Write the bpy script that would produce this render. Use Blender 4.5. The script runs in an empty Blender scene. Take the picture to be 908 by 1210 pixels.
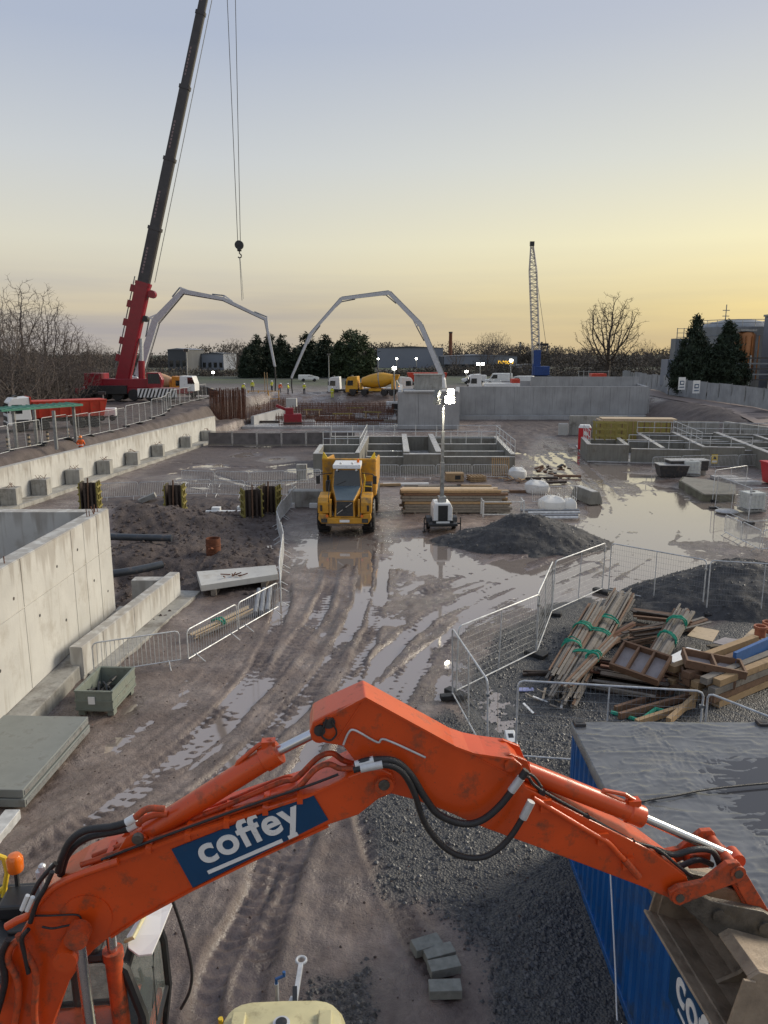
import bpy, bmesh, math, random
import numpy as np
from mathutils import Vector, Matrix
R = math.radians
scene = bpy.context.scene
# ------------------------------------------------------------------ camera
PITCH = R(11.7); CAMH = 9.1; FPX = 905.0
cam_d = bpy.data.cameras.new('camera'); cam = bpy.data.objects.new('camera', cam_d)
scene.collection.objects.link(cam); scene.camera = cam
cam.location = (0, 0, CAMH); cam.rotation_euler = (R(90) - PITCH, 0, 0)
cam_d.sensor_fit = 'VERTICAL'; cam_d.sensor_height = 36.0; cam_d.lens = 36.0 * FPX / 1210.0
cam_d.clip_start = 0.1; cam_d.clip_end = 6000
# ------------------------------------------------------------------ sky and sun (dusk, glow low on the right)
SUN_AZ, SUN_EL = R(62), R(6.0)
world = bpy.data.worlds.new('World'); scene.world = world; world.use_nodes = True
wn = world.node_tree; wn.nodes.clear()
def wnode(t, **k):
    n = wn.nodes.new(t)
    for a_, v_ in k.items(): setattr(n, a_, v_)
    return n
def wlink(a_, b_): wn.links.new(a_, b_)
def wmix(f, a_, b_, mode='MIX'):
    x = wnode('ShaderNodeMix', data_type='RGBA', blend_type=mode)
    for s_, v_ in (('Factor', f), ('A', a_), ('B', b_)):
        if isinstance(v_, (int, float)): x.inputs[s_].default_value = v_
        elif isinstance(v_, tuple): x.inputs[s_].default_value = v_ + (1,)
        else: wlink(v_, x.inputs[s_])
    return x.outputs['Result']
def wramp(x, stops):
    r = wnode('ShaderNodeValToRGB'); wlink(x, r.inputs[0]); el = r.color_ramp.elements
    for i, (ps, c) in enumerate(stops):
        k = el[i] if i < 2 else el.new(ps)
        k.position = ps; k.color = c + (1,)
    return r.outputs[0]
wo = wnode('ShaderNodeOutputWorld'); bg = wnode('ShaderNodeBackground')
sky = wnode('ShaderNodeTexSky', sky_type='NISHITA', sun_disc=False)
sky.sun_elevation = SUN_EL; sky.sun_rotation = SUN_AZ; sky.altitude = 0; sky.air_density = 1.0; sky.dust_density = 1.5; sky.ozone_density = 1.5
tc = wnode('ShaderNodeTexCoord'); sep = wnode('ShaderNodeSeparateXYZ'); wlink(tc.outputs['Generated'], sep.inputs[0])
# thin evening veil: pale and warm low down, lilac blue higher, warmer and brighter towards the hidden sun
veil_e = wramp(sep.outputs[2], [(0.0, (.46, .42, .38)), (1.0, (.35, .41, .54)), (.055, (.60, .52, .39)), (.13, (.68, .65, .54)), (.22, (.58, .60, .61)), (.34, (.42, .47, .58))])
veil_w = wramp(sep.outputs[2], [(0.0, (.68, .50, .21)), (1.0, (.36, .42, .55)), (.055, (.86, .68, .29)), (.13, (.92, .83, .50)), (.22, (.73, .72, .61)), (.36, (.52, .54, .60))])
dt = wnode('ShaderNodeVectorMath', operation='DOT_PRODUCT'); wlink(tc.outputs['Generated'], dt.inputs[0]); dt.inputs[1].default_value = (math.sin(SUN_AZ), math.cos(SUN_AZ), 0)
az = wramp(dt.outputs['Value'], [(.28, (0, 0, 0)), (.95, (1, 1, 1))])
veil = wmix(az, veil_e, veil_w)
# low soft cloud bank by direction
mp = wnode('ShaderNodeMapping'); mp.inputs['Scale'].default_value = (.9, .9, 13.0); wlink(tc.outputs['Generated'], mp.inputs[0])
cn = wnode('ShaderNodeTexNoise'); cn.inputs['Scale'].default_value = 2.4; cn.inputs['Detail'].default_value = 5; wlink(mp.outputs[0], cn.inputs[0])
cr = wramp(cn.outputs[0], [(.40, (0, 0, 0)), (.62, (1, 1, 1))])
er = wramp(sep.outputs[2], [(0.0, (.6, .6, .6)), (.13, (0, 0, 0)), (.035, (1, 1, 1)), (.07, (.6, .6, .6))])
cm = wmix(1.0, cr, er, 'MULTIPLY')
veil = wmix(wmix(az, cm, wmix(1.0, cm, (.35, .35, .35), 'MULTIPLY')), veil, wmix(1.0, veil, (.72, .76, .95), 'MULTIPLY'))
nis = wmix(1.0, sky.outputs[0], (.10, .10, .10), 'MULTIPLY')
both = wmix(1.0, wmix(1.0, veil, (6.7, 6.7, 6.7), 'MULTIPLY'), nis, 'ADD')
wlink(both, bg.inputs[0]); wlink(bg.outputs[0], wo.inputs[0])
bg.inputs[1].default_value = 0.12
sun_d = bpy.data.lights.new('sun', 'SUN'); sun = bpy.data.objects.new('sun', sun_d); scene.collection.objects.link(sun)
sdir = Vector((math.sin(SUN_AZ) * math.cos(R(24)), math.cos(SUN_AZ) * math.cos(R(24)), math.sin(R(24))))
sun.rotation_euler = sdir.to_track_quat('Z', 'Y').to_euler()
sun_d.energy = 2.6; sun_d.angle = R(24); sun_d.color = (1.0, .90, .74)
scene.view_settings.view_transform = 'Standard'; scene.view_settings.look = 'None'
scene.view_settings.exposure = 0.32; scene.view_settings.gamma = 1.0; scene.view_settings.use_curve_mapping = False
scene.cycles.max_bounces = 6; scene.cycles.transparent_max_bounces = 8
scene.cycles.use_denoising = True
random.seed(7); RNG = np.random.default_rng(11)
COL = scene.collection
# ------------------------------------------------------------------ helpers
def ray(px, py):
    u = (px - 454) / FPX; v = (605 - py) / FPX
    return Vector((u, math.cos(PITCH) + v * math.sin(PITCH), -math.sin(PITCH) + v * math.cos(PITCH)))
def G(px, py, z=0.0):                       # point of the level z seen at a photograph pixel
    d = ray(px, py); t = (z - CAMH) / d.z
    return Vector((d.x * t, d.y * t, z))
def GD(px, py, D):                          # point at depth D metres along the view axis
    return Vector((0, 0, CAMH)) + ray(px, py) * D
def col_of(n): return COL
def tag(o, label=None, cat=None, group=None, kind=None):
    if label: o['label'] = label
    if cat: o['category'] = cat
    if group: o['group'] = group
    if kind: o['kind'] = kind
    return o
def empty(name, loc=(0, 0, 0), rz=0.0):
    o = bpy.data.objects.new(name, None); COL.objects.link(o)
    o.location = loc; o.rotation_euler = (0, 0, rz); o.empty_display_size = .2
    return o
def thing(name, label, cat, loc=(0, 0, 0), rz=0.0, group=None):
    return tag(empty(name, loc, rz), label, cat, group)
CH = {}
def copy_tree(o, parent=None):
    c = o.copy(); COL.objects.link(c)
    if parent is not None: c.parent = parent
    for ch in list(o.children): copy_tree(ch, c)
    return c
class MB:
    def __init__(s): s.v = []; s.f = []; s.m = []; s.mi = 0
    def add(s, vs, fs):
        b = len(s.v); s.v.extend([tuple(p) for p in vs]); s.f.extend([tuple(i + b for i in f) for f in fs]); s.m.extend([s.mi] * len(fs)); return s
    def box(s, c, d, rz=0.0, M=None):
        x, y, z = d[0] / 2, d[1] / 2, d[2] / 2
        vs = [Vector((i * x, j * y, k * z)) for k in (-1, 1) for j in (-1, 1) for i in (-1, 1)]
        if rz: r = Matrix.Rotation(rz, 3, 'Z'); vs = [r @ v for v in vs]
        if M is not None: vs = [M @ v for v in vs]
        c = Vector(c); vs = [v + c for v in vs]
        return s.add(vs, [(0, 2, 3, 1), (4, 5, 7, 6), (0, 1, 5, 4), (2, 6, 7, 3), (0, 4, 6, 2), (1, 3, 7, 5)])
    def bar(s, p, q, w, h, up=(0, 0, 1)):
        p = Vector(p); q = Vector(q); d = (q - p).normalized(); up = Vector(up)
        if abs(d.dot(up)) > .99: up = Vector((0, 1, 0)) if abs(d.y) < .9 else Vector((1, 0, 0))
        sd = d.cross(up).normalized(); u = sd.cross(d)
        vs = []
        for b in (p, q):
            for j in (-1, 1):
                for i in (-1, 1): vs.append(b + sd * (i * w / 2) + u * (j * h / 2))
        return s.add(vs, [(0, 2, 3, 1), (4, 5, 7, 6), (0, 1, 5, 4), (2, 6, 7, 3), (0, 4, 6, 2), (1, 3, 7, 5)])
    def loops(s, rings, closed=True, caps=True):
        n = len(rings[0]); fs = []; vs = [p for r in rings for p in r]
        for i in range(len(rings) - 1):
            for j in range(n if closed else n - 1):
                a = i * n + j; b = i * n + (j + 1) % n
                fs.append((a, b, b + n, a + n))
        if caps and n > 2:
            fs.append(tuple(range(n - 1, -1, -1))); k = (len(rings) - 1) * n; fs.append(tuple(range(k, k + n)))
        return s.add(vs, fs)
    def tube(s, pts, r, n=8, caps=True):
        pts = [Vector(p) for p in pts]; m = len(pts)
        rs = r if isinstance(r, (list, tuple)) else [r] * m
        t0 = (pts[1] - pts[0]).normalized(); ref = Vector((0, 0, 1)) if abs(t0.z) < .9 else Vector((1, 0, 0))
        u = t0.cross(ref).normalized(); rings = []
        for i in range(m):
            if i == 0: t = t0
            elif i == m - 1: t = (pts[i] - pts[i - 1]).normalized()
            else: t = ((pts[i + 1] - pts[i]).normalized() + (pts[i] - pts[i - 1]).normalized()).normalized()
            u = (u - t * u.dot(t)).normalized(); w = t.cross(u)
            rings.append([pts[i] + (u * math.cos(2 * math.pi * j / n) + w * math.sin(2 * math.pi * j / n)) * rs[i] for j in range(n)])
        return s.loops(rings, True, caps)
    def prism(s, out, a, b, f):             # 2-D outline swept between offsets a and b; f(p, off) -> 3-D
        return s.loops([[f(p, a) for p in out], [f(p, b) for p in out]])
    def lathe(s, prof, c=(0, 0, 0), axis='Z', n=16, M=None):
        c = Vector(c); rings = []
        for r, h in prof:
            ring = []
            for j in range(n):
                a = 2 * math.pi * j / n; x, y = r * math.cos(a), r * math.sin(a)
                p = Vector((x, y, h)) if axis == 'Z' else Vector((h, x, y)) if axis == 'X' else Vector((y, h, x))
                if M is not None: p = M @ p
                ring.append(p + c)
            rings.append(ring)
        return s.loops(rings)
    def build(s, name, mat, parent=None, loc=None, bevel=0, smooth=False, seg=2):
        me = bpy.data.meshes.new(name); me.from_pydata(s.v, [], s.f)
        mats = mat if isinstance(mat, (list, tuple)) else [mat]
        for m in mats: me.materials.append(m)
        if len(mats) > 1: me.polygons.foreach_set('material_index', s.m)
        bm = bmesh.new(); bm.from_mesh(me); bmesh.ops.recalc_face_normals(bm, faces=bm.faces); bm.to_mesh(me); bm.free()
        if smooth: 
            me.polygons.foreach_set('use_smooth', [True] * len(me.polygons))
            try: me.set_sharp_from_angle(angle=R(38))
            except Exception: pass
        o = bpy.data.objects.new(name, me); COL.objects.link(o)
        if parent is not None: o.parent = parent
        if loc is not None: o.location = loc
        if bevel:
            b = o.modifiers.new('bevel', 'BEVEL'); b.width = bevel; b.segments = seg; b.limit_method = 'ANGLE'; b.angle_limit = R(40)
        return o
def obj(name, bm_, mat, parent=None, **k): return bm_.build(name, mat, parent, **k)
def share(name, me, parent=None, loc=(0, 0, 0), rot=(0, 0, 0), scale=(1, 1, 1)):
    o = bpy.data.objects.new(name, me); COL.objects.link(o); o.parent = parent
    o.location = loc; o.rotation_euler = rot; o.scale = scale
    return o
def unit_box(name, mat, bevel=.06):
    bm = bmesh.new(); bmesh.ops.create_cube(bm, size=1.0); me = bpy.data.meshes.new(name); bm.to_mesh(me); bm.free(); me.materials.append(mat); return me
# numpy value noise
_perm = np.random.default_rng(3).random((256, 256)).astype(np.float32)
def vnoise(x, y):
    xi = np.floor(x).astype(np.int64); yi = np.floor(y).astype(np.int64); fx = x - xi; fy = y - yi
    fx = fx * fx * (3 - 2 * fx); fy = fy * fy * (3 - 2 * fy)
    a = _perm[xi & 255, yi & 255]; b = _perm[(xi + 1) & 255, yi & 255]; c = _perm[xi & 255, (yi + 1) & 255]; d = _perm[(xi + 1) & 255, (yi + 1) & 255]
    return (a * (1 - fx) + b * fx) * (1 - fy) + (c * (1 - fx) + d * fx) * fy - .5
def fbm(x, y, o=4, g=.5):
    r = 0; a = 1.0; f = 1.0
    for i in range(o): r = r + a * vnoise(x * f + 17.3 * i, y * f + 9.1 * i); a *= g; f *= 2.03
    return r
def sstep(a, b, x):
    t = np.clip((x - a) / (b - a), 0, 1); return t * t * (3 - 2 * t)
# ------------------------------------------------------------------ materials
MATS = {}
def mk(name, col, rough=.6, metal=0.0, var=.18, scale=3.0, bump=0.0, bscale=40.0, dirt=None, streak=None, coat=0.0, spec=.5, coord='pos', rvar=.1, emit=None, fine=None):
    """plain procedural surface: colour with cloudy variation, optional dirt patches (colour, amount, scale), rain streaks and fine bump"""
    m = bpy.data.materials.new(name); m.use_nodes = True; nt = m.node_tree; N = nt.nodes; L = nt.links
    p = N['Principled BSDF']; p.inputs['Roughness'].default_value = rough; p.inputs['Metallic'].default_value = metal
    p.inputs['Specular IOR Level'].default_value = spec; p.inputs['Coat Weight'].default_value = coat
    if coord == 'pos': g = N.new('ShaderNodeNewGeometry').outputs['Position']
    else: g = N.new('ShaderNodeTexCoord').outputs['Object']
    def noise(sc, det=4, vec=None, rgh=.55):
        n = N.new('ShaderNodeTexNoise'); n.inputs['Scale'].default_value = sc; n.inputs['Detail'].default_value = det; n.inputs['Roughness'].default_value = rgh
        L.new(vec if vec is not None else g, n.inputs['Vector']); return n.outputs[0]
    def ramp(x, a, b, c0=(0, 0, 0, 1), c1=(1, 1, 1, 1)):
        r = N.new('ShaderNodeValToRGB'); L.new(x, r.inputs[0]); r.color_ramp.elements[0].position = a; r.color_ramp.elements[1].position = b
        r.color_ramp.elements[0].color = c0; r.color_ramp.elements[1].color = c1; return r.outputs[0]
    def mix(f, a, b, mode='MIX'):
        x = N.new('ShaderNodeMix'); x.data_type = 'RGBA'; x.blend_type = mode
        for s_, v_ in (('Factor', f), ('A', a), ('B', b)):
            if isinstance(v_, (int, float)): x.inputs[s_].default_value = v_
            elif isinstance(v_, tuple): x.inputs[s_].default_value = v_ if len(v_) == 4 else v_ + (1,)
            else: L.new(v_, x.inputs[s_])
        return x.outputs['Result']
    c = tuple(col) + (1,)
    lo = tuple(max(0, x * (1 - var)) for x in col) + (1,); hi = tuple(min(1, x * (1 + var)) for x in col) + (1,)
    n1 = noise(scale, 6); out = ramp(n1, .3, .7, lo, hi)
    if streak:
        mpn = N.new('ShaderNodeMapping'); mpn.inputs['Scale'].default_value = (3.2, 3.2, .22); L.new(g, mpn.inputs[0])
        f = ramp(noise(1.6, 5, mpn.outputs[0], .65), streak[2] if len(streak) > 2 else .5, .72)
        mm = N.new('ShaderNodeMath'); mm.operation = 'MULTIPLY'; L.new(f, mm.inputs[0]); mm.inputs[1].default_value = streak[1]
        out = mix(mm.outputs[0], out, tuple(streak[0]))
    if dirt:
        f = ramp(noise(dirt[2], 7, None, .68), .62 - .3 * dirt[1], .78 - .22 * dirt[1])
        out = mix(f, out, tuple(dirt[0]))
        rr = mix(f, (rough,) * 3, (min(1, rough + .35),) * 3); L.new(rr, p.inputs['Roughness'])
    elif rvar:
        L.new(ramp(noise(scale * 2.3, 4), .25, .75, (max(0, rough - rvar),) * 3 + (1,), (min(1, rough + rvar),) * 3 + (1,)), p.inputs['Roughness'])
    if fine:
        f = ramp(noise(46, 3, None, .7), .66 - .1 * fine[1], .74 - .1 * fine[1]); f2 = ramp(noise(2.2, 4), .42, .62); f3 = N.new('ShaderNodeMath'); f3.operation = 'MULTIPLY'; L.new(f, f3.inputs[0]); L.new(f2, f3.inputs[1]); out = mix(f3.outputs[0], out, tuple(fine[0]))
    L.new(out, p.inputs['Base Color'])
    if bump:
        b = N.new('ShaderNodeBump'); b.inputs['Strength'].default_value = bump; b.inputs['Distance'].default_value = .02
        L.new(noise(bscale, 5, None, .6), b.inputs['Height']); L.new(b.outputs[0], p.inputs['Normal'])
    if emit: p.inputs['Emission Color'].default_value = tuple(emit[0]) + (1,); p.inputs['Emission Strength'].default_value = emit[1]
    MATS[name] = m; return m
MUDC = (.14, .105, .085)
M = dict(
 concrete=mk('concrete', (.50, .492, .46), .8, var=.12, scale=.7, bump=.25, bscale=14, streak=((.33, .30, .25), .6, .55), dirt=((.38, .355, .31), .25, .9)),
 concrete_old=mk('concrete_old', (.34, .33, .30), .8, var=.22, scale=.9, bump=.3, bscale=12, streak=((.13, .125, .115), .6, .48), dirt=((.13, .11, .09), .35, .7)),
 concrete_grey=mk('concrete_grey', (.35, .35, .35), .75, var=.16, scale=.5, bump=.2, bscale=10, streak=((.22, .215, .21), .6, .5)),
 concrete_wet=mk('concrete_wet', (.42, .41, .40), .3, var=.2, scale=1.2, bump=.1, rvar=.2),
 block=mk('block', (.22, .225, .20), .9, var=.2, scale=9, bump=.5, bscale=60),
 galv=mk('galvanised', (.56, .57, .57), .5, .3, var=.25, scale=6, rvar=.12),
 galv_dull=mk('galvanised_dull', (.30, .31, .31), .5, .7, var=.25, scale=4, dirt=(MUDC, .2, 3)),
 steel_rod=mk('chrome_rod', (.62, .63, .65), .26, 1.0, var=.06, rvar=.06),
 steel_dark=mk('dark_steel', (.05, .05, .052), .5, .3, var=.3, scale=6, dirt=(MUDC, .35, 5)),
 orange=mk('orange_paint', (.64, .075, .009), .34, var=.14, scale=1.6, coat=.25, dirt=((.20, .06, .025), .24, 5), spec=.5, fine=((.10, .05, .03), .30)),
 orange_worn=mk('orange_worn', (.52, .075, .018), .5, var=.2, scale=6, dirt=((.14, .06, .035), .5, 9), fine=((.06, .04, .03), .4)),
 blue_sign=mk('blue_sign', (.003, .052, .135), .4, var=.06, scale=5, dirt=((.05, .06, .09), .08, 9)),
 white_sign=mk('white_sign', (.78, .78, .76), .45, var=.05, dirt=((.5, .48, .44), .12, 9)),
 rubber=mk('rubber', (.018, .018, .019), .55, var=.25, scale=8, dirt=((.09, .07, .06), .2, 8)),
 hose=mk('hose_rubber', (.022, .022, .024), .38, var=.2, scale=20, bump=.4, bscale=120),
 black=mk('black_plastic', (.02, .021, .023), .42, var=.2, scale=5, dirt=((.07, .065, .06), .15, 6)),
 glass=mk('dark_glass', (.018, .022, .024), .06, var=.2, scale=2, rvar=.03, spec=.8),
 bucket=mk('muddy_bucket', (.27, .21, .15), .62, .15, var=.35, scale=4, bump=.5, bscale=22, dirt=((.36, .285, .205), .5, 3)),
 hitch=mk('dirty_hitch_steel', (.12, .11, .095), .45, .5, var=.4, scale=7, bump=.4, bscale=30, dirt=((.16, .13, .09), .4, 6)),
 cabin=mk('blue_cabin_paint', (.006, .09, .30), .38, var=.16, scale=1.2, coat=.15, dirt=((.035, .07, .13), .3, 1.6), streak=((.02, .055, .14), .6, .55), fine=((.06, .05, .05), .25)),
 sheet=mk('black_polythene', (.12, .122, .125), .24, var=.3, scale=2.0, rvar=.12, spec=.9, dirt=((.16, .155, .145), .2, 1.2)),
 cream=mk('cream_canopy', (.58, .53, .30), .4, var=.1, scale=4, dirt=((.35, .30, .17), .25, 5)),
 yellow=mk('yellow_paint', (.62, .30, .015), .42, var=.14, scale=3, dirt=((.24, .16, .07), .3, 2.2)),
 yellow_truck=mk('yellow_truck_paint', (.55, .27, .02), .45, var=.16, scale=2, dirt=((.20, .14, .08), .42, 1.6), fine=((.12, .09, .06), .4)),
 mixer=mk('mixer_yellow', (.62, .32, .02), .4, var=.12, scale=2, dirt=((.3, .2, .08), .2, 1)),
 mixer_orange=mk('mixer_orange', (.66, .25, .03), .4, var=.12, scale=2),
 drum_tan=mk('mixer_drum_tan', (.55, .32, .17), .5, var=.14, scale=2),
 white_paint=mk('white_paint', (.74, .74, .73), .4, var=.06, scale=2, dirt=((.42, .40, .36), .16, 2)),
 red=mk('red_paint', (.25, .006, .018), .38, var=.12, scale=2, coat=.2),
 red_tip=mk('red_tipper', (.50, .045, .02), .5, var=.15, scale=2, dirt=((.25, .1, .05), .2, 2)),
 red_plastic=mk('red_plastic', (.50, .012, .02), .4, var=.08, scale=3),
 boom_dark=mk('dark_grey_boom', (.045, .042, .045), .45, var=.2, scale=1),
 green=mk('green_roof', (.055, .21, .15), .5, var=.15, scale=2),
 green_rope=mk('green_webbing', (.012, .27, .17), .7, var=.25, scale=12),
 timber=mk('timber', (.36, .24, .125), .75, var=.25, scale=3, dirt=((.2, .14, .085), .35, 3)),
 timber_grey=mk('weathered_timber', (.215, .19, .16), .85, var=.3, scale=5, dirt=((.09, .075, .06), .3, 5)),
 timber_brown=mk('brown_timber', (.17, .095, .055), .75, var=.3, scale=5, dirt=((.09, .055, .035), .3, 5)),
 ply=mk('plywood', (.52, .40, .26), .6, var=.12, scale=3, dirt=((.3, .22, .15), .2, 3)),
 ply_face=mk('coated_ply', (.34, .30, .29), .45, var=.15, scale=3, dirt=((.2, .17, .15), .2, 3)),
 rust=mk('rust', (.16, .055, .025), .9, var=.35, scale=6, bump=.3),
 rebar=mk('rebar', (.13, .055, .032), .85, var=.35, scale=4),
 dark_wood=mk('dark_wet_timber', (.045, .03, .022), .6, var=.35, scale=6),
 formwork=mk('formwork_yellow', (.26, .215, .05), .6, var=.25, scale=3, dirt=((.2, .18, .08), .3, 3)),
 bag=mk('white_bulk_bag', (.66, .65, .62), .75, var=.1, scale=3, bump=.4, bscale=9, dirt=((.4, .37, .33), .2, 3)),
 blue_ply=mk('blue_painted_board', (.03, .11, .30), .5, var=.15, scale=4),
 bark=mk('bark', (.055, .043, .034), .9, var=.3, scale=3),
 bark_far=mk('winter_twigs', (.125, .102, .088), .9, var=.3, scale=.4),
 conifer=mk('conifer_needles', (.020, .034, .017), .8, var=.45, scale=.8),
 conifer_lit=mk('conifer_lit_green', (.038, .058, .022), .8, var=.4, scale=.6),  # lighter copy of conifer: light on the broad tree put into its colour
 scrub=mk('winter_scrub', (.085, .072, .058), .9, var=.5, scale=.12),
 grass=mk('grass', (.055, .075, .025), .9, var=.4, scale=.3),
 shed=mk('far_shed_grey', (.20, .22, .26), .6, var=.08, scale=.1),
 shed_dark=mk('far_shed_dark', (.06, .065, .075), .6, var=.2, scale=.1),
 tank=mk('steel_silo', (.20, .22, .24), .5, .3, var=.15, scale=.4, streak=((.12, .12, .13), .5, .45)),
 copper=mk('copper_vessel', (.33, .14, .05), .4, .5, var=.2, scale=.6),
 netting=mk('grey_netting', (.30, .31, .32), .8, var=.2, scale=.7, streak=((.2, .2, .2), .6, .45)),
 skin=mk('skin', (.45, .25, .17), .6), hivis=mk('hi_vis_yellow', (.60, .62, .04), .7), hivis_o=mk('hi_vis_orange', (.80, .12, .01), .7), navy=mk('navy_trousers', (.02, .025, .05), .8),
 helmet=mk('helmet_yellow', (.75, .45, .03), .4), helmet_o=mk('helmet_orange', (.75, .2, .02), .4),
 pipe=mk('black_pipe', (.05, .058, .068), .35, var=.2, scale=3, dirt=(MUDC, .2, 3)),
 pipe_grey=mk('grey_pipe', (.26, .27, .29), .45, .2, var=.15, scale=4),
 crane_blue=mk('crane_blue', (.02, .06, .22), .5), lattice=mk('lattice_red_white', (.42, .40, .38), .5, var=.2),
 lamp_on=mk('lamp_glass_lit', (1, 1, 1), .3, var=0, rvar=0, emit=((1.0, .93, .72), 60.0)),
 lamp_far=mk('lamp_glass_lit_far', (1, 1, 1), .3, var=0, rvar=0, emit=((1.0, .97, .85), 30.0)),
 lamp_amber=mk('amber_lamp_lit', (1, .4, .05), .3, var=0, rvar=0, emit=((1.0, .35, .03), 8.0)),
 amber=mk('amber_beacon', (.75, .16, .01), .15, var=.05, coat=.5),
 yrail=mk('yellow_rail', (.75, .52, .04), .4, var=.1),
 ibc=mk('ibc_plastic', (.60, .62, .58), .4, var=.1, scale=3),
 gravel=mk('gravel_stone', (.062, .062, .064), .45, var=.6, scale=11, spec=.5),
 gravel_heap=mk('gravel_heap', (.050, .049, .050), .8, var=.35, scale=7, bump=1.0, bscale=26),
 concrete_dirty=mk('concrete_dirty', (.215, .205, .175), .85, var=.25, scale=.8, bump=.3, bscale=10, streak=((.11, .10, .08), .6, .45), dirt=((.14, .12, .095), .35, .8)),
 mossy=mk('mossy_concrete', (.13, .125, .085), .85, var=.35, scale=1.2, bump=.4, bscale=10, dirt=((.10, .08, .06), .5, 1.0)),
 soil=mk('dark_soil', (.075, .055, .047), .9, var=.4, scale=3, bump=1.0, bscale=9),
)
# ------------------------------------------------------------------ ground
def WX(y): return -23.1 + (y - 45.2) * (4.2 / 36.8)             # line of the long retaining wall
def seg_dist(x, y, pts):
    """distance to a polyline and arc length along it"""
    best = np.full(x.shape, 1e9, np.float32); arc = np.zeros(x.shape, np.float32); side = np.zeros(x.shape, np.float32); s0 = 0.0
    for (ax, ay), (bx, by) in zip(pts[:-1], pts[1:]):
        dx, dy = bx - ax, by - ay; l2 = dx * dx + dy * dy; l = math.sqrt(l2)
        t = np.clip(((x - ax) * dx + (y - ay) * dy) / l2, 0, 1)
        qx = x - (ax + t * dx); qy = y - (ay + t * dy); d = np.sqrt(qx * qx + qy * qy)
        k = d < best; best = np.where(k, d, best); arc = np.where(k, s0 + t * l, arc); side = np.where(k, (qx * -dy + qy * dx) / l, side); s0 += l
    return best, arc, side
def poly_in(x, y, poly, soft):
    ins = np.zeros(x.shape, bool); n = len(poly)
    for i in range(n):
        x1, y1 = poly[i]; x2, y2 = poly[(i + 1) % n]
        c = ((y1 > y) != (y2 > y)) & (x < (x2 - x1) * (y - y1) / (y2 - y1 + 1e-9) + x1); ins ^= c
    d, _, _ = seg_dist(x, y, list(poly) + [poly[0]])
    return sstep(-soft, soft, np.where(ins, d, -d))
def gpoly(pp): return [(G(*p).x, G(*p).y) for p in pp]
def smooth_pts(pts, n=5):
    out = []
    P_ = [pts[0]] + list(pts) + [pts[-1]]
    for i in range(1, len(P_) - 2):
        for k in range(n):
            t = k / n; a, b, c, d = [Vector((*q, 0)) for q in P_[i - 1:i + 3]]
            q = .5 * ((2 * b) + (c - a) * t + (2 * a - 5 * b + 4 * c - d) * t * t + (3 * b - a - 3 * c + d) * t ** 3); out.append((q.x, q.y))
    out.append(tuple(pts[-1])); return out
MOUNDS = [(-12.6, 39.3, 3.6, 2.3, 1.25), (-15.6, 37.4, 2.2, 2.0, .7), (-9.7, 35.0, 1.6, 2.4, .45), (-11.2, 33.2, 3.0, 1.5, .5), (-9.0, 39.0, 2.0, 1.2, .35), (-12.0, 28.6, 2.6, 2.6, -.75), (-9.6, 30.6, 1.3, 2.2, -.5), (-7.0, 33.5, 1.0, 2.4, .2)]
def coarse(x, y):
    z = np.zeros_like(x)
    far = 2.9 * sstep(113, 128, y)
    lw_ = WX(y) - x; left = (1.0 * sstep(.1, .5, lw_) + (1.15 + .85 * sstep(72, 104, y)) * sstep(2.9, 4.2, lw_)) * sstep(24, 30, y)
    left2 = 2.9 * sstep(96, 108, y) * sstep(-24, -30, x)
    right = 2.5 * sstep(35, 41, x) * sstep(68, 96, y)
    z = np.maximum(np.maximum(far, left), np.maximum(left2, right))
    for mx, my, rx, ry, h in MOUNDS:
        q = ((x - mx) / rx) ** 2 + ((y - my) / ry) ** 2; z = z + h * np.exp(-q * 1.1)
    return z
def hz(x, y): return float(coarse(np.array([x], np.float64), np.array([y], np.float64))[0])
RUTS = [  # (photograph trace, half width, depth, tread period)
 ([(398, 650), (386, 700), (345, 770), (270, 850), (150, 940), (20, 1025)], .30, .07, .30),
 ([(432, 650), (428, 705), (392, 780), (330, 860), (220, 950), (120, 1020)], .30, .075, .30),
 ([(455, 660), (440, 740), (405, 820), (350, 920), (310, 1030), (255, 1150), (230, 1230)], .26, .06, .26),
 ([(660, 690), (560, 735), (480, 790), (430, 850), (380, 940), (330, 1060), (290, 1180)], .28, .055, .26),
 ([(600, 690), (510, 730), (440, 790), (390, 850)], .30, .06, .28),
 ([(700, 665), (600, 705), (520, 760), (470, 830), (440, 900)], .30, .055, .28),
 ([(664, 520), (690, 550), (728, 590), (722, 630), (640, 672), (520, 720), (450, 780)], .34, .06, .3),
 ([(640, 522), (668, 552), (700, 590), (690, 632), (610, 665), (500, 700)], .34, .06, .3),
 ([(760, 572), (775, 600), (790, 632), (700, 690)], .34, .05, .3),
 ([(340, 690), (310, 780), (230, 870), (110, 960), (0, 1040)], .28, .05, .28),
 ([(345, 830), (260, 920), (170, 1000), (60, 1090)], .22, .05, .2),
 ([(420, 860), (350, 980), (280, 1090), (235, 1200)], .22, .05, .2),
 ([(480, 640), (520, 665), (560, 680), (640, 690)], .25, .04, .3),
 ([(470, 690), (500, 655), (540, 640)], .22, .04, .3),
 ([(250, 560), (330, 575), (420, 535), (440, 528)], .35, .06, .4), ([(200, 545), (300, 552), (380, 540), (420, 525)], .35, .06, .4),
 ([(560, 1210), (480, 1090), (440, 1000), (425, 930)], .2, .03, .2),
]
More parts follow.
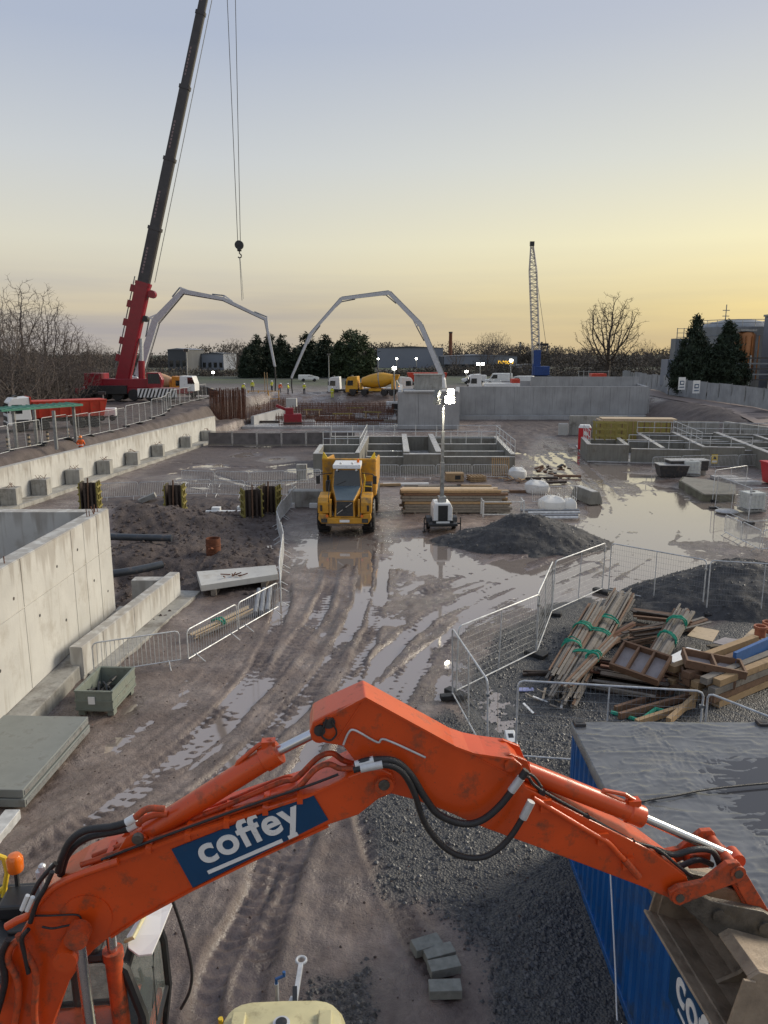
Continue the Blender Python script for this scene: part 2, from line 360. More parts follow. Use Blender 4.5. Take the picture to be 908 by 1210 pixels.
WETS = [  # (photograph centre, half-widths in px, strength)
 (398, 652, 52, 24, 1.3), (360, 655, 25, 26, .7), (455, 640, 20, 28, .75), (505, 655, 60, 30, 1.15), (600, 682, 90, 24, 1.15), (650, 702, 80, 26, 1.0), (560, 715, 80, 24, .8), (470, 690, 50, 36, .7), (805, 613, 120, 30, 1.5), (720, 632, 80, 34, 1.25), (770, 664, 120, 34, 1.05), (710, 696, 70, 30, 1.0), (690, 572, 44, 38, .85), (745, 562, 44, 34, .85), (800, 585, 40, 18, .8),
 (588, 842, 34, 40, 1.1), (655, 762, 18, 20, .55), (312, 628, 26, 14, .75), (200, 565, 40, 6, .65), (330, 543, 26, 5, .8), (290, 537, 22, 4, .75), (250, 551, 24, 4, .8), (225, 577, 40, 4, .6), (360, 556, 30, 4, .75), (300, 529, 30, 3, .6), (300, 556, 20, 3, .6), (400, 560, 30, 8, .5), (650, 525, 30, 20, .6), (45, 950, 40, 35, .35), (470, 600, 24, 16, .35), (860, 655, 60, 12, .6), (480, 710, 70, 30, .4), (150, 838, 26, 20, .6), (500, 760, 80, 50, .42), (560, 725, 70, 26, .55), (430, 700, 50, 40, .45), (880, 640, 40, 18, .8)]
def make_axis(a, b, s0, flat, ratio1, mid, ratio2):
    v = [0.0]
    while v[-1] < flat: v.append(v[-1] + s0)
    while v[-1] < mid: v.append(v[-1] + max(s0, ratio1 * (v[-1] - 0)))
    while v[-1] < b: v.append(v[-1] + ratio2 * v[-1])
    return np.array(v)
xp = make_axis(0, 1800, .06, 10, .009, 42, .06); XS = np.concatenate([-xp[::-1][:-1], xp])
ys = [4.0]
while ys[-1] < 2600: ys.append(ys[-1] + (.05 if ys[-1] < 14 else .0036 * ys[-1] if ys[-1] < 100 else .03 * ys[-1]))
YS = np.concatenate([np.array([-400, -120, -40, -10, 0, 2.5]), np.array(ys)])
gx, gy = np.meshgrid(XS, YS); sh = gx.shape
gx = gx.ravel(); gy = gy.ravel()
gz = coarse(gx, gy)
near = (gy > 3) & (gy < 112) & (np.abs(gx) < 45)
nx = gx[near]; ny = gy[near]
wx_ = nx + .5 * fbm(nx * .5, ny * .5, 3); wy_ = ny + .5 * fbm(nx * .5 + 40, ny * .5, 3)
wet = np.zeros(nx.shape, np.float32)
for px, py, rx, ry, s in WETS:
    c = G(px, py); a = G(px + rx, py); b1 = G(px, py - ry); b2 = G(px, py + ry)
    q = ((wx_ - c.x) / abs(a.x - c.x)) ** 2 + ((wy_ - c.y) / np.where(wy_ > c.y, abs(b1.y - c.y), abs(b2.y - c.y))) ** 2
    wet = np.maximum(wet, s * np.exp(-q ** 1.3))
grav = np.zeros(nx.shape, np.float32)
jx = nx + .35 * fbm(nx * 1.3, ny * 1.3, 4); jy = ny + .35 * fbm(nx * 1.3 + 31, ny * 1.3, 4)
GPOLY = gpoly([(436, 955), (452, 1045), (520, 1068), (560, 1110), (585, 1230), (908, 1230), (980, 1000), (980, 700), (905, 722), (820, 745), (722, 700), (650, 712), (590, 752), (555, 800), (545, 850), (520, 835), (480, 880), (445, 905)])
grav = poly_in(jx, jy, GPOLY, .25)
grav = np.maximum(grav, .85 * poly_in(jx, jy, gpoly([(372, 1150), (440, 1140), (452, 1215), (380, 1225)]), .2))
hole = poly_in(jx, jy, gpoly([(455, 1062), (520, 1075), (565, 1110), (580, 1240), (450, 1240)]), .3)
grav = grav * (1 - hole)
soil = poly_in(jx, jy, gpoly([(128, 735), (140, 590), (345, 590), (330, 640), (328, 705), (235, 700), (215, 715), (190, 745)]), .3)
soil = np.maximum(soil, sstep(.2, 1.2, WX(ny) - nx) * .8)
soil = np.maximum(soil, .75 * poly_in(jx, jy, gpoly([(560, 525), (600, 496), (752, 494), (720, 510), (665, 520), (640, 512), (612, 545)]), 1.0)); soil = np.maximum(soil, .8 * sstep(33, 36, nx) * sstep(58, 66, ny))
# relief
amp = 1 - .25 * np.clip(wet, 0, 1)
rel = amp * (.055 * fbm(nx * .35, ny * .35, 3) + .05 * fbm(nx * 1.1, ny * 1.1, 4)) + .022 * fbm(nx * 4.5, ny * 4.5, 3) + .010 * fbm(nx * 12, ny * 12, 2)
mc = smooth_pts(gpoly([(425, 655), (408, 720), (360, 800), (270, 890), (130, 985), (0, 1060)])); mc2 = smooth_pts(gpoly([(650, 535), (715, 590), (700, 640), (590, 690), (480, 760), (420, 850), (360, 980), (300, 1120), (270, 1230)]))
for cv, wd_, sd_ in ((mc, 3.6, 0), (mc2, 3.0, 50)):
    dd_, ar_, si_ = seg_dist(nx, ny, cv); mk_ = np.exp(-(dd_ / wd_) ** 2) * (1 - .85 * grav) * (1 - .1 * np.clip(wet, 0, 1))
    rel = rel + mk_ * (.075 * fbm(si_ * 2.6 + sd_, ar_ * .22 + sd_, 4, .62) + .030 * vnoise(si_ * 1.8 + sd_, ar_ * 4.2))
rel = rel + soil * (.30 * fbm(nx * .9, ny * .9, 4) + .12 * np.abs(fbm(nx * 3, ny * 3, 3)))
rel = rel + grav * (.02 * fbm(nx * 7, ny * 7, 2) + .03)
churn = np.zeros(nx.shape, np.float32)
for tr, hw, dep, per in RUTS:
    pts = smooth_pts(gpoly(tr)); x0 = min(p[0] for p in pts) - 2; x1 = max(p[0] for p in pts) + 2; y0 = min(p[1] for p in pts) - 2; y1 = max(p[1] for p in pts) + 2
    k = np.where((nx > x0) & (nx < x1) & (ny > y0) & (ny < y1))[0]
    wob = .10 * fbm(nx[k] * .8, ny[k] * .8, 3)
    d, arc, side = seg_dist(nx[k] + wob, ny[k] - wob, pts)
    inside = 1 - sstep(hw * .75, hw * 1.15, d); lip = np.exp(-((d - hw * 1.35) / (hw * .32)) ** 2)
    fade = (.55 + .45 * sstep(-.12, .2, fbm(nx[k] * .45 + 70, ny[k] * .45, 3))) * (1 - .8 * grav[k])
    tread = np.where(np.mod(arc + .45 * np.abs(side), per) < per * .42, 1.0, 0.0)
    clod = .028 * np.maximum(0, fbm(nx[k] * 7, ny[k] * 7, 3))
    rel[k] += fade * (inside * (-dep + .042 * tread) + lip * (.028 + clod))
    churn[k] = np.maximum(churn[k], fade * np.maximum(inside, .7 * lip)); wet[k] = np.maximum(wet[k], .62 * inside * sstep(-.05, .22, fbm(nx[k] * .5 + 11, ny[k] * .5, 3)) * (1 - grav[k]))
rel = rel - np.clip(wet, 0, 1.3) * .085
gz[near] += rel * np.clip((112 - ny) / 12, 0, 1)
aw = np.zeros(gx.shape, np.float32); ag = np.zeros(gx.shape, np.float32); asl = np.zeros(gx.shape, np.float32); ac = np.zeros(gx.shape, np.float32)
churn = np.maximum(churn, .85 * poly_in(jx, jy, gpoly([(100, 600), (245, 522), (425, 527), (430, 560), (372, 600)]), 1.0)); churn = np.maximum(churn, .6 * poly_in(jx, jy, gpoly([(560, 530), (600, 500), (780, 500), (760, 560), (700, 545)]), 1.5))
soil = np.maximum(soil, .62 * poly_in(jx, jy, gpoly([(100, 600), (245, 522), (425, 527), (430, 556), (372, 598)]), 1.0) * (1 - sstep(.25, .5, wet)))
aw[near] = np.clip(wet, 0, 1); ag[near] = grav; asl[near] = soil; ac[near] = churn
h_, w_ = sh
idx = np.arange(h_ * w_).reshape(h_, w_)
quads = np.stack([idx[:-1, :-1], idx[:-1, 1:], idx[1:, 1:], idx[1:, :-1]], -1).reshape(-1, 4)
me = bpy.data.meshes.new('ground'); me.vertices.add(h_ * w_); me.vertices.foreach_set('co', np.stack([gx, gy, gz], -1).astype(np.float32).ravel())
me.loops.add(quads.size); me.loops.foreach_set('vertex_index', quads.astype(np.int32).ravel())
me.polygons.add(len(quads)); me.polygons.foreach_set('loop_start', np.arange(0, quads.size, 4, dtype=np.int32)); me.polygons.foreach_set('loop_total', np.full(len(quads), 4, np.int32))
me.polygons.foreach_set('use_smooth', np.ones(len(quads), bool)); me.update()
for nm, arr in (('wet', aw), ('gravel', ag), ('soil', asl), ('churn', ac)):
    at = me.attributes.new(nm, 'FLOAT', 'POINT'); at.data.foreach_set('value', arr.astype(np.float32))
ground = bpy.data.objects.new('ground', me); COL.objects.link(ground); tag(ground, 'churned brown mud and gravel ground of the building site', kind='structure')
def ground_material():
    m = bpy.data.materials.new('site_mud'); m.use_nodes = True; nt = m.node_tree; N = nt.nodes; L = nt.links; p = N['Principled BSDF']
    geo = N.new('ShaderNodeNewGeometry').outputs['Position']
    def attr(n): a = N.new('ShaderNodeAttribute'); a.attribute_name = n; return a.outputs['Fac']
    def noise(sc, det=5, r=.6): n = N.new('ShaderNodeTexNoise'); n.inputs['Scale'].default_value = sc; n.inputs['Detail'].default_value = det; n.inputs['Roughness'].default_value = r; L.new(geo, n.inputs['Vector']); return n.outputs[0]
    def ramp(x, *st):
        r = N.new('ShaderNodeValToRGB'); L.new(x, r.inputs[0]); el = r.color_ramp.elements
        for i, (ps, c) in enumerate(st):
            c = c if isinstance(c, tuple) else (c, c, c)
            k_ = el[i] if i < 2 else el.new(ps); k_.position = ps; k_.color = c + (1,)
        return r.outputs[0]
    def mix(f, a, b, mode='MIX'):
        x = N.new('ShaderNodeMix'); x.data_type = 'RGBA'; x.blend_type = mode
        for s_, v_ in (('Factor', f), ('A', a), ('B', b)):
            if isinstance(v_, (int, float)): x.inputs[s_].default_value = v_
            elif isinstance(v_, tuple): x.inputs[s_].default_value = v_ + (1,)
            else: L.new(v_, x.inputs[s_])
        return x.outputs['Result']
    def math_(op, a, b=None):
        x = N.new('ShaderNodeMath'); x.operation = op
        for i, v_ in enumerate((a, b)):
            if v_ is None: continue
            if isinstance(v_, (int, float)): x.inputs[i].default_value = v_
            else: L.new(v_, x.inputs[i])
        return x.outputs[0]
    mud = ramp(noise(.45, 7), (.3, (.105, .076, .064)), (.7, (.315, .255, .222)), (.5, (.190, .146, .125)))
    mud = mix(math_('MULTIPLY', ramp(noise(2.4, 7, .7), (.42, 0.0), (.68, 1.0)), .6), mud, (.075, .052, .044))
    mud = mix(math_('MULTIPLY', attr('churn'), .75), mud, (.078, .054, .046))
    vor = N.new('ShaderNodeTexVoronoi'); vor.inputs['Scale'].default_value = 21; L.new(geo, vor.inputs['Vector'])
    gcol = mix(ramp(noise(30, 3), (.35, 0.0), (.7, 1.0)), (.036, .036, .037), (.095, .093, .091))
    c = mix(attr('gravel'), mud, gcol)
    scol = ramp(noise(1.3, 8, .7), (.3, (.040, .028, .024)), (.72, (.115, .086, .074)))
    c = mix(attr('soil'), c, scol)
    sx = N.new('ShaderNodeSeparateXYZ'); L.new(geo, sx.inputs[0])
    farm = ramp(math_('MULTIPLY', sx.outputs[1], .001), (.125, 0.0), (.165, 1.0))
    c = mix(farm, c, ramp(noise(.03, 5), (.4, (.050, .048, .044)), (.6, (.055, .075, .026))))
    L.new(c, p.inputs['Base Color'])
    wetn = math_('ADD', math_('MULTIPLY', attr('wet'), .75), math_('MULTIPLY', ramp(noise(.8, 6, .65), (.36, 0.0), (.62, 1.0)), .55))
    rg = ramp(wetn, (.08, .72), (.70, .09), (.36, .36))
    rg = mix(attr('gravel'), rg, ramp(noise(18, 3), (.3, .35), (.7, .8)))
    rg = mix(attr('soil'), rg, (.85, .85, .85)); rg = mix(farm, rg, (.9, .9, .9))
    rg = mix(math_('MULTIPLY', attr('churn'), .45), rg, (.6, .6, .6)); L.new(rg, p.inputs['Roughness']); p.inputs['IOR'].default_value = 1.6
    b1 = N.new('ShaderNodeBump'); b1.inputs['Strength'].default_value = .85; b1.inputs['Distance'].default_value = .05
    hh = math_('ADD', math_('MULTIPLY', noise(9, 6, .65), 1.0), math_('MULTIPLY', noise(38, 4), .35))
    hh = math_('ADD', hh, math_('MULTIPLY', math_('MULTIPLY', vor.outputs['Distance'], attr('gravel')), -1.0))
    hh = math_('MULTIPLY', hh, math_('SUBTRACT', 1.15, attr('wet')))
    L.new(hh, b1.inputs['Height']); L.new(b1.outputs[0], p.inputs['Normal'])
    return m
me.materials.append(ground_material())
# standing water: a level sheet that shows wherever the mud dips below it
wm = bpy.data.materials.new('muddy_water'); wm.use_nodes = True; p = wm.node_tree.nodes['Principled BSDF']
p.inputs['Base Color'].default_value = (.36, .30, .26, 1); p.inputs['Metallic'].default_value = .4; p.inputs['Roughness'].default_value = .04; p.inputs['IOR'].default_value = 2.6
nb = wm.node_tree.nodes.new('ShaderNodeTexNoise'); nb.inputs['Scale'].default_value = 3.0; bb = wm.node_tree.nodes.new('ShaderNodeBump'); bb.inputs['Strength'].default_value = .02; bb.inputs['Distance'].default_value = .02
gg = wm.node_tree.nodes.new('ShaderNodeNewGeometry'); wm.node_tree.links.new(gg.outputs['Position'], nb.inputs['Vector']); wm.node_tree.links.new(nb.outputs[0], bb.inputs['Height']); wm.node_tree.links.new(bb.outputs[0], p.inputs['Normal'])
wb = MB(); wp = gpoly([(60, 985), (300, 985), (560, 905), (640, 905), (720, 720), (1000, 690), (1000, 600), (760, 525), (600, 507), (260, 512), (150, 560), (330, 596), (290, 640), (340, 700), (230, 770), (110, 835)])
wb.add([(x, y, -.058) for x, y in wp], [tuple(range(len(wp)))]); tag(wb.build('puddle_water', wm), 'muddy standing water in ruts and hollows of the mud', kind='structure')
# loose stones on the gravel patches: many small facetted stones, one object
def stones(name, pts, smin, smax, mat, label):
    base = np.array([(0, 0, 1), (.9, 0, .1), (.2, .85, .15), (-.75, .5, .1), (-.7, -.55, .12), (.25, -.9, .1), (0, 0, -.4)], np.float32)
    tri = np.array([(0, 1, 2), (0, 2, 3), (0, 3, 4), (0, 4, 5), (0, 5, 1), (6, 2, 1), (6, 3, 2), (6, 4, 3), (6, 5, 4), (6, 1, 5)])
    n = len(pts); s = (smin + (smax - smin) * RNG.random(n) ** 3)[:, None, None]
    v = base[None] * (1 + .55 * (RNG.random((n, 7, 3)) - .5)); v[:, :, 2] *= (.45 + .5 * RNG.random(n))[:, None]
    a = RNG.random(n) * 6.28; ca, sa = np.cos(a)[:, None], np.sin(a)[:, None]
    vx = v[:, :, 0] * ca - v[:, :, 1] * sa; vy = v[:, :, 0] * sa + v[:, :, 1] * ca
    v = np.stack([vx, vy, v[:, :, 2]], -1) * s + pts[:, None, :]
    f = (tri[None] + (np.arange(n) * 7)[:, None, None]).reshape(-1, 3)
    me = bpy.data.meshes.new(name); me.from_pydata(v.reshape(-1, 3).tolist(), [], f.tolist()); me.materials.append(mat)
    o = bpy.data.objects.new(name, me); COL.objects.link(o); tag(o, label, kind='stuff'); return o
# sample the finished relief for the stones
gzz = gz.reshape(sh)
def relief(x, y):
    i = np.clip(np.searchsorted(YS, y), 1, len(YS) - 1); j = np.clip(np.searchsorted(XS, x), 1, len(XS) - 1)
    fy = (y - YS[i - 1]) / (YS[i] - YS[i - 1]); fx = (x - XS[j - 1]) / (XS[j] - XS[j - 1])
    return gzz[i - 1, j - 1] * (1 - fx) * (1 - fy) + gzz[i - 1, j] * fx * (1 - fy) + gzz[i, j - 1] * (1 - fx) * fy + gzz[i, j] * fx * fy
grid_g = ag.reshape(sh)
def samp(arr, x, y):
    i = np.clip(np.searchsorted(YS, y), 0, len(YS) - 1); j = np.clip(np.searchsorted(XS, x), 0, len(XS) - 1); return arr[i, j]
sx_ = RNG.uniform(-2, 7.5, 90000); sy_ = 7.5 + 17 * RNG.random(90000) ** 1.5
dens = (.55 + .9 * fbm(sx_ * .9, sy_ * .9, 3)) * np.where(sy_ < 11.5, 1.5, .6) * np.where((sx_ > 3.2) & (sx_ < 7) & (sy_ < 12.6), 0, 1)
k = RNG.random(90000) < samp(grid_g, sx_, sy_) * dens; sx_, sy_ = sx_[k], sy_[k]
stones('loose_gravel', np.stack([sx_, sy_, relief(sx_, sy_)], -1), .010, .062, M['gravel'], 'loose dark crushed stone scattered over the gravel patches')
sx_ = RNG.uniform(-9, 3, 5000); sy_ = RNG.uniform(7.5, 26, 5000); k = (RNG.random(5000) < .35)
sx_, sy_ = sx_[k], sy_[k]
kx = RNG.uniform(-17, -5, 9000); ky = RNG.uniform(25, 46, 9000); grid_s = asl.reshape(sh); kk = (RNG.random(9000) < .6) & (samp(grid_s, kx, ky) > .5); kx, ky = kx[kk], ky[kk]; stones('soil_clods', np.stack([kx, ky, relief(kx, ky)], -1), .02, .14, M['soil'], 'lumps of dark soil on the dug ground by the tank')
stones('mud_clods', np.stack([sx_, sy_, relief(sx_, sy_)], -1), .008, .04, M['soil'], 'small clods and pebbles strewn over the churned mud')
# ------------------------------------------------------------------ concrete structures
def GY(px, py, Y): d = ray(px, py); t = Y / d.y; return Vector((0, 0, CAMH)) + d * t
def wall_between(b, p, q, z0, z1, t):
    p = Vector((p[0], p[1], 0)); q = Vector((q[0], q[1], 0)); d = q - p; L_ = d.length
    b.box(((p.x + q.x) / 2, (p.y + q.y) / 2, (z0 + z1) / 2), (L_, t, z1 - z0), math.atan2(d.y, d.x))
_panel_cache = {}
def panels(parent, p, q, z0, z1, widths, mat, out, proud=.018, name='panel', zs=None, gap=.022):
    """formwork panels standing proud of a wall face; p->q runs along the face, out = outward side (+1 left of p->q)"""
    p = Vector((p[0], p[1], 0)); q = Vector((q[0], q[1], 0)); d = (q - p).normalized(); n = Vector((-d.y, d.x, 0)) * out; s = 0.0; L_ = (q - p).length; a = math.atan2(d.y, d.x)
    zs = zs or [z0, z1]; i = 0
    while s < L_ - .05:
        w = min(widths[i % len(widths)], L_ - s); i += 1
        for za, zb in zip(zs[:-1], zs[1:]):
            pr = proud + random.uniform(-.003, .003)
            key = (round(w, 2), round(zb - za, 2), mat.name)
            if key not in _panel_cache:
                b = MB(); b.box((0, 0, 0), (w - gap, .03, zb - za - gap)); o_ = b.build(name, mat, parent); _panel_cache[key] = o_.data
            else: o_ = share(name, _panel_cache[key], parent)
            c = p + d * (s + w / 2) + n * (pr - .015); o_.location = (c.x, c.y, (za + zb) / 2); o_.rotation_euler = (0, 0, a)
        s += w
def dots(parent, pts, r, mat, name, axis):
    for c in pts:
        b = MB(); b.lathe([(r, -.004), (r, .004)], c, axis, 8); b.build(name, mat, parent)
C1, C2, CG, CX = M['concrete'], M['concrete_old'], M['concrete_grey'], M['concrete_dirty']
def drip_material(top):
    m = M['concrete'].copy(); m.name = 'stained_concrete'; nt = m.node_tree; N = nt.nodes; L = nt.links; p = N['Principled BSDF']; src = p.inputs['Base Color'].links[0].from_socket
    g = N.new('ShaderNodeNewGeometry'); mp_ = N.new('ShaderNodeMapping'); mp_.inputs['Scale'].default_value = (2.2, 2.2, .16); L.new(g.outputs['Position'], mp_.inputs[0]); n = N.new('ShaderNodeTexNoise'); n.inputs['Scale'].default_value = 1.3; n.inputs['Detail'].default_value = 6; L.new(mp_.outputs[0], n.inputs[0])
    sp = N.new('ShaderNodeSeparateXYZ'); L.new(g.outputs['Position'], sp.inputs[0]); m1 = N.new('ShaderNodeMath'); m1.operation = 'MULTIPLY_ADD'; L.new(sp.outputs[2], m1.inputs[0]); m1.inputs[1].default_value = .22; m1.inputs[2].default_value = -.22 * top
    m2 = N.new('ShaderNodeMath'); m2.operation = 'ADD'; L.new(n.outputs[0], m2.inputs[0]); L.new(m1.outputs[0], m2.inputs[1]); r = N.new('ShaderNodeValToRGB'); L.new(m2.outputs[0], r.inputs[0]); r.color_ramp.elements[0].position = .40; r.color_ramp.elements[1].position = .50
    m3 = N.new('ShaderNodeMath'); m3.operation = 'MULTIPLY'; L.new(r.outputs[0], m3.inputs[0]); m3.inputs[1].default_value = .42
    x = N.new('ShaderNodeMix'); x.data_type = 'RGBA'; L.new(m3.outputs[0], x.inputs['Factor']); L.new(src, x.inputs['A']); x.inputs['B'].default_value = (.20, .165, .13, 1); L.new(x.outputs['Result'], p.inputs['Base Color']); return m
CT = drip_material(4.0); CW = drip_material(2.37); CD = drip_material(.98)
# near tank on the left
t = thing('concrete_tank', 'tall pale concrete tank wall with formwork joints at the left edge', 'tank')
b = MB(); b.box((-9.5, 17.1, 2.0), (.45, 16.2, 4.0)); b.build('side_wall', CT, t)
b = MB(); b.box((-16.7, 24.95, 1.99), (13.94, .5, 3.98)); b.build('end_wall', CT, t)
b = MB(); b.box((-8.95, 17.2, .21), (.66, 16.8, .46)); b.build('footing', C2, t, bevel=.03)
panels(t, (-9.275, 9.2), (-9.275, 25.19), 0, 4, [3.2, 3.2, 3.2, 3.2, .95, 1.1, 1.14], CT, -1, zs=[.45, 2.7, 3.995], gap=.034, proud=.024)
dots(t, [(-9.250, y, z) for y, z in ((12.9, 1.7), (14.6, 3.3), (16.2, 2.0), (17.3, 1.6), (18.3, 3.1), (19.6, 2.2), (20.9, 3.2), (21.2, 1.5), (23.5, 2.0), (22.4, 3.3), (24.6, 1.3))], .045, M['steel_dark'], 'tie_hole', 'X')
b = MB()
for y in (17.9, 18.3, 23.9, 24.3, 24.6):
    MB().tube([(-9.5 + random.uniform(-.1, .1), y, 3.99), (-9.5, y + .02, 4.25)], .014, 6).build('starter_bar', M['rebar'], t); MB().tube([(-9.42, y + .05, 3.99), (-9.42, y + .05, 4.18)], .014, 6).build('starter_bar', M['rebar'], t)
# dwarf wall continuing the tank
t = thing('dwarf_wall', 'low pale concrete wall stub running on from the tall tank', 'wall')
P0, P1 = (-8.72, 20.4), (-7.95, 28.0)
b = MB(); wall_between(b, P0, P1, 0, .98, .36); b.build('wall_core', CD, t, bevel=.015)
d_ = (Vector((*P1, 0)) - Vector((*P0, 0))).normalized(); nrm = Vector((d_.y, -d_.x, 0)) * .18
panels(t, (P0[0] + nrm.x, P0[1] + nrm.y), (P1[0] + nrm.x, P1[1] + nrm.y), 0, 1, [1.3, .9, 1.3], CD, -1, zs=[.1, .975])
b = MB(); b.box((-8.75, 27.6, .42), (1.3, .5, .84)); b.build('return_wall', CD, t, bevel=.015)
b = MB(); wall_between(b, (-8.45, 20.6), (-7.55, 28.5), -.2, .09, .9); b.build('blinding', C2, t, bevel=.02)
# long retaining wall
t = thing('retaining_wall', 'long low concrete retaining wall with buttress blocks below the raised road', 'wall')
Q0, Q1 = (WX(34), 34), (WX(84), 84)
b = MB(); wall_between(b, Q0, Q1, -.3, 2.38, .42); b.build('wall_core', CW, t)
d_ = (Vector((*Q1, 0)) - Vector((*Q0, 0))).normalized(); nr = Vector((d_.y, -d_.x, 0))
panels(t, (Q0[0] + nr.x * .21, Q0[1]), (Q1[0] + nr.x * .21, Q1[1]), 0, 2.37, [2.4], CW, -1, zs=[.25, 2.37])
b = MB(); wall_between(b, (Q0[0] + .8, 34), (Q1[0] + .8, 84), -.2, .24, 1.3); b.build('footing', C2, t)
for px, py in ((12, 600), (62, 588), (102, 575), (136, 563), (163, 552), (188, 542), (212, 531), (228, 523)):
    g = G(px, py); x = WX(g.y) + .72
    b = MB(); b.box((x, g.y, .62), (.95, .95, 1.24), .1); o_ = b.build('buttress_block', C2, t, bevel=.02)
    b = MB()
    for i in range(5): b.tube([(x + random.uniform(-.35, .35), g.y + random.uniform(-.35, .35), 1.2), (x + random.uniform(-.3, .3), g.y + random.uniform(-.3, .3), 1.5)], .015, 4)
    tag(b.build('starter_bars', M['rebar'], o_), kind='stuff')
# central reservoir walls
t = thing('reservoir_wall', 'large grey concrete reservoir walls behind the lighting mast', 'reservoir')
b = MB()
for p, q, z1 in (((1.9, 94.2), (9.1, 94.2), 4.5), ((1.9, 94.4), (2.6, 118), 4.49), ((8.9, 94.4), (10.4, 109), 4.49), ((10.2, 109), (37.2, 109), 4.55), ((37, 109.2), (41.5, 132), 4.54), ((20, 132), (41.5, 132), 4.53)): wall_between(b, p, q, -.3, z1, .45)
b.build('wall_core', CG, t)
panels(t, (1.7, 93.975), (9.3, 93.975), 0, 4.5, [2.5], CG, -1, zs=[0, 4.48], gap=.06, proud=.04)
panels(t, (10.2, 108.775), (37.4, 108.775), 0, 4.5, [2.7], CG, -1, zs=[.7, 4.53], gap=.06, proud=.04)
b = MB(); wall_between(b, (10, 108.3), (37.8, 108.3), -.2, .55, .9); b.build('kicker', CG, t, bevel=.03)
b = MB(); wall_between(b, (2.4, 97), (9, 97), 4.46, 4.62, 6.5); b.build('deck', CG, t)
t = thing('valve_chamber', 'small pale concrete box standing on top of the reservoir wall', 'chamber', (5.6, 99, 4.62))
b = MB(); b.box((0, 0, .9), (3.4, 3.0, 1.8)); b.build('body', C2, t, bevel=.02); b = MB(); b.box((0, 0, 1.86), (3.6, 3.2, .12)); b.build('cap', C2, t)
panels(t, (-1.7, -1.5), (1.7, -1.5), 0, 1.8, [1.13], C2, -1, zs=[0, 1.79])
t = thing('upper_wall', 'upper pale concrete wall on the far right of the reservoir', 'wall')
b = MB(); wall_between(b, (22.5, 119), (39, 119), 2.6, 5.6, .4); b.build('wall_core', CG, t); panels(t, (22.5, 118.8), (39, 118.8), 0, 4, [2.6], CG, -1, zs=[2.7, 5.58])
# chambers in the middle
t = thing('settling_chambers', 'row of open concrete chambers behind the yellow dump truck', 'chambers')
H1 = 1.3
def cw(x0, y0, x1, y1, z=H1, th=.35, nm='chamber_wall', mt=CX):
    z += random.uniform(-.02, .02); b = MB(); wall_between(b, (x0, y0), (x1, y1), -.2, z, th); o = b.build(nm, mt, t, bevel=.02); b = MB(); wall_between(b, (x0, y0), (x1, y1), z - .002, z + .03 + random.uniform(0, .012), th + .02); b.build('pale_coping', M['concrete_wet'], o); return o  # coping is paler and glossier than the wall below it
cw(-5.6, 60.2, -2.1, 60.2, 1.35); cw(-5.4, 60.4, -5.4, 66.3, 1.33); cw(-2.1, 60.0, -1.6, 72.5, 1.42); cw(-5.6, 66.5, -2.0, 66.5, 1.3)
cw(-1.4, 59.4, 1.6, 59.4, 1.2); cw(1.5, 58.8, 4.6, 58.8, 1.5, .5); cw(4.6, 59.4, 10.2, 59.4, 1.2); cw(10.1, 59.6, 10.6, 72.6, 1.35)
cw(1.75, 59.1, 1.9, 72.4, 1.62, .45); cw(4.25, 59.1, 4.4, 72.4, 1.62, .45); cw(-1.4, 63.6, 1.5, 63.6, 1.1); cw(4.7, 63.6, 10, 63.6, 1.1); cw(-1.4, 68, 1.6, 68, 1.2); cw(4.7, 68, 10, 68, 1.2); cw(-5, 72.7, 11, 72.7, 1.35); cw(2.1, 66, 4.1, 66, .6)
b = MB(); b.box((2.6, 66, .02), (16.2, 13, .08)); b.build('floor_slab', M['concrete_wet'], t)
# right-hand basins
t = thing('right_basins', 'open concrete basins with bright wall tops beside the haul road on the right', 'basins')
def rb(u, v): a = R(-9); return (17.5 + u * math.cos(a) - v * math.sin(a), 65.6 + u * math.sin(a) + v * math.cos(a))
def rw(u0, v0, u1, v1, z=1.35, th=.35, mt=CX):
    z += random.uniform(-.02, .02); b = MB(); wall_between(b, rb(u0, v0), rb(u1, v1), -.2, z, th); o = b.build('basin_wall', mt, t, bevel=.02); b = MB(); wall_between(b, rb(u0, v0), rb(u1, v1), z - .002, z + .03 + random.uniform(0, .012), th + .02); b.build('pale_coping', M['concrete_wet'], o); return o  # each basin wall carries a paler, glossier cap
rw(0, 0, 3.4, 0, 1.45); rw(0.15, .2, .15, 6, 1.44); rw(3.3, .2, 3.3, 6, 1.43); rw(0, 6.2, 17, 6.2, 1.2)
rw(3.6, -.2, 9.2, -.2, 1.15); rw(9.1, -1.0, 12.4, -1.0, 1.5, .5); rw(12.5, -.4, 19, -.4, 1.2); rw(6.2, .1, 6.2, 12, 1.25); rw(9.4, 0, 9.4, 12, 1.45); rw(13.4, -6.5, 13.4, 12, 1.5, .45); rw(17, 0, 17, 12, 1.3); rw(6, 12.2, 20, 12.2, 1.3); rw(9.6, 3.4, 17, 3.4, 1.0); rw(9.6, 8.6, 17, 8.6, 1.1)
b = MB(); c_ = rb(9, 5.5); b.box((c_[0], c_[1], .02), (18, 12, .08), R(-9)); b.build('floor_slab', M['concrete_wet'], t)
def lone_wall(p, q, z1, th, label, z0=-.3, mt=C2, w=2.4):
    t = thing('concrete_wall', label, 'wall'); b = MB(); wall_between(b, p, q, z0, z1, th); b.build('wall_core', mt, t)
    d_ = (Vector((*q, 0)) - Vector((*p, 0))).normalized(); n_ = Vector((d_.y, -d_.x, 0)) * (th / 2)
    panels(t, (p[0] + n_.x, p[1] + n_.y), (q[0] + n_.x, q[1] + n_.y), 0, 1, [w], mt, -1, zs=[.05, z1 - .01]); return t
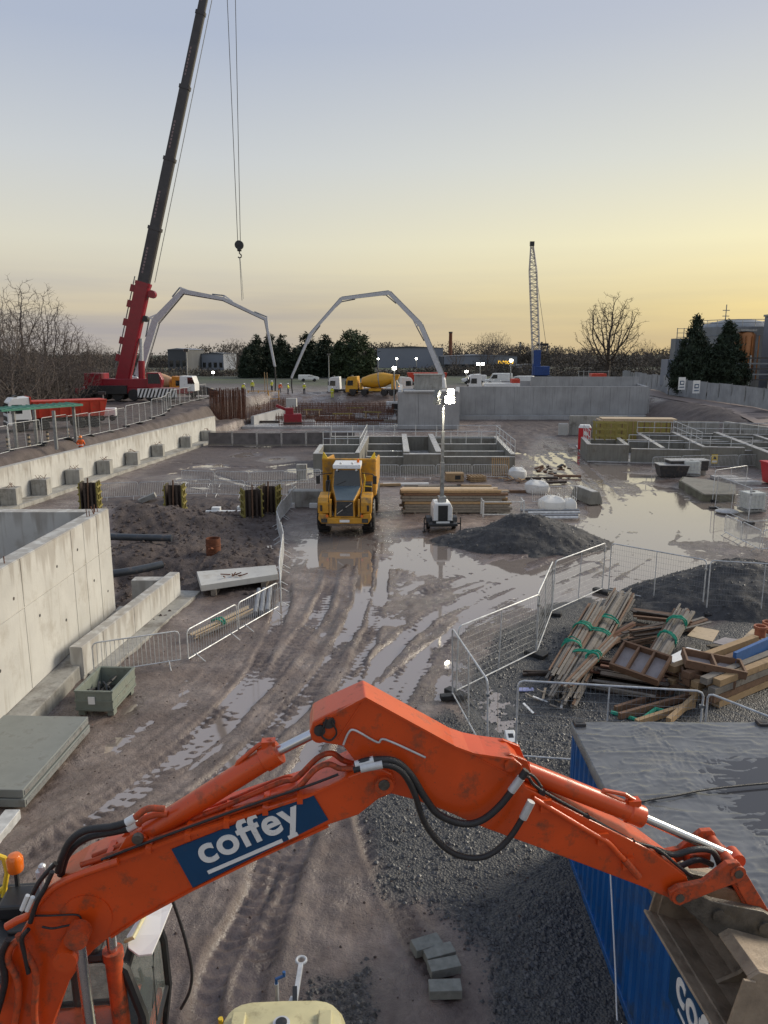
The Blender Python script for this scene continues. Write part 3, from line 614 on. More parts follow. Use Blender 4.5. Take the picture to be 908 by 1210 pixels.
lone_wall((21.0, 87), (27.4, 86.5), 2.2, .5, 'grey concrete wall block behind the red toilet cabin')
lone_wall((29.5, 84), (36, 82.5), 1.9, .4, 'pale stained concrete wall behind the yellow formwork stack')
lone_wall((36.4, 82), (39.4, 68), 2.0, .4, 'pale concrete wall slanting to the right edge above the basins')
# low broken slabs by the wet track on the right
t = thing('kerb_island', 'low dirty concrete plinth with a curved kerb beside the wet track', 'plinth')
pl = [G(802, 575), G(830, 592), G(868, 592), G(868, 580), G(838, 574), G(806, 570)]
b = MB(); b.prism([(p.x, p.y) for p in pl], -.1, .42, lambda p, o: Vector((p[0], p[1], o))); b.build('plinth', M['mossy'], t, bevel=.03)
b = MB(); b.prism([(p.x * .97 + .7, p.y * .97 + 1.4) for p in pl], .38, .445, lambda p, o: Vector((p[0], p[1], o))); b.build('top_slab', CX, t)
t = thing('steel_trough', 'dark steel trough lying on the concrete plinth', 'trough', G(824, 566) + Vector((0, 1.6, .0)), .05)
b = MB(); b.box((0, .0, .75), (2.9, .06, .75)); b.box((0, 1.0, .75), (2.9, .06, .75)); b.box((-1.42, .5, .75), (.06, .94, .75)); b.box((1.42, .5, .75), (.06, .94, .75)); b.build('trough_side', M['steel_dark'], t); b = MB(); b.box((0, .5, 1.15), (3.1, 1.25, .06)); b.build('lid', M['concrete_wet'], t); b = MB(); b.box((0, .5, .2), (2.7, .8, .4)); b.build('foot_block', C2, t)
# wet slab under construction in the background
o_ = MB().box((-7.9, 105.5, .12), (19.2, 22, .3)).build('building_slab', M['concrete_wet']); tag(o_, 'wet pale concrete slab under construction', kind='structure')
hb_ = MB(); hr_ = []
for i in range(60):
    y_ = 72 + i * 1.3; xc = 43.2 + (y_ - 72) * .04; hr_.append([Vector((xc + o_, y_, hz(xc + o_, y_) + .07)) for o_ in (-3.0, -1.5, 0, 1.5, 3.0)])
hb_.loops(hr_, closed=False, caps=False); o_ = hb_.build('haul_road', mk('haul_road', (.25, .19, .16), .6, var=.2, scale=.4, bump=.3, bscale=3), smooth=True); tag(o_, 'brown haul road on the right', kind='structure')
# ------------------------------------------------------------------ excavator
EXA = R(5); ED = Vector((math.cos(EXA), math.sin(EXA), 0)); EN = Vector((math.sin(EXA), -math.cos(EXA), 0)); EC = Vector((0, 6.4, 0)); SLEW = -3.95
def EP(px, py, off):                        # photograph pixel -> (x, z) on the excavator's vertical plane shifted by off towards the viewer
    d = ray(px, py); o = Vector((0, 0, CAMH)); t_ = ((EC + EN * off - o).dot(EN)) / d.dot(EN); p = o + d * t_
    return ((p - EC).dot(ED) - SLEW, p.z)
def E3(px, py, off): x, z = EP(px, py, off); return Vector((x, -off, z))
def xz(p, off): return Vector((p[0], -off, p[1]))
ex = thing('excavator', 'orange tracked excavator with raised boom, blue coffey board and grading bucket', 'excavator', EC + ED * SLEW, EXA)
OR, OW = M['orange'], M['orange_worn']
BW, SW = .23, .185
out = [EP(*p, BW) for p in [(-34, 1260), (0, 1165), (20, 1112), (40, 1077), (66, 1050), (91, 1035), (116, 1024), (150, 1012), (203, 992), (300, 960), (365, 939), (411, 918), (436, 909), (452, 909), (464, 915), (468, 926), (463, 938), (448, 944), (424, 963), (388, 975), (300, 1015), (228, 1050), (165, 1084), (132, 1106), (110, 1124), (94, 1142), (82, 1160), (66, 1200), (44, 1265)]]
foot = (-.35 + .75, 1.75)
out = [(foot[0] - .16, foot[1] - .1)] + out + [(foot[0] + .2, foot[1] - .1)]
b = MB(); b.prism(out, -BW, BW, xz); boom = b.build('boom', OR, ex, bevel=.012)
# weld flanges on the boom edges
b = MB(); seg = [EP(*p, BW) for p in [(66, 1050), (91, 1035), (116, 1024), (150, 1012), (203, 992), (300, 960), (365, 939), (411, 918)]]
for i in range(len(seg) - 1): b.bar(xz(seg[i], BW + .012), xz(seg[i + 1], BW + .012), .03, .022)
seg = [EP(*p, BW) for p in [(388, 975), (300, 1015), (228, 1050), (165, 1084), (132, 1106)]]
for i in range(len(seg) - 1): b.bar(xz(seg[i], BW + .010), xz(seg[i + 1], BW + .010), .026, .02)
b.build('edge_flange', OR, boom)
def boss(px, py, off, r, l, name, par, mat=OR, hole=True):
    c = E3(px, py, off); b = MB(); b.lathe([(r, -l / 2), (r, l / 2), (r * .72, l / 2), (r * .72, l / 2 - .01)], c, 'Y', 20); return b.build(name, mat, par, smooth=True)
def pin(px, py, off, r, par, l=.04):
    c = E3(px, py, off); b = MB(); b.lathe([(r, l), (r, 0)] if False else [(r * .9, -l), (r, -l * .8), (r, l)], c, 'Y', 16); return b.build('pin', M['hitch'], par, smooth=True)
boss(454, 927, BW + .02, .085, .06, 'pivot_boss', boom); pin(454, 927, BW + .045, .05, boom, .02)
# signboard
def P2(px, py, off): return E3(px, py, off)
sgn = [P2(203, 1004, BW + .016), P2(228, 1049, BW + .016), P2(388, 969, BW + .016), P2(370, 939, BW + .016)]
b = MB(); b.loops([[q + Vector((0, .014, 0)) for q in sgn], sgn]); board = b.build('sign_board', M['blue_sign'], boom)
def text_mesh(txt, size=1.0, bold=.03, ext=.004):
    c = bpy.data.curves.new('t', 'FONT'); c.body = txt; c.size = size; c.offset = bold; c.extrude = ext; c.space_character = 1.06
    o = bpy.data.objects.new('t', c); COL.objects.link(o); bpy.context.view_layer.update()
    me_ = bpy.data.meshes.new_from_object(o.evaluated_get(bpy.context.evaluated_depsgraph_get())); bpy.data.objects.remove(o)
    return me_
def put_text(txt, par, p, q, lift, mat, bold=.03, name='lettering', width=None, hs=1.0, up=None):
    """text from p to q (its baseline), standing on the plane spanned by q-p and up, lifted along the normal"""
    me_ = text_mesh(txt, 1.0, bold * .5); xs = [v.co.x for v in me_.vertices]; x0, x1 = min(xs), max(xs)
    ex_ = (q - p); L_ = ex_.length; ex_.normalize(); uy = (up - ex_ * up.dot(ex_)).normalized(); nz = ex_.cross(uy); s = L_ / (x1 - x0)
    for v in me_.vertices:
        c = p + ex_ * ((v.co.x - x0) * s) + uy * (v.co.y * s * hs) + nz * (v.co.z + lift); v.co = c
    me_.materials.clear(); me_.materials.append(mat); o = bpy.data.objects.new(name, me_); COL.objects.link(o); o.parent = par; return o
put_text('coffey', board, P2(241, 1021, BW + .016), P2(360, 970, BW + .016), .006, M['white_sign'], .045, up=Vector((-.25, 0, 1)), hs=1.0)
b = MB(); p, q = P2(246, 1031, BW + .024), P2(334, 993, BW + .024); b.bar(p, q, .006, .035); p, q = P2(341, 990, BW + .024), P2(352, 985, BW + .024); b.bar(p, q, .006, .035); b.build('underline', M['white_sign'], board)
# stick
st_out = [EP(*p, SW) for p in [(366, 866), (370, 853), (385, 845), (432, 824), (538, 882), (555, 888), (575, 892), (607, 896), (617, 904), (621, 930), (700, 970), (770, 1005), (812, 1036), (818, 1052), (808, 1064), (797, 1064), (756, 1047), (640, 1003), (571, 978), (525, 958), (489, 945), (462, 938), (446, 925), (420, 900), (406, 882), (383, 878), (370, 875)]]
b = MB(); b.prism(st_out, -SW, SW, xz); stick = b.build('dipper_arm', OR, ex, bevel=.012)
b = MB(); sg = [EP(*p, SW) for p in [(372, 856), (432, 824), (538, 882), (560, 890), (607, 897)]]
for i in range(len(sg) - 1): b.bar(xz(sg[i], SW + .008), xz(sg[i + 1], SW + .008), .02, .02)
sg = [EP(*p, SW) for p in [(432, 824), (400, 872)]]; b.bar(xz(sg[0], SW + .004), xz(sg[1], SW + .004), .012, .012)
sg = [EP(*p, SW) for p in [(538, 882), (612, 920)]]; b.bar(xz(sg[0], SW + .004), xz(sg[1], SW + .004), .012, .012)
b.build('edge_flange', OR, stick)
boss(378, 863, SW + .012, .05, .03, 'pin_boss', stick, M['steel_dark']); boss(604, 904, SW + .012, .06, .03, 'pin_boss', stick); boss(802, 1056, SW + .02, .075, .05, 'pin_boss', stick, OW)
boss(389, 854, SW + .012, .055, .012, 'inspection_ring', stick, M['steel_dark'])
def cyl(p0, p1, p2, rb_, rr, name, mat, par):
    p0, p1, p2 = Vector(p0), Vector(p1), Vector(p2); e_ = thing_part(name, par); d = (p1 - p0).normalized(); b = MB()
    b.tube([p0 - d * .02, p0 + d * .12, p0 + d * .13, p1 - d * .16, p1 - d * .15, p1, p1 + d * .012], [rb_ * .8, rb_ * .8, rb_, rb_, rb_ * 1.16, rb_ * 1.16, rb_ * .8], 20); o = b.build(name, mat, par, smooth=True)
    b = MB(); b.tube([p1 - d * .02, p2], rr, 16); b.build('rod', M['steel_rod'], o, smooth=True)
    b = MB(); b.lathe([(rr * 1.7, -rb_ * .8), (rr * 1.7, rb_ * .8)], p2, 'Y', 16); b.build('rod_eye', mat, o, smooth=True)
    b = MB(); b.tube([p1 - d * .08 + Vector((0, 0, rb_)), p1 - d * .08 + Vector((0, 0, rb_ + .05)), p1 - d * .20 + Vector((0, 0, rb_ + .07)), p1 - d * .42 + Vector((0, 0, rb_ + .03)), p1 - d * .46 + Vector((0, 0, rb_ * .8))], .022, 8); b.box(p1 - d * .10 + Vector((0, 0, rb_ + .03)), (.12, .09, .06)); b.build('port_pipe', mat, o)
    return o
def thing_part(n, p): return None
cyl(E3(162, 992, 0), E3(329, 887, 0), E3(378, 863, 0), .102, .048, 'arm_cylinder', OR, ex)
cyl(E3(606, 905, 0), E3(758, 965, 0), E3(868, 1013, 0), .092, .045, 'bucket_cylinder', OR, ex)
for sgn_ in (-1, 1):                        # lugs for the arm cylinder
    b = MB(); b.prism([EP(*p, .1) for p in [(122, 1024), (140, 1003), (151, 985), (163, 979), (174, 985), (182, 1002)]], sgn_ * .12, sgn_ * .16, xz); b.build('cylinder_lug', OR, boom, bevel=.006)
pin(163, 991, .18, .05, boom, .02)
for px, py, o_ in ((604, 904, .12),):
    for sgn_ in (-1, 1): b = MB(); b.prism([EP(*p, .12) for p in [(585, 893), (602, 889), (622, 897), (628, 912), (615, 925), (590, 912)]], sgn_ * .11, sgn_ * .15, xz); b.build('cylinder_lug', OR, stick, bevel=.006)
# lift cylinders with their cross tube
b = MB(); c = E3(97, 1088, 0); b.lathe([(.10, -.50), (.10, .50)], c, 'Y', 20); b.build('cross_tube', OR, boom, smooth=True)
b = MB(); c = E3(103, 1083, BW); b.lathe([(.22, 0), (.22, .02), (.19, .025)][::-1], c + Vector((0, -.012, 0)), 'Y', 28); b.build('reinforcing_disc', OR, boom, smooth=True)
for off in (.40, -.40):
    top = Vector((c.x - .03, -off, c.z - .04)); bot = Vector((1.35, -off, 1.3)); d = bot - top
    mid = top + d * (.62 if off > 0 else .30); dd = d.normalized(); b = MB()
    b.tube([bot, mid + dd * .1, mid + dd * .09, mid], [.085, .085, .1, .1], 20); o = b.build('lift_cylinder', OW, ex, smooth=True)
    b = MB(); b.tube([mid, top], .05, 16); b.build('rod', M['steel_rod'], o, smooth=True)
    b = MB(); b.lathe([(.1, -.07), (.1, .07)], top, 'Y', 18); b.build('rod_eye', OW, o, smooth=True)
def run(pts, off, r, name, mat, par, n=10, offs=None, sm=6):
    P3 = [E3(p[0], p[1], offs[i] if offs else off) for i, p in enumerate(pts)]
    Q = [P3[0]] + P3 + [P3[-1]]; o_ = []
    for i in range(1, len(Q) - 2):
        for k in range(sm):
            t_ = k / sm; a_, b_, c_, d_ = Q[i - 1:i + 3]; o_.append(.5 * ((2 * b_) + (c_ - a_) * t_ + (2 * a_ - 5 * b_ + 4 * c_ - d_) * t_ * t_ + (3 * b_ - a_ - 3 * c_ + d_) * t_ ** 3))
    o_.append(P3[-1]); b = MB(); b.tube(o_, r, n); return b.build(name, mat, par, smooth=True)
HS = M['hose']
run([(420, 905), (434, 899), (465, 899), (485, 915), (502, 942), (518, 962), (545, 973), (568, 970), (591, 952), (614, 922), (622, 910)], .30, .033, 'hose', HS, ex)
run([(418, 910), (430, 907), (456, 904), (475, 912), (489, 935), (502, 972), (525, 1001), (551, 1013), (578, 1010), (604, 988), (627, 949)], .33, .028, 'hose', HS, ex)
for (a_, b_, o_) in (((420, 904), (442, 898), .30), ((426, 908), (452, 903), .33), ((604, 935), (616, 919), .30), ((618, 967), (628, 947), .33)):
    b = MB(); b.tube([E3(*a_, o_), E3(*b_, o_)], .037, 12); b.build('hose_fitting', M['galv'], ex, smooth=True)
run([(96, 1022), (150, 1004), (250, 968), (330, 940), (352, 931), (372, 910), (388, 903), (402, 908), (418, 908)], .15, .026, 'pipe', OW, boom)
run([(110, 1012), (180, 985), (260, 955), (330, 925), (350, 920), (375, 896), (392, 890), (405, 898), (420, 903)], .02, .026, 'pipe', OW, boom)
run([(120, 1016), (200, 986), (300, 950), (360, 930), (400, 915)], .2, .012, 'cable', HS, boom)
run([(104, 1012), (190, 978), (270, 946), (332, 920), (346, 918)], -.1, .02, 'pipe', OW, boom)
for px, py in ((130, 1016), (180, 998), (225, 983), (270, 968), (315, 953), (355, 940)):
    b = MB(); c = E3(px, py - 6, .1); b.box(c, (.05, .34, .06)); b.build('pipe_clamp', OR, boom)
run([(69, 1030), (74, 1012), (84, 993), (102, 981), (132, 977), (150, 972)], .12, .034, 'hose', HS, ex)
run([(72, 1034), (78, 1014), (90, 998), (108, 988), (134, 983), (152, 979)], .06, .034, 'hose', HS, ex)
for a_, b_, o_ in (((150, 972), (160, 966), .12), ((152, 979), (162, 973), .06)):
    b = MB(); b.tube([E3(*a_, o_), E3(*b_, o_)], .038, 12); b.build('hose_fitting', M['white_paint'], ex, smooth=True)
run([(160, 966), (170, 958), (180, 955), (195, 956)], .12, .03, 'pipe', OW, ex)
run([(162, 974), (172, 967), (186, 962), (198, 962)], .06, .03, 'pipe', OW, ex)
run([(8, 1095), (20, 1088), (35, 1080), (55, 1055), (83, 1038), (116, 1026), (140, 1018)], .27, .034, 'pipe', OR, boom)
run([(30, 1105), (14, 1118), (10, 1135), (20, 1156), (22, 1180), (15, 1225)], .3, .032, 'hose', OW, ex)
run([(22, 1104), (30, 1124), (40, 1142), (43, 1160), (41, 1195), (44, 1230)], .34, .030, 'hose', OW, ex)
run([(10, 1110), (2, 1130), (6, 1160), (-4, 1200)], .32, .030, 'hose', HS, ex)
run([(34, 1098), (26, 1110), (30, 1130), (34, 1150)], .36, .02, 'hose', HS, ex)
run([(50, 1095), (62, 1097), (78, 1094), (84, 1093)], .30, .010, 'cable', HS, boom)
run([(36, 1082), (60, 1082), (90, 1081), (96, 1086)], .25, .008, 'cable', M['black'], boom)
run([(36, 1090), (44, 1066), (54, 1048), (62, 1030)], .30, .022, 'hose', HS, ex); run([(26, 1084), (36, 1062), (48, 1040), (66, 1020)], .2, .022, 'hose', HS, ex)
b = MB(); b.tube([E3(26, 1075, .33), E3(33, 1058, .33)], .02, 8); b.tube([E3(32, 1076, .33), E3(39, 1060, .33)], .02, 8); b.build('hose_fitting', M['white_paint'], ex)
run([(406, 880), (412, 866), (420, 863), (446, 877), (456, 874), (503, 895)], SW + .02, .010, 'grease_line', M['galv'], stick, 6)
run([(392, 852), (398, 866), (390, 875), (380, 868), (386, 850)], SW + .03, .009, 'grease_hose', HS, stick, 6)
run([(630, 943), (665, 964), (702, 986), (719, 996), (732, 1010), (740, 1018), (752, 1033)], SW + .03, .026, 'pipe', OR, stick)
b = MB(); b.tube([E3(738, 1016, SW + .03), E3(755, 1036, SW + .03)], .036, 10); b.build('hose_fitting', OW, stick)
for px, py in ((645, 952), (712, 991), (742, 1020)):
    b = MB(); b.box(E3(px, py, SW + .015), (.1, .04, .12)); b.build('pipe_clamp', OR, stick)
run([(618, 920), (624, 918), (637, 932), (692, 963), (746, 993), (776, 1003), (800, 1022), (818, 1036)], SW - .03, .016, 'hose', HS, stick)
run([(610, 924), (618, 914), (630, 917), (640, 930)], SW + .06, .014, 'hose', HS, stick)
run([(776, 1004), (796, 1010), (820, 1004), (842, 1006), (852, 1026)], .1, .030, 'hose', HS, ex); run([(796, 1030), (808, 1022), (826, 1016), (842, 1022)], -.05, .028, 'hose', HS, ex)
for px, py in ((640, 936), (692, 965), (746, 995)): b = MB(); b.box(E3(px, py, SW - .03), (.06, .05, .05)); b.build('pipe_clamp', M['black'], stick)
b = MB(); b.box(E3(823, 1012, -.18), (.22, .16, .16)); b.build('valve_block', OW, ex, bevel=.01)
# bucket linkage
for s_ in (-1, 1):
    off = s_ * .25; b = MB(); b.prism([EP(*p, .25) for p in [(791, 1062), (790, 1052), (800, 1046), (830, 1040), (858, 1018), (872, 1017), (878, 1028), (872, 1040), (845, 1050), (816, 1062), (802, 1068)]], off - .03, off + .03, xz); o = b.build('side_link', OW, ex, bevel=.008)
    for px, py in ((801, 1057), (870, 1029)): b = MB(); b.lathe([(.075, -.014), (.075, .014)], xz(EP(px, py, .25), off + s_ * .032), 'Y', 16); b.build('pin_boss', OW, o, smooth=True); b = MB(); b.lathe([(.042, -.012), (.042, .012)], xz(EP(px, py, .25), off + s_ * .047), 'Y', 14); b.build('pin', M['hitch'], o, smooth=True)
for s_ in (-1, 1):
    off = s_ * .13; b = MB(); b.prism([EP(*p, .13) for p in [(862, 1022), (874, 1020), (884, 1036), (908, 1076), (906, 1090), (893, 1088), (872, 1050)]], off - .035, off + .035, xz); b.build('tipping_link', OW, ex, bevel=.008)
b = MB(); b.lathe([(.06, -.27), (.06, .27)], xz(EP(870, 1029, .25), 0), 'Y', 16); b.build('link_tube', OW, ex, smooth=True)
ht = None
for s_ in (-1, 1):
    off = s_ * .20; b = MB(); b.prism([EP(*p, .2) for p in [(796, 1060), (806, 1050), (828, 1056), (840, 1062), (870, 1068), (900, 1074), (922, 1088), (925, 1108), (900, 1112), (870, 1104), (845, 1104), (828, 1088), (812, 1074)]], off - .04, off + .04, xz); o = b.build('quick_hitch', M['hitch'], ex, bevel=.01)
    for px, py in ((846, 1077), (900, 1092), (805, 1058)): b = MB(); b.lathe([(.062, -.014), (.062, .014), (.04, .02)], xz(EP(px, py, .2), off + s_ * .05), 'Y', 16); b.build('pin', M['hitch'], o, smooth=True)
b = MB(); b.box(xz(EP(862, 1090, 0), 0), (.3, .34, .08)); b.build('hitch_body', M['hitch'], ex, bevel=.01)
hp1 = EP(846, 1077, .2); hp2 = EP(900, 1092, .2); lip = EP(778, 1085, -.72)
HWB = .75
prof = [lip, (lip[0] + .22, lip[1] - .09), (lip[0] + .46, lip[1] - .10), (lip[0] + .70, lip[1] + .0), (lip[0] + .85, lip[1] + .22), (lip[0] + .84, lip[1] + .48), (hp2[0] + .02, hp2[1] - .12), (hp1[0] + .12, hp1[1] - .16), (hp1[0] + .02, hp1[1] - .22)]
def offset(pr, t_):
    o = []
    for i, p in enumerate(pr):
        a_ = pr[max(i - 1, 0)]; c_ = pr[min(i + 1, len(pr) - 1)]; dx, dz = c_[0] - a_[0], c_[1] - a_[1]; l = math.hypot(dx, dz); o.append((p[0] - dz / l * t_, p[1] + dx / l * t_))
    return o
inn = offset(prof, .035); b = MB(); b.prism(prof + inn[::-1], -HWB, HWB, xz); bk = b.build('bucket', M['bucket'], ex, bevel=.006)
for s_ in (-1, 1):
    b = MB(); b.prism(prof, s_ * HWB, s_ * (HWB + .035), xz); b.build('side_plate', M['bucket'], bk, bevel=.006)
    b = MB(); b.bar(xz((lip[0] - .02, lip[1]), s_ * (HWB + .05)), xz(prof[-1], s_ * (HWB + .05)), .03, .12); b.build('side_cutter', M['bucket'], bk, bevel=.006)
b = MB(); d0 = Vector((prof[0][0] - prof[1][0], 0, prof[0][1] - prof[1][1])).normalized(); p0 = xz(lip, 0); b.bar(p0 + Vector((0, HWB + .04, 0)) + d0 * .05, p0 - Vector((0, HWB + .04, 0)) + d0 * .05, .2, .03, up=(-d0.z, 0, d0.x)); b.build('cutting_edge', M['bucket'], bk, bevel=.006)
b = MB(); b.prism([inn[1], inn[2], inn[3], inn[4], inn[5], (inn[5][0] - .12, inn[5][1] - .05), (inn[4][0] - .16, inn[4][1]), (inn[3][0] - .1, inn[3][1] + .12), (inn[2][0], inn[2][1] + .1)], .1, .14, xz); b.build('stiffener_rib', M['bucket'], bk)
for s_ in (-1, 1):
    b = MB(); b.prism([(hp1[0] - .06, hp1[1] + .05), (hp1[0] + .05, hp1[1] + .08), (hp2[0] + .05, hp2[1] + .08), (hp2[0] + .10, hp2[1] - .14), (hp1[0] + .1, hp1[1] - .2), (hp1[0], hp1[1] - .22)], s_ * .11, s_ * .15, xz); b.build('bucket_ear', M['bucket'], bk, bevel=.008)
# cab: dark frame, glass, roof, visor, beacon, rail
cx0, cx1 = 3.95 - 4.35, 3.95 - 2.45          # local x rear / front
cy0, cy1 = .42, 1.45                        # local y (far side of the boom)
b = MB()
for y in (cy0, cy1):
    b.tube([(cx1 - .32, y, 3.22), (cx1 - .12, y, 3.05), (cx1 + .02, y, 2.5), (cx1 + .04, y, 1.9), (cx1 - .05, y, 1.25)], .055, 8)
    b.tube([(cx1 - .95, y, 3.22), (cx1 - .9, y, 1.25)], .05, 8); b.tube([(cx0, y, 3.2), (cx0, y, 1.25)], .06, 8); b.tube([(cx0, y, 3.2), (cx1 - .32, y, 3.22)], .06, 8); b.tube([(cx0, y, 1.9), (cx1, y, 1.9)], .035, 8)
b.tube([(cx1 - .12, cy0, 3.05), (cx1 - .12, cy1, 3.05)], .05, 8); b.tube([(cx1 + .03, cy0, 1.9), (cx1 + .03, cy1, 1.9)], .035, 8); b.tube([(cx0, cy0, 3.2), (cx0, cy1, 3.2)], .05, 8)
cab = b.build('cab_frame', M['black'], ex, smooth=True)
gm = bpy.data.materials.new('cab_glass'); gm.use_nodes = True; pp = gm.node_tree.nodes['Principled BSDF']; pp.inputs['Base Color'].default_value = (.55, .62, .6, 1); pp.inputs['Roughness'].default_value = .03; pp.inputs['Transmission Weight'].default_value = .9; pp.inputs['IOR'].default_value = 1.12
b = MB(); fr = [(cx1 - .12, 3.02), (cx1 + .01, 2.5), (cx1 + .03, 1.92), (cx1 - .05, 1.3)]
b.loops([[Vector((x, cy0 + .06, z)), Vector((x, cy1 - .06, z))] for x, z in fr], closed=False, caps=False); b.build('windscreen', gm, cab)
for y in (cy0, cy1):
    b = MB(); b.add([(cx0 + .05, y, 1.9), (cx1 - .02, y, 1.9), (cx1 - .2, y, 3.1), (cx0 + .05, y, 3.15)], [(0, 1, 2, 3)]); b.build('side_window', gm, cab)
b = MB(); b.box(((cx0 + cx1) / 2 - .05, (cy0 + cy1) / 2, 1.55), (cx1 - cx0 - .1, cy1 - cy0 - .04, .66)); b.build('cab_lower_panel', OR, cab, bevel=.02)
b = MB(); b.box(((cx0 + cx1) / 2 - .2, (cy0 + cy1) / 2, 3.27), (cx1 - cx0 - .3, cy1 - cy0 + .06, .12)); roof = b.build('cab_roof', M['black'], cab, bevel=.04)
b = MB(); b.box((cx0 + .85, .95, 3.35), (.55, .6, .05)); b.build('roof_hatch', M['black'], roof, bevel=.02)
b = MB(); b.box((cx0 + .25, .95, 2.2), (.55, .5, .7)); b.box((cx0 + .55, .95, 1.95), (.55, .5, .16)); b.build('seat', M['black'], cab, bevel=.06)
b = MB(); b.tube([(cx1 - .35, .6, 1.9), (cx1 - .4, .6, 2.25)], .03, 8); b.tube([(cx1 - .35, 1.25, 1.9), (cx1 - .4, 1.25, 2.25)], .03, 8); b.box((cx1 - .25, .95, 2.05), (.25, .7, .1)); b.build('console', M['black'], cab)
b = MB(); b.tube([(cx1 + .03, .9, 1.95), (cx1 + .0, 1.0, 2.55)], .012, 6); b.bar((cx1 + .02, .8, 2.2), (cx1 - .03, 1.25, 2.75), .02, .02); b.build('wiper', M['black'], cab)
vis = [G(208, 1060, 3.22), G(192, 1062, 3.22), G(168, 1080, 3.22), G(150, 1108, 3.2), G(152, 1122, 3.16), G(164, 1131, 3.12), G(180, 1129, 3.12), G(190, 1106, 3.16)]
mi = Matrix.Translation(ex.location) @ Matrix.Rotation(EXA, 4, 'Z'); mi.invert(); vis = [mi @ v for v in vis]
b = MB(); b.loops([vis, [v + Vector((0, 0, .02)) for v in vis]]); b.build('sun_visor', M['white_paint'], cab, bevel=.005)
b = MB(); a0 = mi @ G(172, 1080, 3.26); a1 = mi @ G(158, 1108, 3.26); a2 = mi @ G(148, 1112, 3.2); b.tube([a0, a1, a2], .022, 8); b.build('visor_bracket', M['cream'], cab)
bc = mi @ GY(18, 1020, 7.25); b = MB(); b.lathe([(.075, -.09), (.085, -.06), (.085, .06), (.06, .1), (.01, .11)], bc, 'Z', 16); bo = b.build('beacon', M['amber'], ex, smooth=True); b = MB(); b.tube([(bc.x, bc.y, bc.z - .09), (bc.x, bc.y, 3.3)], .025, 8); b.build('beacon_stalk', M['black'], bo)
b = MB(); r0 = mi @ GY(-2, 1055, 7.3); r1 = mi @ GY(6, 1048, 7.3); r2 = mi @ GY(9, 1030, 7.3); r3 = mi @ GY(5, 1014, 7.3); r4 = mi @ GY(-6, 1010, 7.3); b.tube([r0, r1, r2, r3, r4, r4 - Vector((.3, 0, .1)), Vector((r4.x - .3, r4.y, 2.3))], .03, 8); b.tube([r1, Vector((r1.x - .05, r1.y, 3.2))], .03, 8); b.build('handrail', M['yrail'], ex, smooth=True)
b = MB()
for px, py in ((47, 1032), (63, 1026), (50, 1026)): c = mi @ GY(px, py, 7.0); b.lathe([(.035, -.05), (.04, .03), (.02, .05)], c, 'Z', 10); b.tube([c, (c.x, c.y, 3.3)], .015, 6)
b.build('roof_aerial', M['galv'], roof)
b = MB(); c = mi @ GY(30, 1042, 7.1); b.box((c.x, c.y, 3.42), (.5, .35, .16)); b.build('roof_box', M['black'], roof, bevel=.03)
run([(204, 1064), (213, 1090), (221, 1118), (227, 1148), (224, 1172), (214, 1192)], -.35, .016, 'cable', HS, ex)
# upper structure, mostly out of the picture
b = MB(); b.box((-1.0, 0, 1.18), (4.4, 2.6, .25)); b.build('deck', M['black'], ex, bevel=.02)
b = MB(); b.box((-1.75, -.1, 1.85), (2.0, 2.5, 1.1)); b.build('engine_cover', OR, ex, bevel=.05)
b = MB(); b.prism([(-2.7, -1.3), (-3.15, -.8), (-3.2, 0), (-3.15, .8), (-2.7, 1.3)], 1.1, 2.25, lambda p, o: Vector((p[0], p[1], o))); b.build('counterweight', OR, ex, bevel=.06)
b = MB(); b.lathe([(.75, .75), (.75, 1.08)], (0, 0, 0), 'Z', 24); b.build('slew_ring', M['steel_dark'], ex)
UC = R(26)
def uc(x, y, z): return Vector((x * math.cos(UC) - y * math.sin(UC), x * math.sin(UC) + y * math.cos(UC), z))
b = MB(); b.box((0, 0, .6), (2.2, 1.7, .4), UC); b.build('undercarriage', OR, ex, bevel=.03)
shoe = None
for s_ in (-1, 1):
    e_ = empty('track'); e_.parent = ex; e_.rotation_euler = (0, 0, UC); e_.location = uc(0, s_ * 1.1, 0)
    b = MB(); b.box((0, 0, .5), (3.2, .34, .5)); b.build('track_frame', M['steel_dark'], e_)
    L_ = 1.65; rr = .42; per = 4 * L_ + 2 * math.pi * rr; n = 46
    for i in range(n):
        s0 = per * i / n
        if s0 < 2 * L_: p = (-L_ + s0, .08); a_ = 0
        elif s0 < 2 * L_ + math.pi * rr: th = (s0 - 2 * L_) / rr; p = (L_ + rr * math.sin(th), .08 + rr - rr * math.cos(th)); a_ = th
        elif s0 < 4 * L_ + math.pi * rr: p = (L_ - (s0 - 2 * L_ - math.pi * rr), .08 + 2 * rr); a_ = math.pi
        else: th = math.pi + (s0 - 4 * L_ - math.pi * rr) / rr; p = (-L_ + rr * math.sin(th), .08 + rr - rr * math.cos(th)); a_ = th
        if shoe is None:
            b = MB(); b.box((0, 0, 0), (.17, .6, .03)); b.box((-.06, 0, -.03), (.02, .6, .04)); b.box((.02, 0, -.03), (.02, .6, .04)); o = b.build('track_shoe', M['rust'], e_); shoe = o.data
        else: o = share('track_shoe', shoe, e_)
        o.location = (p[0], 0, p[1]); o.rotation_euler = (0, -a_, 0)
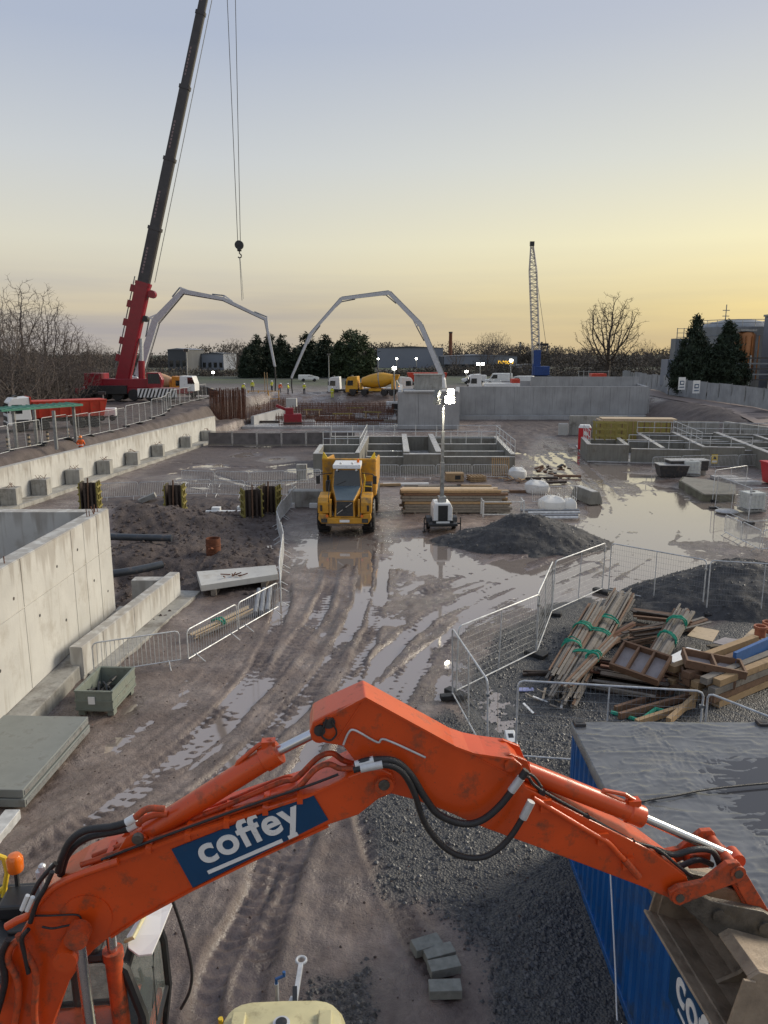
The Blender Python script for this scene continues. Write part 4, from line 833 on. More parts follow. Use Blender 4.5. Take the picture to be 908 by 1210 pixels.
# ------------------------------------------------------------------ blue cabin with sheeted roof
X0, X1, Y0, Y1, ZC = 3.38, 6.82, 4.6, 12.62, 2.6
cb = thing('site_cabin', 'blue corrugated site cabin with black polythene sheet over its flat roof', 'cabin')
b = MB(); yy = Y0; prof_ = []
while yy < Y1 - .05:
    prof_ += [(X0 + .04, yy), (X0 + .04, yy + .10), (X0, yy + .14), (X0, yy + .24)]; yy += .28
prof_ += [(X0 + .04, Y1)]
b.prism(prof_ + [(X0 + .12, Y1), (X0 + .12, Y0)], .12, ZC - .12, lambda p, o: Vector((p[0], p[1], o))); b.build('side_wall', M['cabin'], cb)
b = MB(); b.box(((X0 + X1) / 2, Y1 - .06, ZC / 2), (X1 - X0 - .1, .1, ZC - .2)); b.build('end_wall', M['cabin'], cb)
b = MB(); b.box(((X0 + X1) / 2, Y0 + .06, ZC / 2), (X1 - X0 - .1, .1, ZC - .2)); b.build('end_wall', M['cabin'], cb)
b = MB(); b.box((X1 - .06, (Y0 + Y1) / 2, ZC / 2), (.1, Y1 - Y0 - .26, ZC - .2)); b.build('side_wall', M['cabin'], cb)
for z in (.1, ZC - .09): b = MB(); b.box((X0 + .03, (Y0 + Y1) / 2, z), (.09, Y1 - Y0, .14)); b.build('edge_rail', M['cabin'], cb, bevel=.008)
b = MB(); b.box(((X0 + X1) / 2, (Y0 + Y1) / 2, ZC - .02), (X1 - X0, Y1 - Y0, .05)); b.build('roof', M['cabin'], cb)
for x in (X0 + .09, X1 - .09):
    for y in (Y0 + .1, Y1 - .06):
        b = MB(); b.box((x, y, ZC + .03), (.2, .2, .14)); o = b.build('corner_block', M['steel_dark'], cb, bevel=.01)
        b = MB(); b.box((x, y, ZC + .102), (.11, .07, .006)); b.build('lifting_hole', M['black'], o)
        b = MB(); b.box((x, y, ZC / 2 - .03), (.16, .16, ZC - .05)); b.build('corner_post', M['cabin'], cb)
ns, ms = 150, 260
ux = np.concatenate([[X0 - .035, X0 - .034], np.linspace(X0 - .02, X1 + .02, ns - 2)]); uy = np.concatenate([np.linspace(Y0 - .02, Y1 + .02, ms - 2), [Y1 + .034, Y1 + .035]]); uX, uY = np.meshgrid(ux, uy)
zz = .010 * fbm(uX * .7, uY * .7, 2)
for yr in (5.6, 6.5, 7.2, 8.0, 8.55, 9.3, 9.9, 10.35, 10.9, 11.55, 12.1): zz += .020 * np.exp(-((uY - yr - .10 * fbm(uX * .8 + yr * 3, uY * 0 + yr, 3)) / .026) ** 2) * (.5 + .8 * vnoise(uX * .9 + yr * 7, uY * 0))
wr = sstep(-.05, .25, fbm(uX * .8 + 20, uY * .8, 2)); ang = 2.2 * fbm(uX * .55 + 5, uY * .55, 2)
wx2 = uX + .25 * fbm(uX * 1.3 + 3, uY * 1.3, 3); wy2 = uY + .25 * fbm(uX * 1.3 + 60, uY * 1.3, 3)
def ridge(a_, b_): return np.clip(1 - 5.0 * np.abs(vnoise(a_, b_)), 0, 1) ** 2
zz += .019 * wr * ridge(wx2 * 2.2 + wy2 * 1.5, wy2 * 9 - wx2 * 2.5) + .014 * (1 - wr) * ridge(wx2 * 1.2 + 9, wy2 * 12) + .013 * sstep(-.1, .3, fbm(uX * .9 + 77, uY * .9, 2)) * ridge(wx2 * 11, wy2 * 2.6 + wx2 * 4)
zz += .005 * fbm(uX * 7, uY * 7, 3)
zz -= .028 * np.exp(-((uX - 6.0) / 1.15) ** 2 - ((uY - 10.2) / 1.25) ** 2) + .020 * np.exp(-((uX - 5.3) / 1.0) ** 2 - ((uY - 7.6) / .7) ** 2)
zz = np.where(uX < X0 - .0345, -.20 + .02 * fbm(uX * 0, uY * 2, 3), zz); zz = np.where(uY > Y1 + .0345, -.18, zz)
vv = np.stack([uX, uY, ZC + .045 + zz], -1).reshape(-1, 3); ii = np.arange(ns * ms).reshape(ms, ns); qf = np.stack([ii[:-1, :-1], ii[:-1, 1:], ii[1:, 1:], ii[1:, :-1]], -1).reshape(-1, 4)
me_ = bpy.data.meshes.new('roof_sheet'); me_.from_pydata(vv.tolist(), [], qf.tolist()); me_.materials.append(M['sheet']); me_.polygons.foreach_set('use_smooth', [True] * len(qf)); o = share('roof_sheet', me_, cb)
wr_m = bpy.data.materials.new('rain_water'); wr_m.use_nodes = True; pq = wr_m.node_tree.nodes['Principled BSDF']; pq.inputs['Base Color'].default_value = (.055, .055, .06, 1); pq.inputs['Roughness'].default_value = .04
b = MB(); b.add([(X0 + .5, Y0 + .4, ZC + .034), (X1 - .05, Y0 + .4, ZC + .034), (X1 - .05, Y1 - .3, ZC + .034), (X0 + .5, Y1 - .3, ZC + .034)], [(0, 1, 2, 3)]); b.build('rain_pool', wr_m, cb)
b = MB(); b.bar((X0 - .005, 5.2, ZC - .13), (X0 - .005, Y1 - .3, ZC - .16), .03, .05); b.build('sheet_batten', M['black'], cb)
sb_ = MB().box((X0 - .03, 6.7, 2.02), (.03, 1.9, .62)).build('sign_board', M['blue_sign'], cb)
put_text('coffey', sb_, Vector((X0 - .046, 7.45, 1.95)), Vector((X0 - .046, 5.9, 1.95)), .003, M['white_sign'], .045, up=Vector((0, 0, 1)))
b = MB(); b.box((X0 - .05, 6.8, 1.82), (.006, 1.1, .04)); b.build('underline', M['white_sign'], sb_)
# cable over the cabin roof, rope down its side
def free_tube(pts, r, name, mat, label, cat, n=8, sm=5):
    P3 = [Vector(p) for p in pts]; Q = [P3[0]] + P3 + [P3[-1]]; o_ = []
    for i in range(1, len(Q) - 2):
        for k in range(sm):
            t_ = k / sm; a_, b_, c_, d_ = Q[i - 1:i + 3]; o_.append(.5 * ((2 * b_) + (c_ - a_) * t_ + (2 * a_ - 5 * b_ + 4 * c_ - d_) * t_ * t_ + (3 * b_ - a_ - 3 * c_ + d_) * t_ ** 3))
    o_.append(P3[-1]); b = MB(); b.tube(o_, r, n); return tag(b.build(name, mat, smooth=True), label, cat)
zt = ZC + .085
free_tube([G(742, 950, zt), G(775, 944, zt), G(800, 940, zt), G(830, 934, zt), G(870, 929, zt), G(925, 924, zt)], .016, 'roof_cable', HS, 'black cable lying across the sheeted cabin roof', 'cable')
free_tube([(X0 - .03, 10.3, ZC - .1), (X0 - .04, 10.1, 1.9), (X0 - .07, 9.7, 1.2), (X0 - .1, 9.3, .5), (X0 - .14, 9.0, .05), (X0 - .2, 8.6, .03)], .012, 'rope', M['white_paint'], 'thin pale rope hanging down the blue cabin side', 'rope')
# ------------------------------------------------------------------ towable compressor at the bottom edge
cp = thing('compressor', 'cream towable compressor canopy with its drawbar at the bottom edge', 'compressor', (-1.16, 6.9, 0), R(2))
b = MB(); ring = []
W2 = .78; L2 = 1.0
for (z, k) in ((.55, 1.0), (1.1, 1.0), (1.38, .97), (1.50, .90), (1.545, .78)):
    r_ = []
    for i in range(28):
        a_ = 2 * math.pi * i / 28; c_, s_ = math.cos(a_), math.sin(a_); e_ = 2 / 5
        r_.append(Vector((W2 * k * math.copysign(abs(c_) ** e_, c_), L2 * (k if k > .95 else k) * math.copysign(abs(s_) ** e_, s_), z)))
    ring.append(r_)
b.loops(ring); body = b.build('canopy', M['cream'], cp, smooth=True)
b = MB(); b.lathe([(.095, 1.53), (.10, 1.575), (.07, 1.58)], (0, .52, 0), 'Z', 20); b.build('filler_cap_rim', M['galv'], body, smooth=True); b = MB(); b.lathe([(.066, 1.55), (.066, 1.59)], (0, .52, 0), 'Z', 16); b.build('filler_cap', M['black'], body)
for x in (-.5, .5): b = MB(); b.box((x, .5, 1.56), (.16, .34, .07)); b.build('lifting_bracket', M['cream'], body, bevel=.015)
b = MB(); b.lathe([(.03, 1.46), (.03, 1.52)], (-.72, .66, 0), 'Z', 8); b.build('latch', M['yrail'], body)
b = MB(); b.box((0, 0, .5), (1.3, 1.9, .16)); b.build('chassis', M['black'], cp)
for x in (-.72, .72):
    b = MB(); b.lathe([(.1, -.1), (.3, -.1), (.33, -.06), (.33, .06), (.3, .1), (.1, .1)], (x, -.1, .33), 'X', 24); b.build('wheel', M['rubber'], cp, smooth=True)
b = MB(); b.bar((-.3, .9, .5), (0, 1.95, .52), .08, .08); b.bar((.3, .9, .5), (0, 1.95, .52), .08, .08); b.bar((.02, 1.8, .53), (.06, 2.5, .55), .07, .07); b.build('drawbar', M['galv'], cp, bevel=.008)
b = MB(); b.tube([(.06 + .07 * math.cos(a_ * .5236), 2.58 + .07 * math.sin(a_ * .5236), .55) for a_ in range(13)], .022, 8); b.build('towing_eye', M['galv'], cp)
b = MB(); b.tube([(-.2, 1.75, .15), (-.2, 1.75, .95)], .03, 10); b.build('jockey_post', M['galv'], cp); b = MB(); b.tube([(-.2, 1.75, .95), (-.2, 1.75, 1.02), (-.1, 1.78, 1.04), (-.1, 1.78, 1.1)], .022, 8); b.build('jockey_handle', M['blue_ply'], cp); b = MB(); b.lathe([(.03, -.03), (.1, -.03), (.1, .03), (.03, .03)], (-.2, 1.75, .1), 'X', 14); b.build('jockey_wheel', M['rubber'], cp)
b = MB(); b.bar((.05, 1.55, .58), (.02, 1.95, .66), .06, .14); b.build('brake_lever', M['black'], cp)
# ------------------------------------------------------------------ four concrete blocks
for (px, py, rz, tilt, lab) in ((504, 1122, R(26), .25, 'grey concrete block leaning highest of the four'), (519, 1131, R(19), 0, 'grey concrete block second from the far end of the row'), (525, 1148, R(14), 0, 'grey concrete block second nearest, between two others'), (526, 1176, R(2), 0, 'grey concrete block nearest to the camera, lying square')):
    g = G(px, py); g.z = float(relief(g.x, g.y)) + .10
    b = MB(); b.box((0, 0, 0), (.47, .225, .15)); o = b.build('concrete_block', M['block'], None, loc=g, bevel=.008); o.rotation_euler = (tilt * .5, tilt * .3, rz); tag(o, lab, 'block', 'loose concrete blocks on the mud')
# ------------------------------------------------------------------ fences and barriers
GV, GVD = M['galv'], M['galv_dull']
def rail_loop(L_, z0, z1, r, cr):
    """upright tube frame with rounded upper corners, along local x"""
    return [(-L_ / 2, 0, z0), (-L_ / 2, 0, z1 - cr), (-L_ / 2 + cr * .3, 0, z1 - cr * .3), (-L_ / 2 + cr, 0, z1), (L_ / 2 - cr, 0, z1), (L_ / 2 - cr * .3, 0, z1 - cr * .3), (L_ / 2, 0, z1 - cr), (L_ / 2, 0, z0)]
def make_mesh_panel(L_=3.6):
    t = empty('mesh_fence'); b = MB(); b.tube(rail_loop(L_, .05, 2.0, .022, .12), .024, 7); b.tube([(-L_ / 2, 0, .16), (L_ / 2, 0, .16)], .020, 6); b.tube([(0, 0, .16), (0, 0, 2.0)], .018, 6); b.build('frame', GV, t, smooth=True)
    b = MB()
    for i in range(1, 40): x = -L_ / 2 + L_ * i / 40; b.tube([(x, 0, .17), (x, 0, 1.99)], .0030, 3, False)
    for i in range(1, 9): z = .16 + 1.84 * i / 9; b.tube([(-L_ / 2, 0, z), (L_ / 2, 0, z)], .0030, 3, False)
    tag(b.build('mesh_infill', GVD, t), kind='stuff')
    for s_ in (-1, 1): b = MB(); b.box((s_ * (L_ / 2 - .02), 0, .07), (.24, .68, .14)); b.build('foot_block', M['rubber'], t, bevel=.02)
    b = MB(); b.box((L_ / 2 - .01, 0, 1.65), (.09, .07, .06)); b.build('coupler', GVD, t); return t
def make_barrier(L_=2.4):
    t = empty('crowd_barrier'); b = MB(); lp = rail_loop(L_, .18, 1.08, .02, .12); b.tube(lp + [lp[0]], .021, 6); b.build('frame', GV, t, smooth=True)
    b = MB()
    for i in range(1, 20): x = -L_ / 2 + L_ * i / 20; b.tube([(x, 0, .2), (x, 0, 1.07)], .0105, 4, False)
    tag(b.build('upright_bars', GV, t), kind='stuff')
    for s_ in (-1, 1): b = MB(); x = s_ * L_ * .36; b.tube([(x, -.34, 0), (x, -.04, .19), (x, .04, .19), (x, .34, 0)], .016, 5); b.build('foot', GV, t)
    return t
protoP, protoB = make_mesh_panel(), make_barrier(); usedP = [False]; usedB = [False]
def place2(proto, used, a, b_, z=None, label='', group='', cat='', L0=3.6, fit=True):
    a = Vector((a[0], a[1], 0)); b_ = Vector((b_[0], b_[1], 0)); d = b_ - a
    if not used[0]: o = proto; used[0] = True
    else: o = copy_tree(proto)
    m_ = (a + b_) / 2
    zz_ = z if z is not None else float(relief(np.array([m_.x]), np.array([m_.y]))[0])
    o.location = (m_.x, m_.y, zz_ - .01); o.rotation_euler = (random.uniform(-.03, .03), 0, math.atan2(d.y, d.x))
    if fit: o.scale = (d.length / L0, 1, 1)
    tag(o, label, cat, group); return o
HP = [((1.85, 19.2), (2.35, 15.9), 'mesh fence panel standing in the puddle left of the timber compound'), ((1.95, 19.35), (4.66, 22.15), 'mesh fence panel slanting back from the puddle'), ((4.7, 22.2), (5.95, 25.9), 'mesh fence panel seen almost edge-on beside the weathered battens'), ((5.98, 26.0), (8.5, 28.65), 'mesh fence panel behind the long batten bundle, in front of the gravel heap'),
      ((8.75, 28.6), (11.4, 26.15), 'mesh fence panel in front of the big bright puddle'), ((11.46, 25.95), (14.9, 25.1), 'mesh fence panel in front of the dark gravel heap at the right edge'), ((2.98, 15.9), (6.86, 15.35), 'mesh fence panel just behind the blue cabin'), ((6.95, 15.25), (9.0, 12.3), 'mesh fence panel at the right edge beside the stacked beams')]
for a_, b_, lab in HP: place2(protoP, usedP, a_, b_, None, lab, 'mesh fence panels round the timber compound', 'fence panel')
b = MB(); b.box((0, 0, .11), (.24, .62, .2)); o = b.build('ballast_block', M['white_sign'], None, loc=(3.0, 16.6, .02), bevel=.02); o.rotation_euler = (R(18), 0, .05); tag(o, 'pale fence foot block with two holes behind the blue cabin', 'foot block')
for y in (-.15, .12): q_ = MB().box((0, y, .213), (.12, .13, .006)).build('socket_hole', M['black'], o)
def walk(pp, step, z=0.0):
    pts = [G(px, py, z) for px, py in pp]; out = [pts[0]]; 
    cum = [0]
    for i in range(1, len(pts)): cum.append(cum[-1] + (pts[i] - pts[i - 1]).length)
    n = max(1, round(cum[-1] / step)); res = []
    for k in range(n + 1):
        s_ = cum[-1] * k / n
        for i in range(1, len(pts)):
            if s_ <= cum[i] + 1e-6: t_ = (s_ - cum[i - 1]) / max(1e-6, cum[i] - cum[i - 1]); res.append(pts[i - 1].lerp(pts[i], t_)); break
    return res
ORD = ['first', 'second', 'third', 'fourth', 'fifth', 'sixth', 'seventh', 'eighth', 'ninth', 'tenth', 'eleventh', 'twelfth', 'thirteenth', 'fourteenth', 'fifteenth', 'sixteenth', 'seventeenth', 'eighteenth', 'nineteenth', 'twentieth']
def barrier_row(pp, lab, grp, z=0.0, proto=protoB, used=usedB, step=2.45, cat='barrier', L0=2.4, zfix=None):
    w_ = walk(pp, step, z)
    for i in range(len(w_) - 1): place2(proto, used, w_[i].lerp(w_[i + 1], .02), w_[i].lerp(w_[i + 1], .98), zfix, lab % ORD[i], grp, cat, L0)
barrier_row([(110, 802), (216, 785)], 'galvanised crowd barrier in front of the dwarf wall and the crate, %s', 'barriers beside the track')
barrier_row([(222, 786), (282, 750)], 'galvanised crowd barrier in front of the batten bundle, %s from left', 'barriers beside the track')
barrier_row([(282, 750), (330, 722)], 'galvanised crowd barrier in front of the three grey pipes, %s from left', 'barriers beside the track')
barrier_row([(333, 720), (331, 690), (335, 664), (336, 646), (326, 632), (332, 618), (341, 606), (351, 594)], 'galvanised crowd barrier along the left of the muddy track, %s counted from the pipes', 'barriers beside the track')
barrier_row([(120, 592), (240, 586), (300, 588), (374, 586)], 'crowd barrier of the near row behind the formwork columns, %s from left', 'barriers behind the formwork columns')
barrier_row([(215, 573), (300, 576), (380, 572)], 'crowd barrier of the far row across the wet mud, %s from left', 'barriers across the wet mud')
barrier_row([(430, 566), (600, 566)], 'crowd barrier in front of the concrete chambers, %s from left', 'barriers before the chambers')
barrier_row([(770, 556), (905, 552)], 'crowd barrier in front of the right-hand basins, %s from left', 'barriers before the right basins')
barrier_row([(856, 630), (898, 652)], 'mesh barrier standing in the bright puddle at the right, %s from left', 'barriers at the right edge'); barrier_row([(899, 652), (945, 648)], 'barrier cut by the right picture edge in the puddle, %s', 'barriers at the right edge')
place2(protoP, usedP, G(845, 600).xy, G(884, 618).xy, None, 'tall mesh panel leaning beside the caged water tank on the right', 'loose fence panels on the right', 'fence panel', fit=True); place2(protoP, usedP, G(884, 618).xy, G(930, 616).xy, None, 'tall mesh panel cut by the right edge beside the caged tank', 'loose fence panels on the right', 'fence panel')
place2(protoP, usedP, G(842, 592).xy, G(880, 585).xy, None, 'tall mesh panel behind the caged water tank on the right', 'loose fence panels on the right', 'fence panel')
# road fence above the long wall
barrier_row([(-20, 542), (0, 536), (60, 525), (110, 514), (142, 507), (192, 494), (204, 487), (245, 478)], 'mesh panel of the road fence above the long wall, %s from left', 'road fence panels', 2.2, protoP, usedP, 3.6, 'fence panel', 3.6)
# dark netted railing at the slab edge
def make_net_rail():
    t = empty('netted_railing'); b = MB()
    for x in (-1.2, 1.2): b.bar((x, 0, 0), (x, 0, 1.5), .06, .06)
    b.bar((-1.2, 0, 1.45), (1.2, 0, 1.45), .05, .05); b.build('frame', GVD, t); b = MB(); b.box((0, 0, .75), (2.3, .03, 1.2)); b.build('netting', mk('dark_netting', (.13, .115, .11), .8, var=.3, scale=1.5), t)
    b = MB(); b.box((0, 0, .14), (2.4, .1, .16)); b.build('toe_board', M['timber_grey'], t); return t
nr_, usedN = make_net_rail(), [False]
barrier_row([(246, 527), (420, 527)], 'black netted edge railing below the wet slab, %s from left', 'netted railings at the slab edge', 0, nr_, usedN, 2.45, 'railing', 2.4)
# tube guard rails on the chambers
def guard_rail(p, q, z, lab, n=4):
    p = Vector((*p, z)); q = Vector((*q, z)); t = thing('guard_rail', lab, 'guard rail', p); d = q - p; b = MB()
    for i in range(n + 1): MB().tube([d * (i / n), d * (i / n) + Vector((0, 0, 1.15))], .03, 5).build('post', GV, t)
    for zz_ in (.55, 1.12): b = MB(); b.tube([Vector((0, 0, zz_)), d + Vector((0, 0, zz_))], .028, 5); b.build('rail', GV, t)
guard_rail((-5, 72.7), (11, 72.7), 1.3, 'long tube guard rail along the back of the concrete chambers', 8)
guard_rail((-1.9, 60.5), (-1.6, 72.3), 1.4, 'tube guard rail on the wall left of the chambers', 6)
guard_rail((4.6, 68), (10, 68), 1.2, 'tube guard rail on the middle chamber wall', 4)
guard_rail((10.3, 60), (10.6, 72.4), 1.3, 'tube guard rail at the right end of the chambers', 5)
guard_rail((-5.3, 66.5), (-2.1, 66.5), 1.3, 'short tube guard rail above the small left chamber', 3)
guard_rail(rb(3.4, .1), rb(13.2, -.3), 1.2, 'tube guard rail on the front of the right basins', 6); guard_rail(rb(.2, .3), rb(.2, 6), 1.45, 'tube guard rail on the left basin end', 4); guard_rail(rb(6, 12.2), rb(19, 12.2), 1.3, 'tube guard rail along the back of the right basins', 8); guard_rail(rb(9.4, .5), rb(9.4, 12), 1.45, 'tube guard rail running back over the right basins', 6)
# ------------------------------------------------------------------ dump truck
def wheel(par, c, r, w, axis='X', rim=None, n=24, tread=True):
    b = MB(); b.lathe([(r * .55, -w * .5), (r * .9, -w * .5), (r, -w * .38), (r, w * .38), (r * .9, w * .5), (r * .55, w * .5)], c, axis, n); o = b.build('wheel', M['rubber'], par, smooth=True)
    if tread:
        b = MB()
        for i in range(n):
            a_ = 2 * math.pi * i / n
            for s_ in (-1, 1):
                if axis == 'X': cc = Vector((c[0] + s_ * w * .23, c[1] + r * math.cos(a_), c[2] + r * math.sin(a_))); Mx = Matrix.Rotation(a_, 3, 'X')
                else: cc = Vector((c[0] + r * math.sin(a_), c[1] + s_ * w * .23, c[2] + r * math.cos(a_))); Mx = Matrix.Rotation(a_, 3, 'Y')
                b.box(cc, (w * .42, .05, .10) if axis == 'X' else (.10, w * .42, .05), M=Mx)
        tag(b.build('tread_lugs', M['rubber'], o), kind='stuff')
    b = MB(); b.lathe([(r * .2, -w * .3), (r * .56, -w * .42), (r * .56, w * .42), (r * .2, w * .3)], c, axis, 16); b.build('rim', rim or M['yellow'], o, smooth=True); return o
YT = M['yellow_truck']
mudm = mk('caked_mud', (.13, .10, .08), .85, var=.3, scale=6, bump=.8, bscale=18)
dt_ = thing('dump_truck', 'yellow articulated dump truck facing the camera on the wet track', 'dump truck', (-1.98, 38.0, -.04), R(-1.5))
f3 = lambda p, o: Vector((o, p[0], p[1]))
b = MB(); b.box((0, 4.6, 1.0), (1.0, 8.6, .5)); b.build('chassis', M['steel_dark'], dt_)
for x in (-1.15, 1.15):
    for y in (1.2, 6.6, 8.3): wheel(dt_, (x, y, .88), .88, .66)
b = MB(); fo = [(-1.30, 1.24), (-1.34, .95), (-1.18, .72), (1.18, .72), (1.34, .95), (1.30, 1.24), (.95, 1.2), (.8, 1.02), (-.8, 1.02), (-.95, 1.2)]
b.prism(fo, -.28, .22, lambda p, o: Vector((p[0], o, p[1]))); bp = b.build('bumper', YT, dt_, bevel=.03)
for s_ in (-1, 1): b = MB(); b.box((s_ * 1.03, -.29, .88), (.25, .04, .16)); b.build('headlight', M['glass'], bp); b = MB(); b.box((s_ * 1.03, -.275, .88), (.31, .03, .21)); b.build('headlight_surround', M['black'], bp)
# bonnet: tapering wedge, steep grille
hood = [[(-.52, -.18, 1.02), (.52, -.18, 1.02), (.46, -.02, 1.86), (-.46, -.02, 1.86)], [(-.75, 1.55, 1.02), (.75, 1.55, 1.02), (.74, 1.5, 2.32), (-.74, 1.5, 2.32)]]
b = MB(); b.loops([[Vector(p) for p in r_] for r_ in hood]); bn = b.build('bonnet', YT, dt_, bevel=.03)
b = MB(); b.loops([[Vector((-.43, -.03, 1.90)), Vector((.43, -.03, 1.90)), Vector((.70, 1.48, 2.36)), Vector((-.70, 1.48, 2.36))], [Vector((-.43, -.03, 1.86)), Vector((.43, -.03, 1.86)), Vector((.70, 1.48, 2.31)), Vector((-.70, 1.48, 2.31))]]); b.build('bonnet_top', mk('bonnet_grey', (.10, .135, .16), .35, var=.1), bn)
b = MB(); b.loops([[Vector((-.43, -.2, 1.10)), Vector((.43, -.2, 1.10)), Vector((.41, -.06, 1.82)), Vector((-.41, -.06, 1.82))], [Vector((-.43, -.16, 1.10)), Vector((.43, -.16, 1.10)), Vector((.41, -.02, 1.82)), Vector((-.41, -.02, 1.82))]]); gr = b.build('grille', M['black'], dt_)
for i in range(9): z = 1.15 + i * .075; b = MB(); b.box((0, -.2 + (z - 1.1) * .194, z), (.80, .03, .02)); b.build('grille_slat', M['steel_dark'], gr)
for a_, c_ in (((-.38, -.235, 1.22), (-.10, -.195, 1.43)), ((.06, -.17, 1.55), (.36, -.13, 1.76))): b = MB(); b.bar(a_, c_, .03, .05, up=(0, -1, 0)); b.build('emblem_bar', M['steel_rod'], gr)
b = MB(); b.box((-.02, -.19, 1.49), (.13, .02, .11)); b.build('emblem', M['black'], gr)
for s_ in (-1, 1):
    b = MB(); b.prism([(-.16, 1.22), (-.18, 1.78), (.05, 2.0), (1.3, 2.08), (2.0, 1.8), (2.0, 1.22), (1.7, 1.6), (.9, 1.65), (.3, 1.25)], s_ * .80, s_ * 1.36, f3); fd = b.build('fender', YT, dt_, bevel=.03)
    b = MB(); b.box((s_ * 1.18, -.2, 1.5), (.1, .03, .3)); b.build('side_vent', M['black'], fd)
    b = MB(); b.box((s_ * .72, -.12, 1.5), (.10, .2, .9)); b.build('guard_bar', YT, dt_, bevel=.02)
cab_ = MB().loops([[Vector((-.76, 1.5, 1.3)), Vector((.76, 1.5, 1.3)), Vector((.76, 3.0, 1.3)), Vector((-.76, 3.0, 1.3))], [Vector((-.78, 1.5, 2.3)), Vector((.78, 1.5, 2.3)), Vector((.78, 3.0, 2.3)), Vector((-.78, 3.0, 2.3))], [Vector((-.70, 1.72, 3.3)), Vector((.70, 1.72, 3.3)), Vector((.70, 2.95, 3.3)), Vector((-.70, 2.95, 3.3))]]).build('cab', YT, dt_, bevel=.03)
b = MB(); b.loops([[Vector((-.70, 1.48, 2.34)), Vector((.70, 1.48, 2.34)), Vector((.64, 1.67, 3.16)), Vector((-.64, 1.67, 3.16))], [Vector((-.70, 1.53, 2.34)), Vector((.70, 1.53, 2.34)), Vector((.64, 1.72, 3.16)), Vector((-.64, 1.72, 3.16))]]); b.build('windscreen', M['glass'], cab_)
for s_ in (-1, 1): b = MB(); b.loops([[Vector((s_ * .79, 1.7, 2.35)), Vector((s_ * .79, 2.8, 2.35)), Vector((s_ * .72, 2.75, 3.18)), Vector((s_ * .72, 1.85, 3.18))], [Vector((s_ * .74, 1.7, 2.35)), Vector((s_ * .74, 2.8, 2.35)), Vector((s_ * .68, 2.75, 3.18)), Vector((s_ * .68, 1.85, 3.18))]]); b.build('side_window', M['glass'], cab_)
b = MB(); b.loops([[Vector((-.72, 1.42, 3.26)), Vector((.72, 1.42, 3.26)), Vector((.74, 1.5, 3.46)), Vector((-.74, 1.5, 3.46))], [Vector((-.72, 3.0, 3.26)), Vector((.72, 3.0, 3.26)), Vector((.72, 3.0, 3.5)), Vector((-.72, 3.0, 3.5))]]); rf = b.build('cab_roof', M['white_paint'], cab_, bevel=.04)
for x in (-.5, .5): b = MB(); b.lathe([(.05, -.04), (.06, .04)], (x, 1.4, 3.2), 'Y', 10); b.build('work_light', M['galv'], rf)
b = MB(); b.bar((-.55, 1.46, 2.40), (-.05, 1.52, 2.62), .02, .02); b.build('wiper', M['black'], cab_)
for s_ in (-1, 1): b = MB(); b.tube([(s_ * .78, 1.7, 3.0), (s_ * 1.35, 1.3, 3.0), (s_ * 1.45, 1.25, 2.9)], .025, 6); b.build('mirror_arm', M['black'], dt_); b = MB(); b.box((s_ * 1.47, 1.2, 2.72), (.2, .08, .42)); b.build('mirror', M['black'], dt_, bevel=.02)
b = MB(); b.tube([(.9, 1.5, 2.0), (.95, 1.6, 2.7), (.88, 1.8, 3.0)], .03, 6); b.tube([(.9, 1.5, 2.35), (1.3, 1.3, 2.35)], .03, 6); b.build('grab_rail', M['yrail'], dt_); b = MB(); b.lathe([(.13, 1.9), (.13, 2.5), (.07, 2.55), (.07, 2.8)], (-1.05, 2.2, 0), 'Z', 12); b.build('air_intake', M['black'], dt_)
b = MB(); b.box((1.1, 2.0, 2.2), (.4, .9, .5)); b.build('air_box', M['black'], dt_, bevel=.04)
for s_ in (-1, 1):
    for k in range(4): MB().box((s_ * 1.1, .1 + .02 * k, 1.32 + k * .16), (.42, .03, .05)).build('step', M['black'], dt_)
    MB().tube([(s_ * .82, -.1, 1.3), (s_ * .80, -.15, 2.05), (s_ * .85, .6, 2.45), (s_ * .85, 1.4, 2.7)], .02, 6).build('handrail', M['black'], dt_)
    MB().lathe([(.07, -.03), (.08, .03)], (s_ * .88, -.3, 1.12), 'Y', 12).build('indicator', M['amber'], dt_); MB().lathe([(.06, -.03), (.07, .03)], (s_ * .30, 1.40, 3.55), 'Y', 10).build('roof_lamp', M['white_sign'], dt_)
    MB().prism([(-.12, .5), (-.2, .72), (1.9, .72), (2.3, .6), (2.3, .5)], s_ * 1.3, s_ * 1.33, f3).build('mud_flap', M['rubber'], dt_)
MB().box((0, -.24, .66), (1.9, .06, .12)).build('caked_mud', mudm, dt_, bevel=.03); MB().box((0, -.295, .86), (.5, .02, .13)).build('number_plate', M['white_sign'], dt_); MB().lathe([(.07, 0), (.07, .16), (.03, .19)], (.55, 2.2, 3.5), 'Z', 12).build('beacon', M['amber'], dt_)
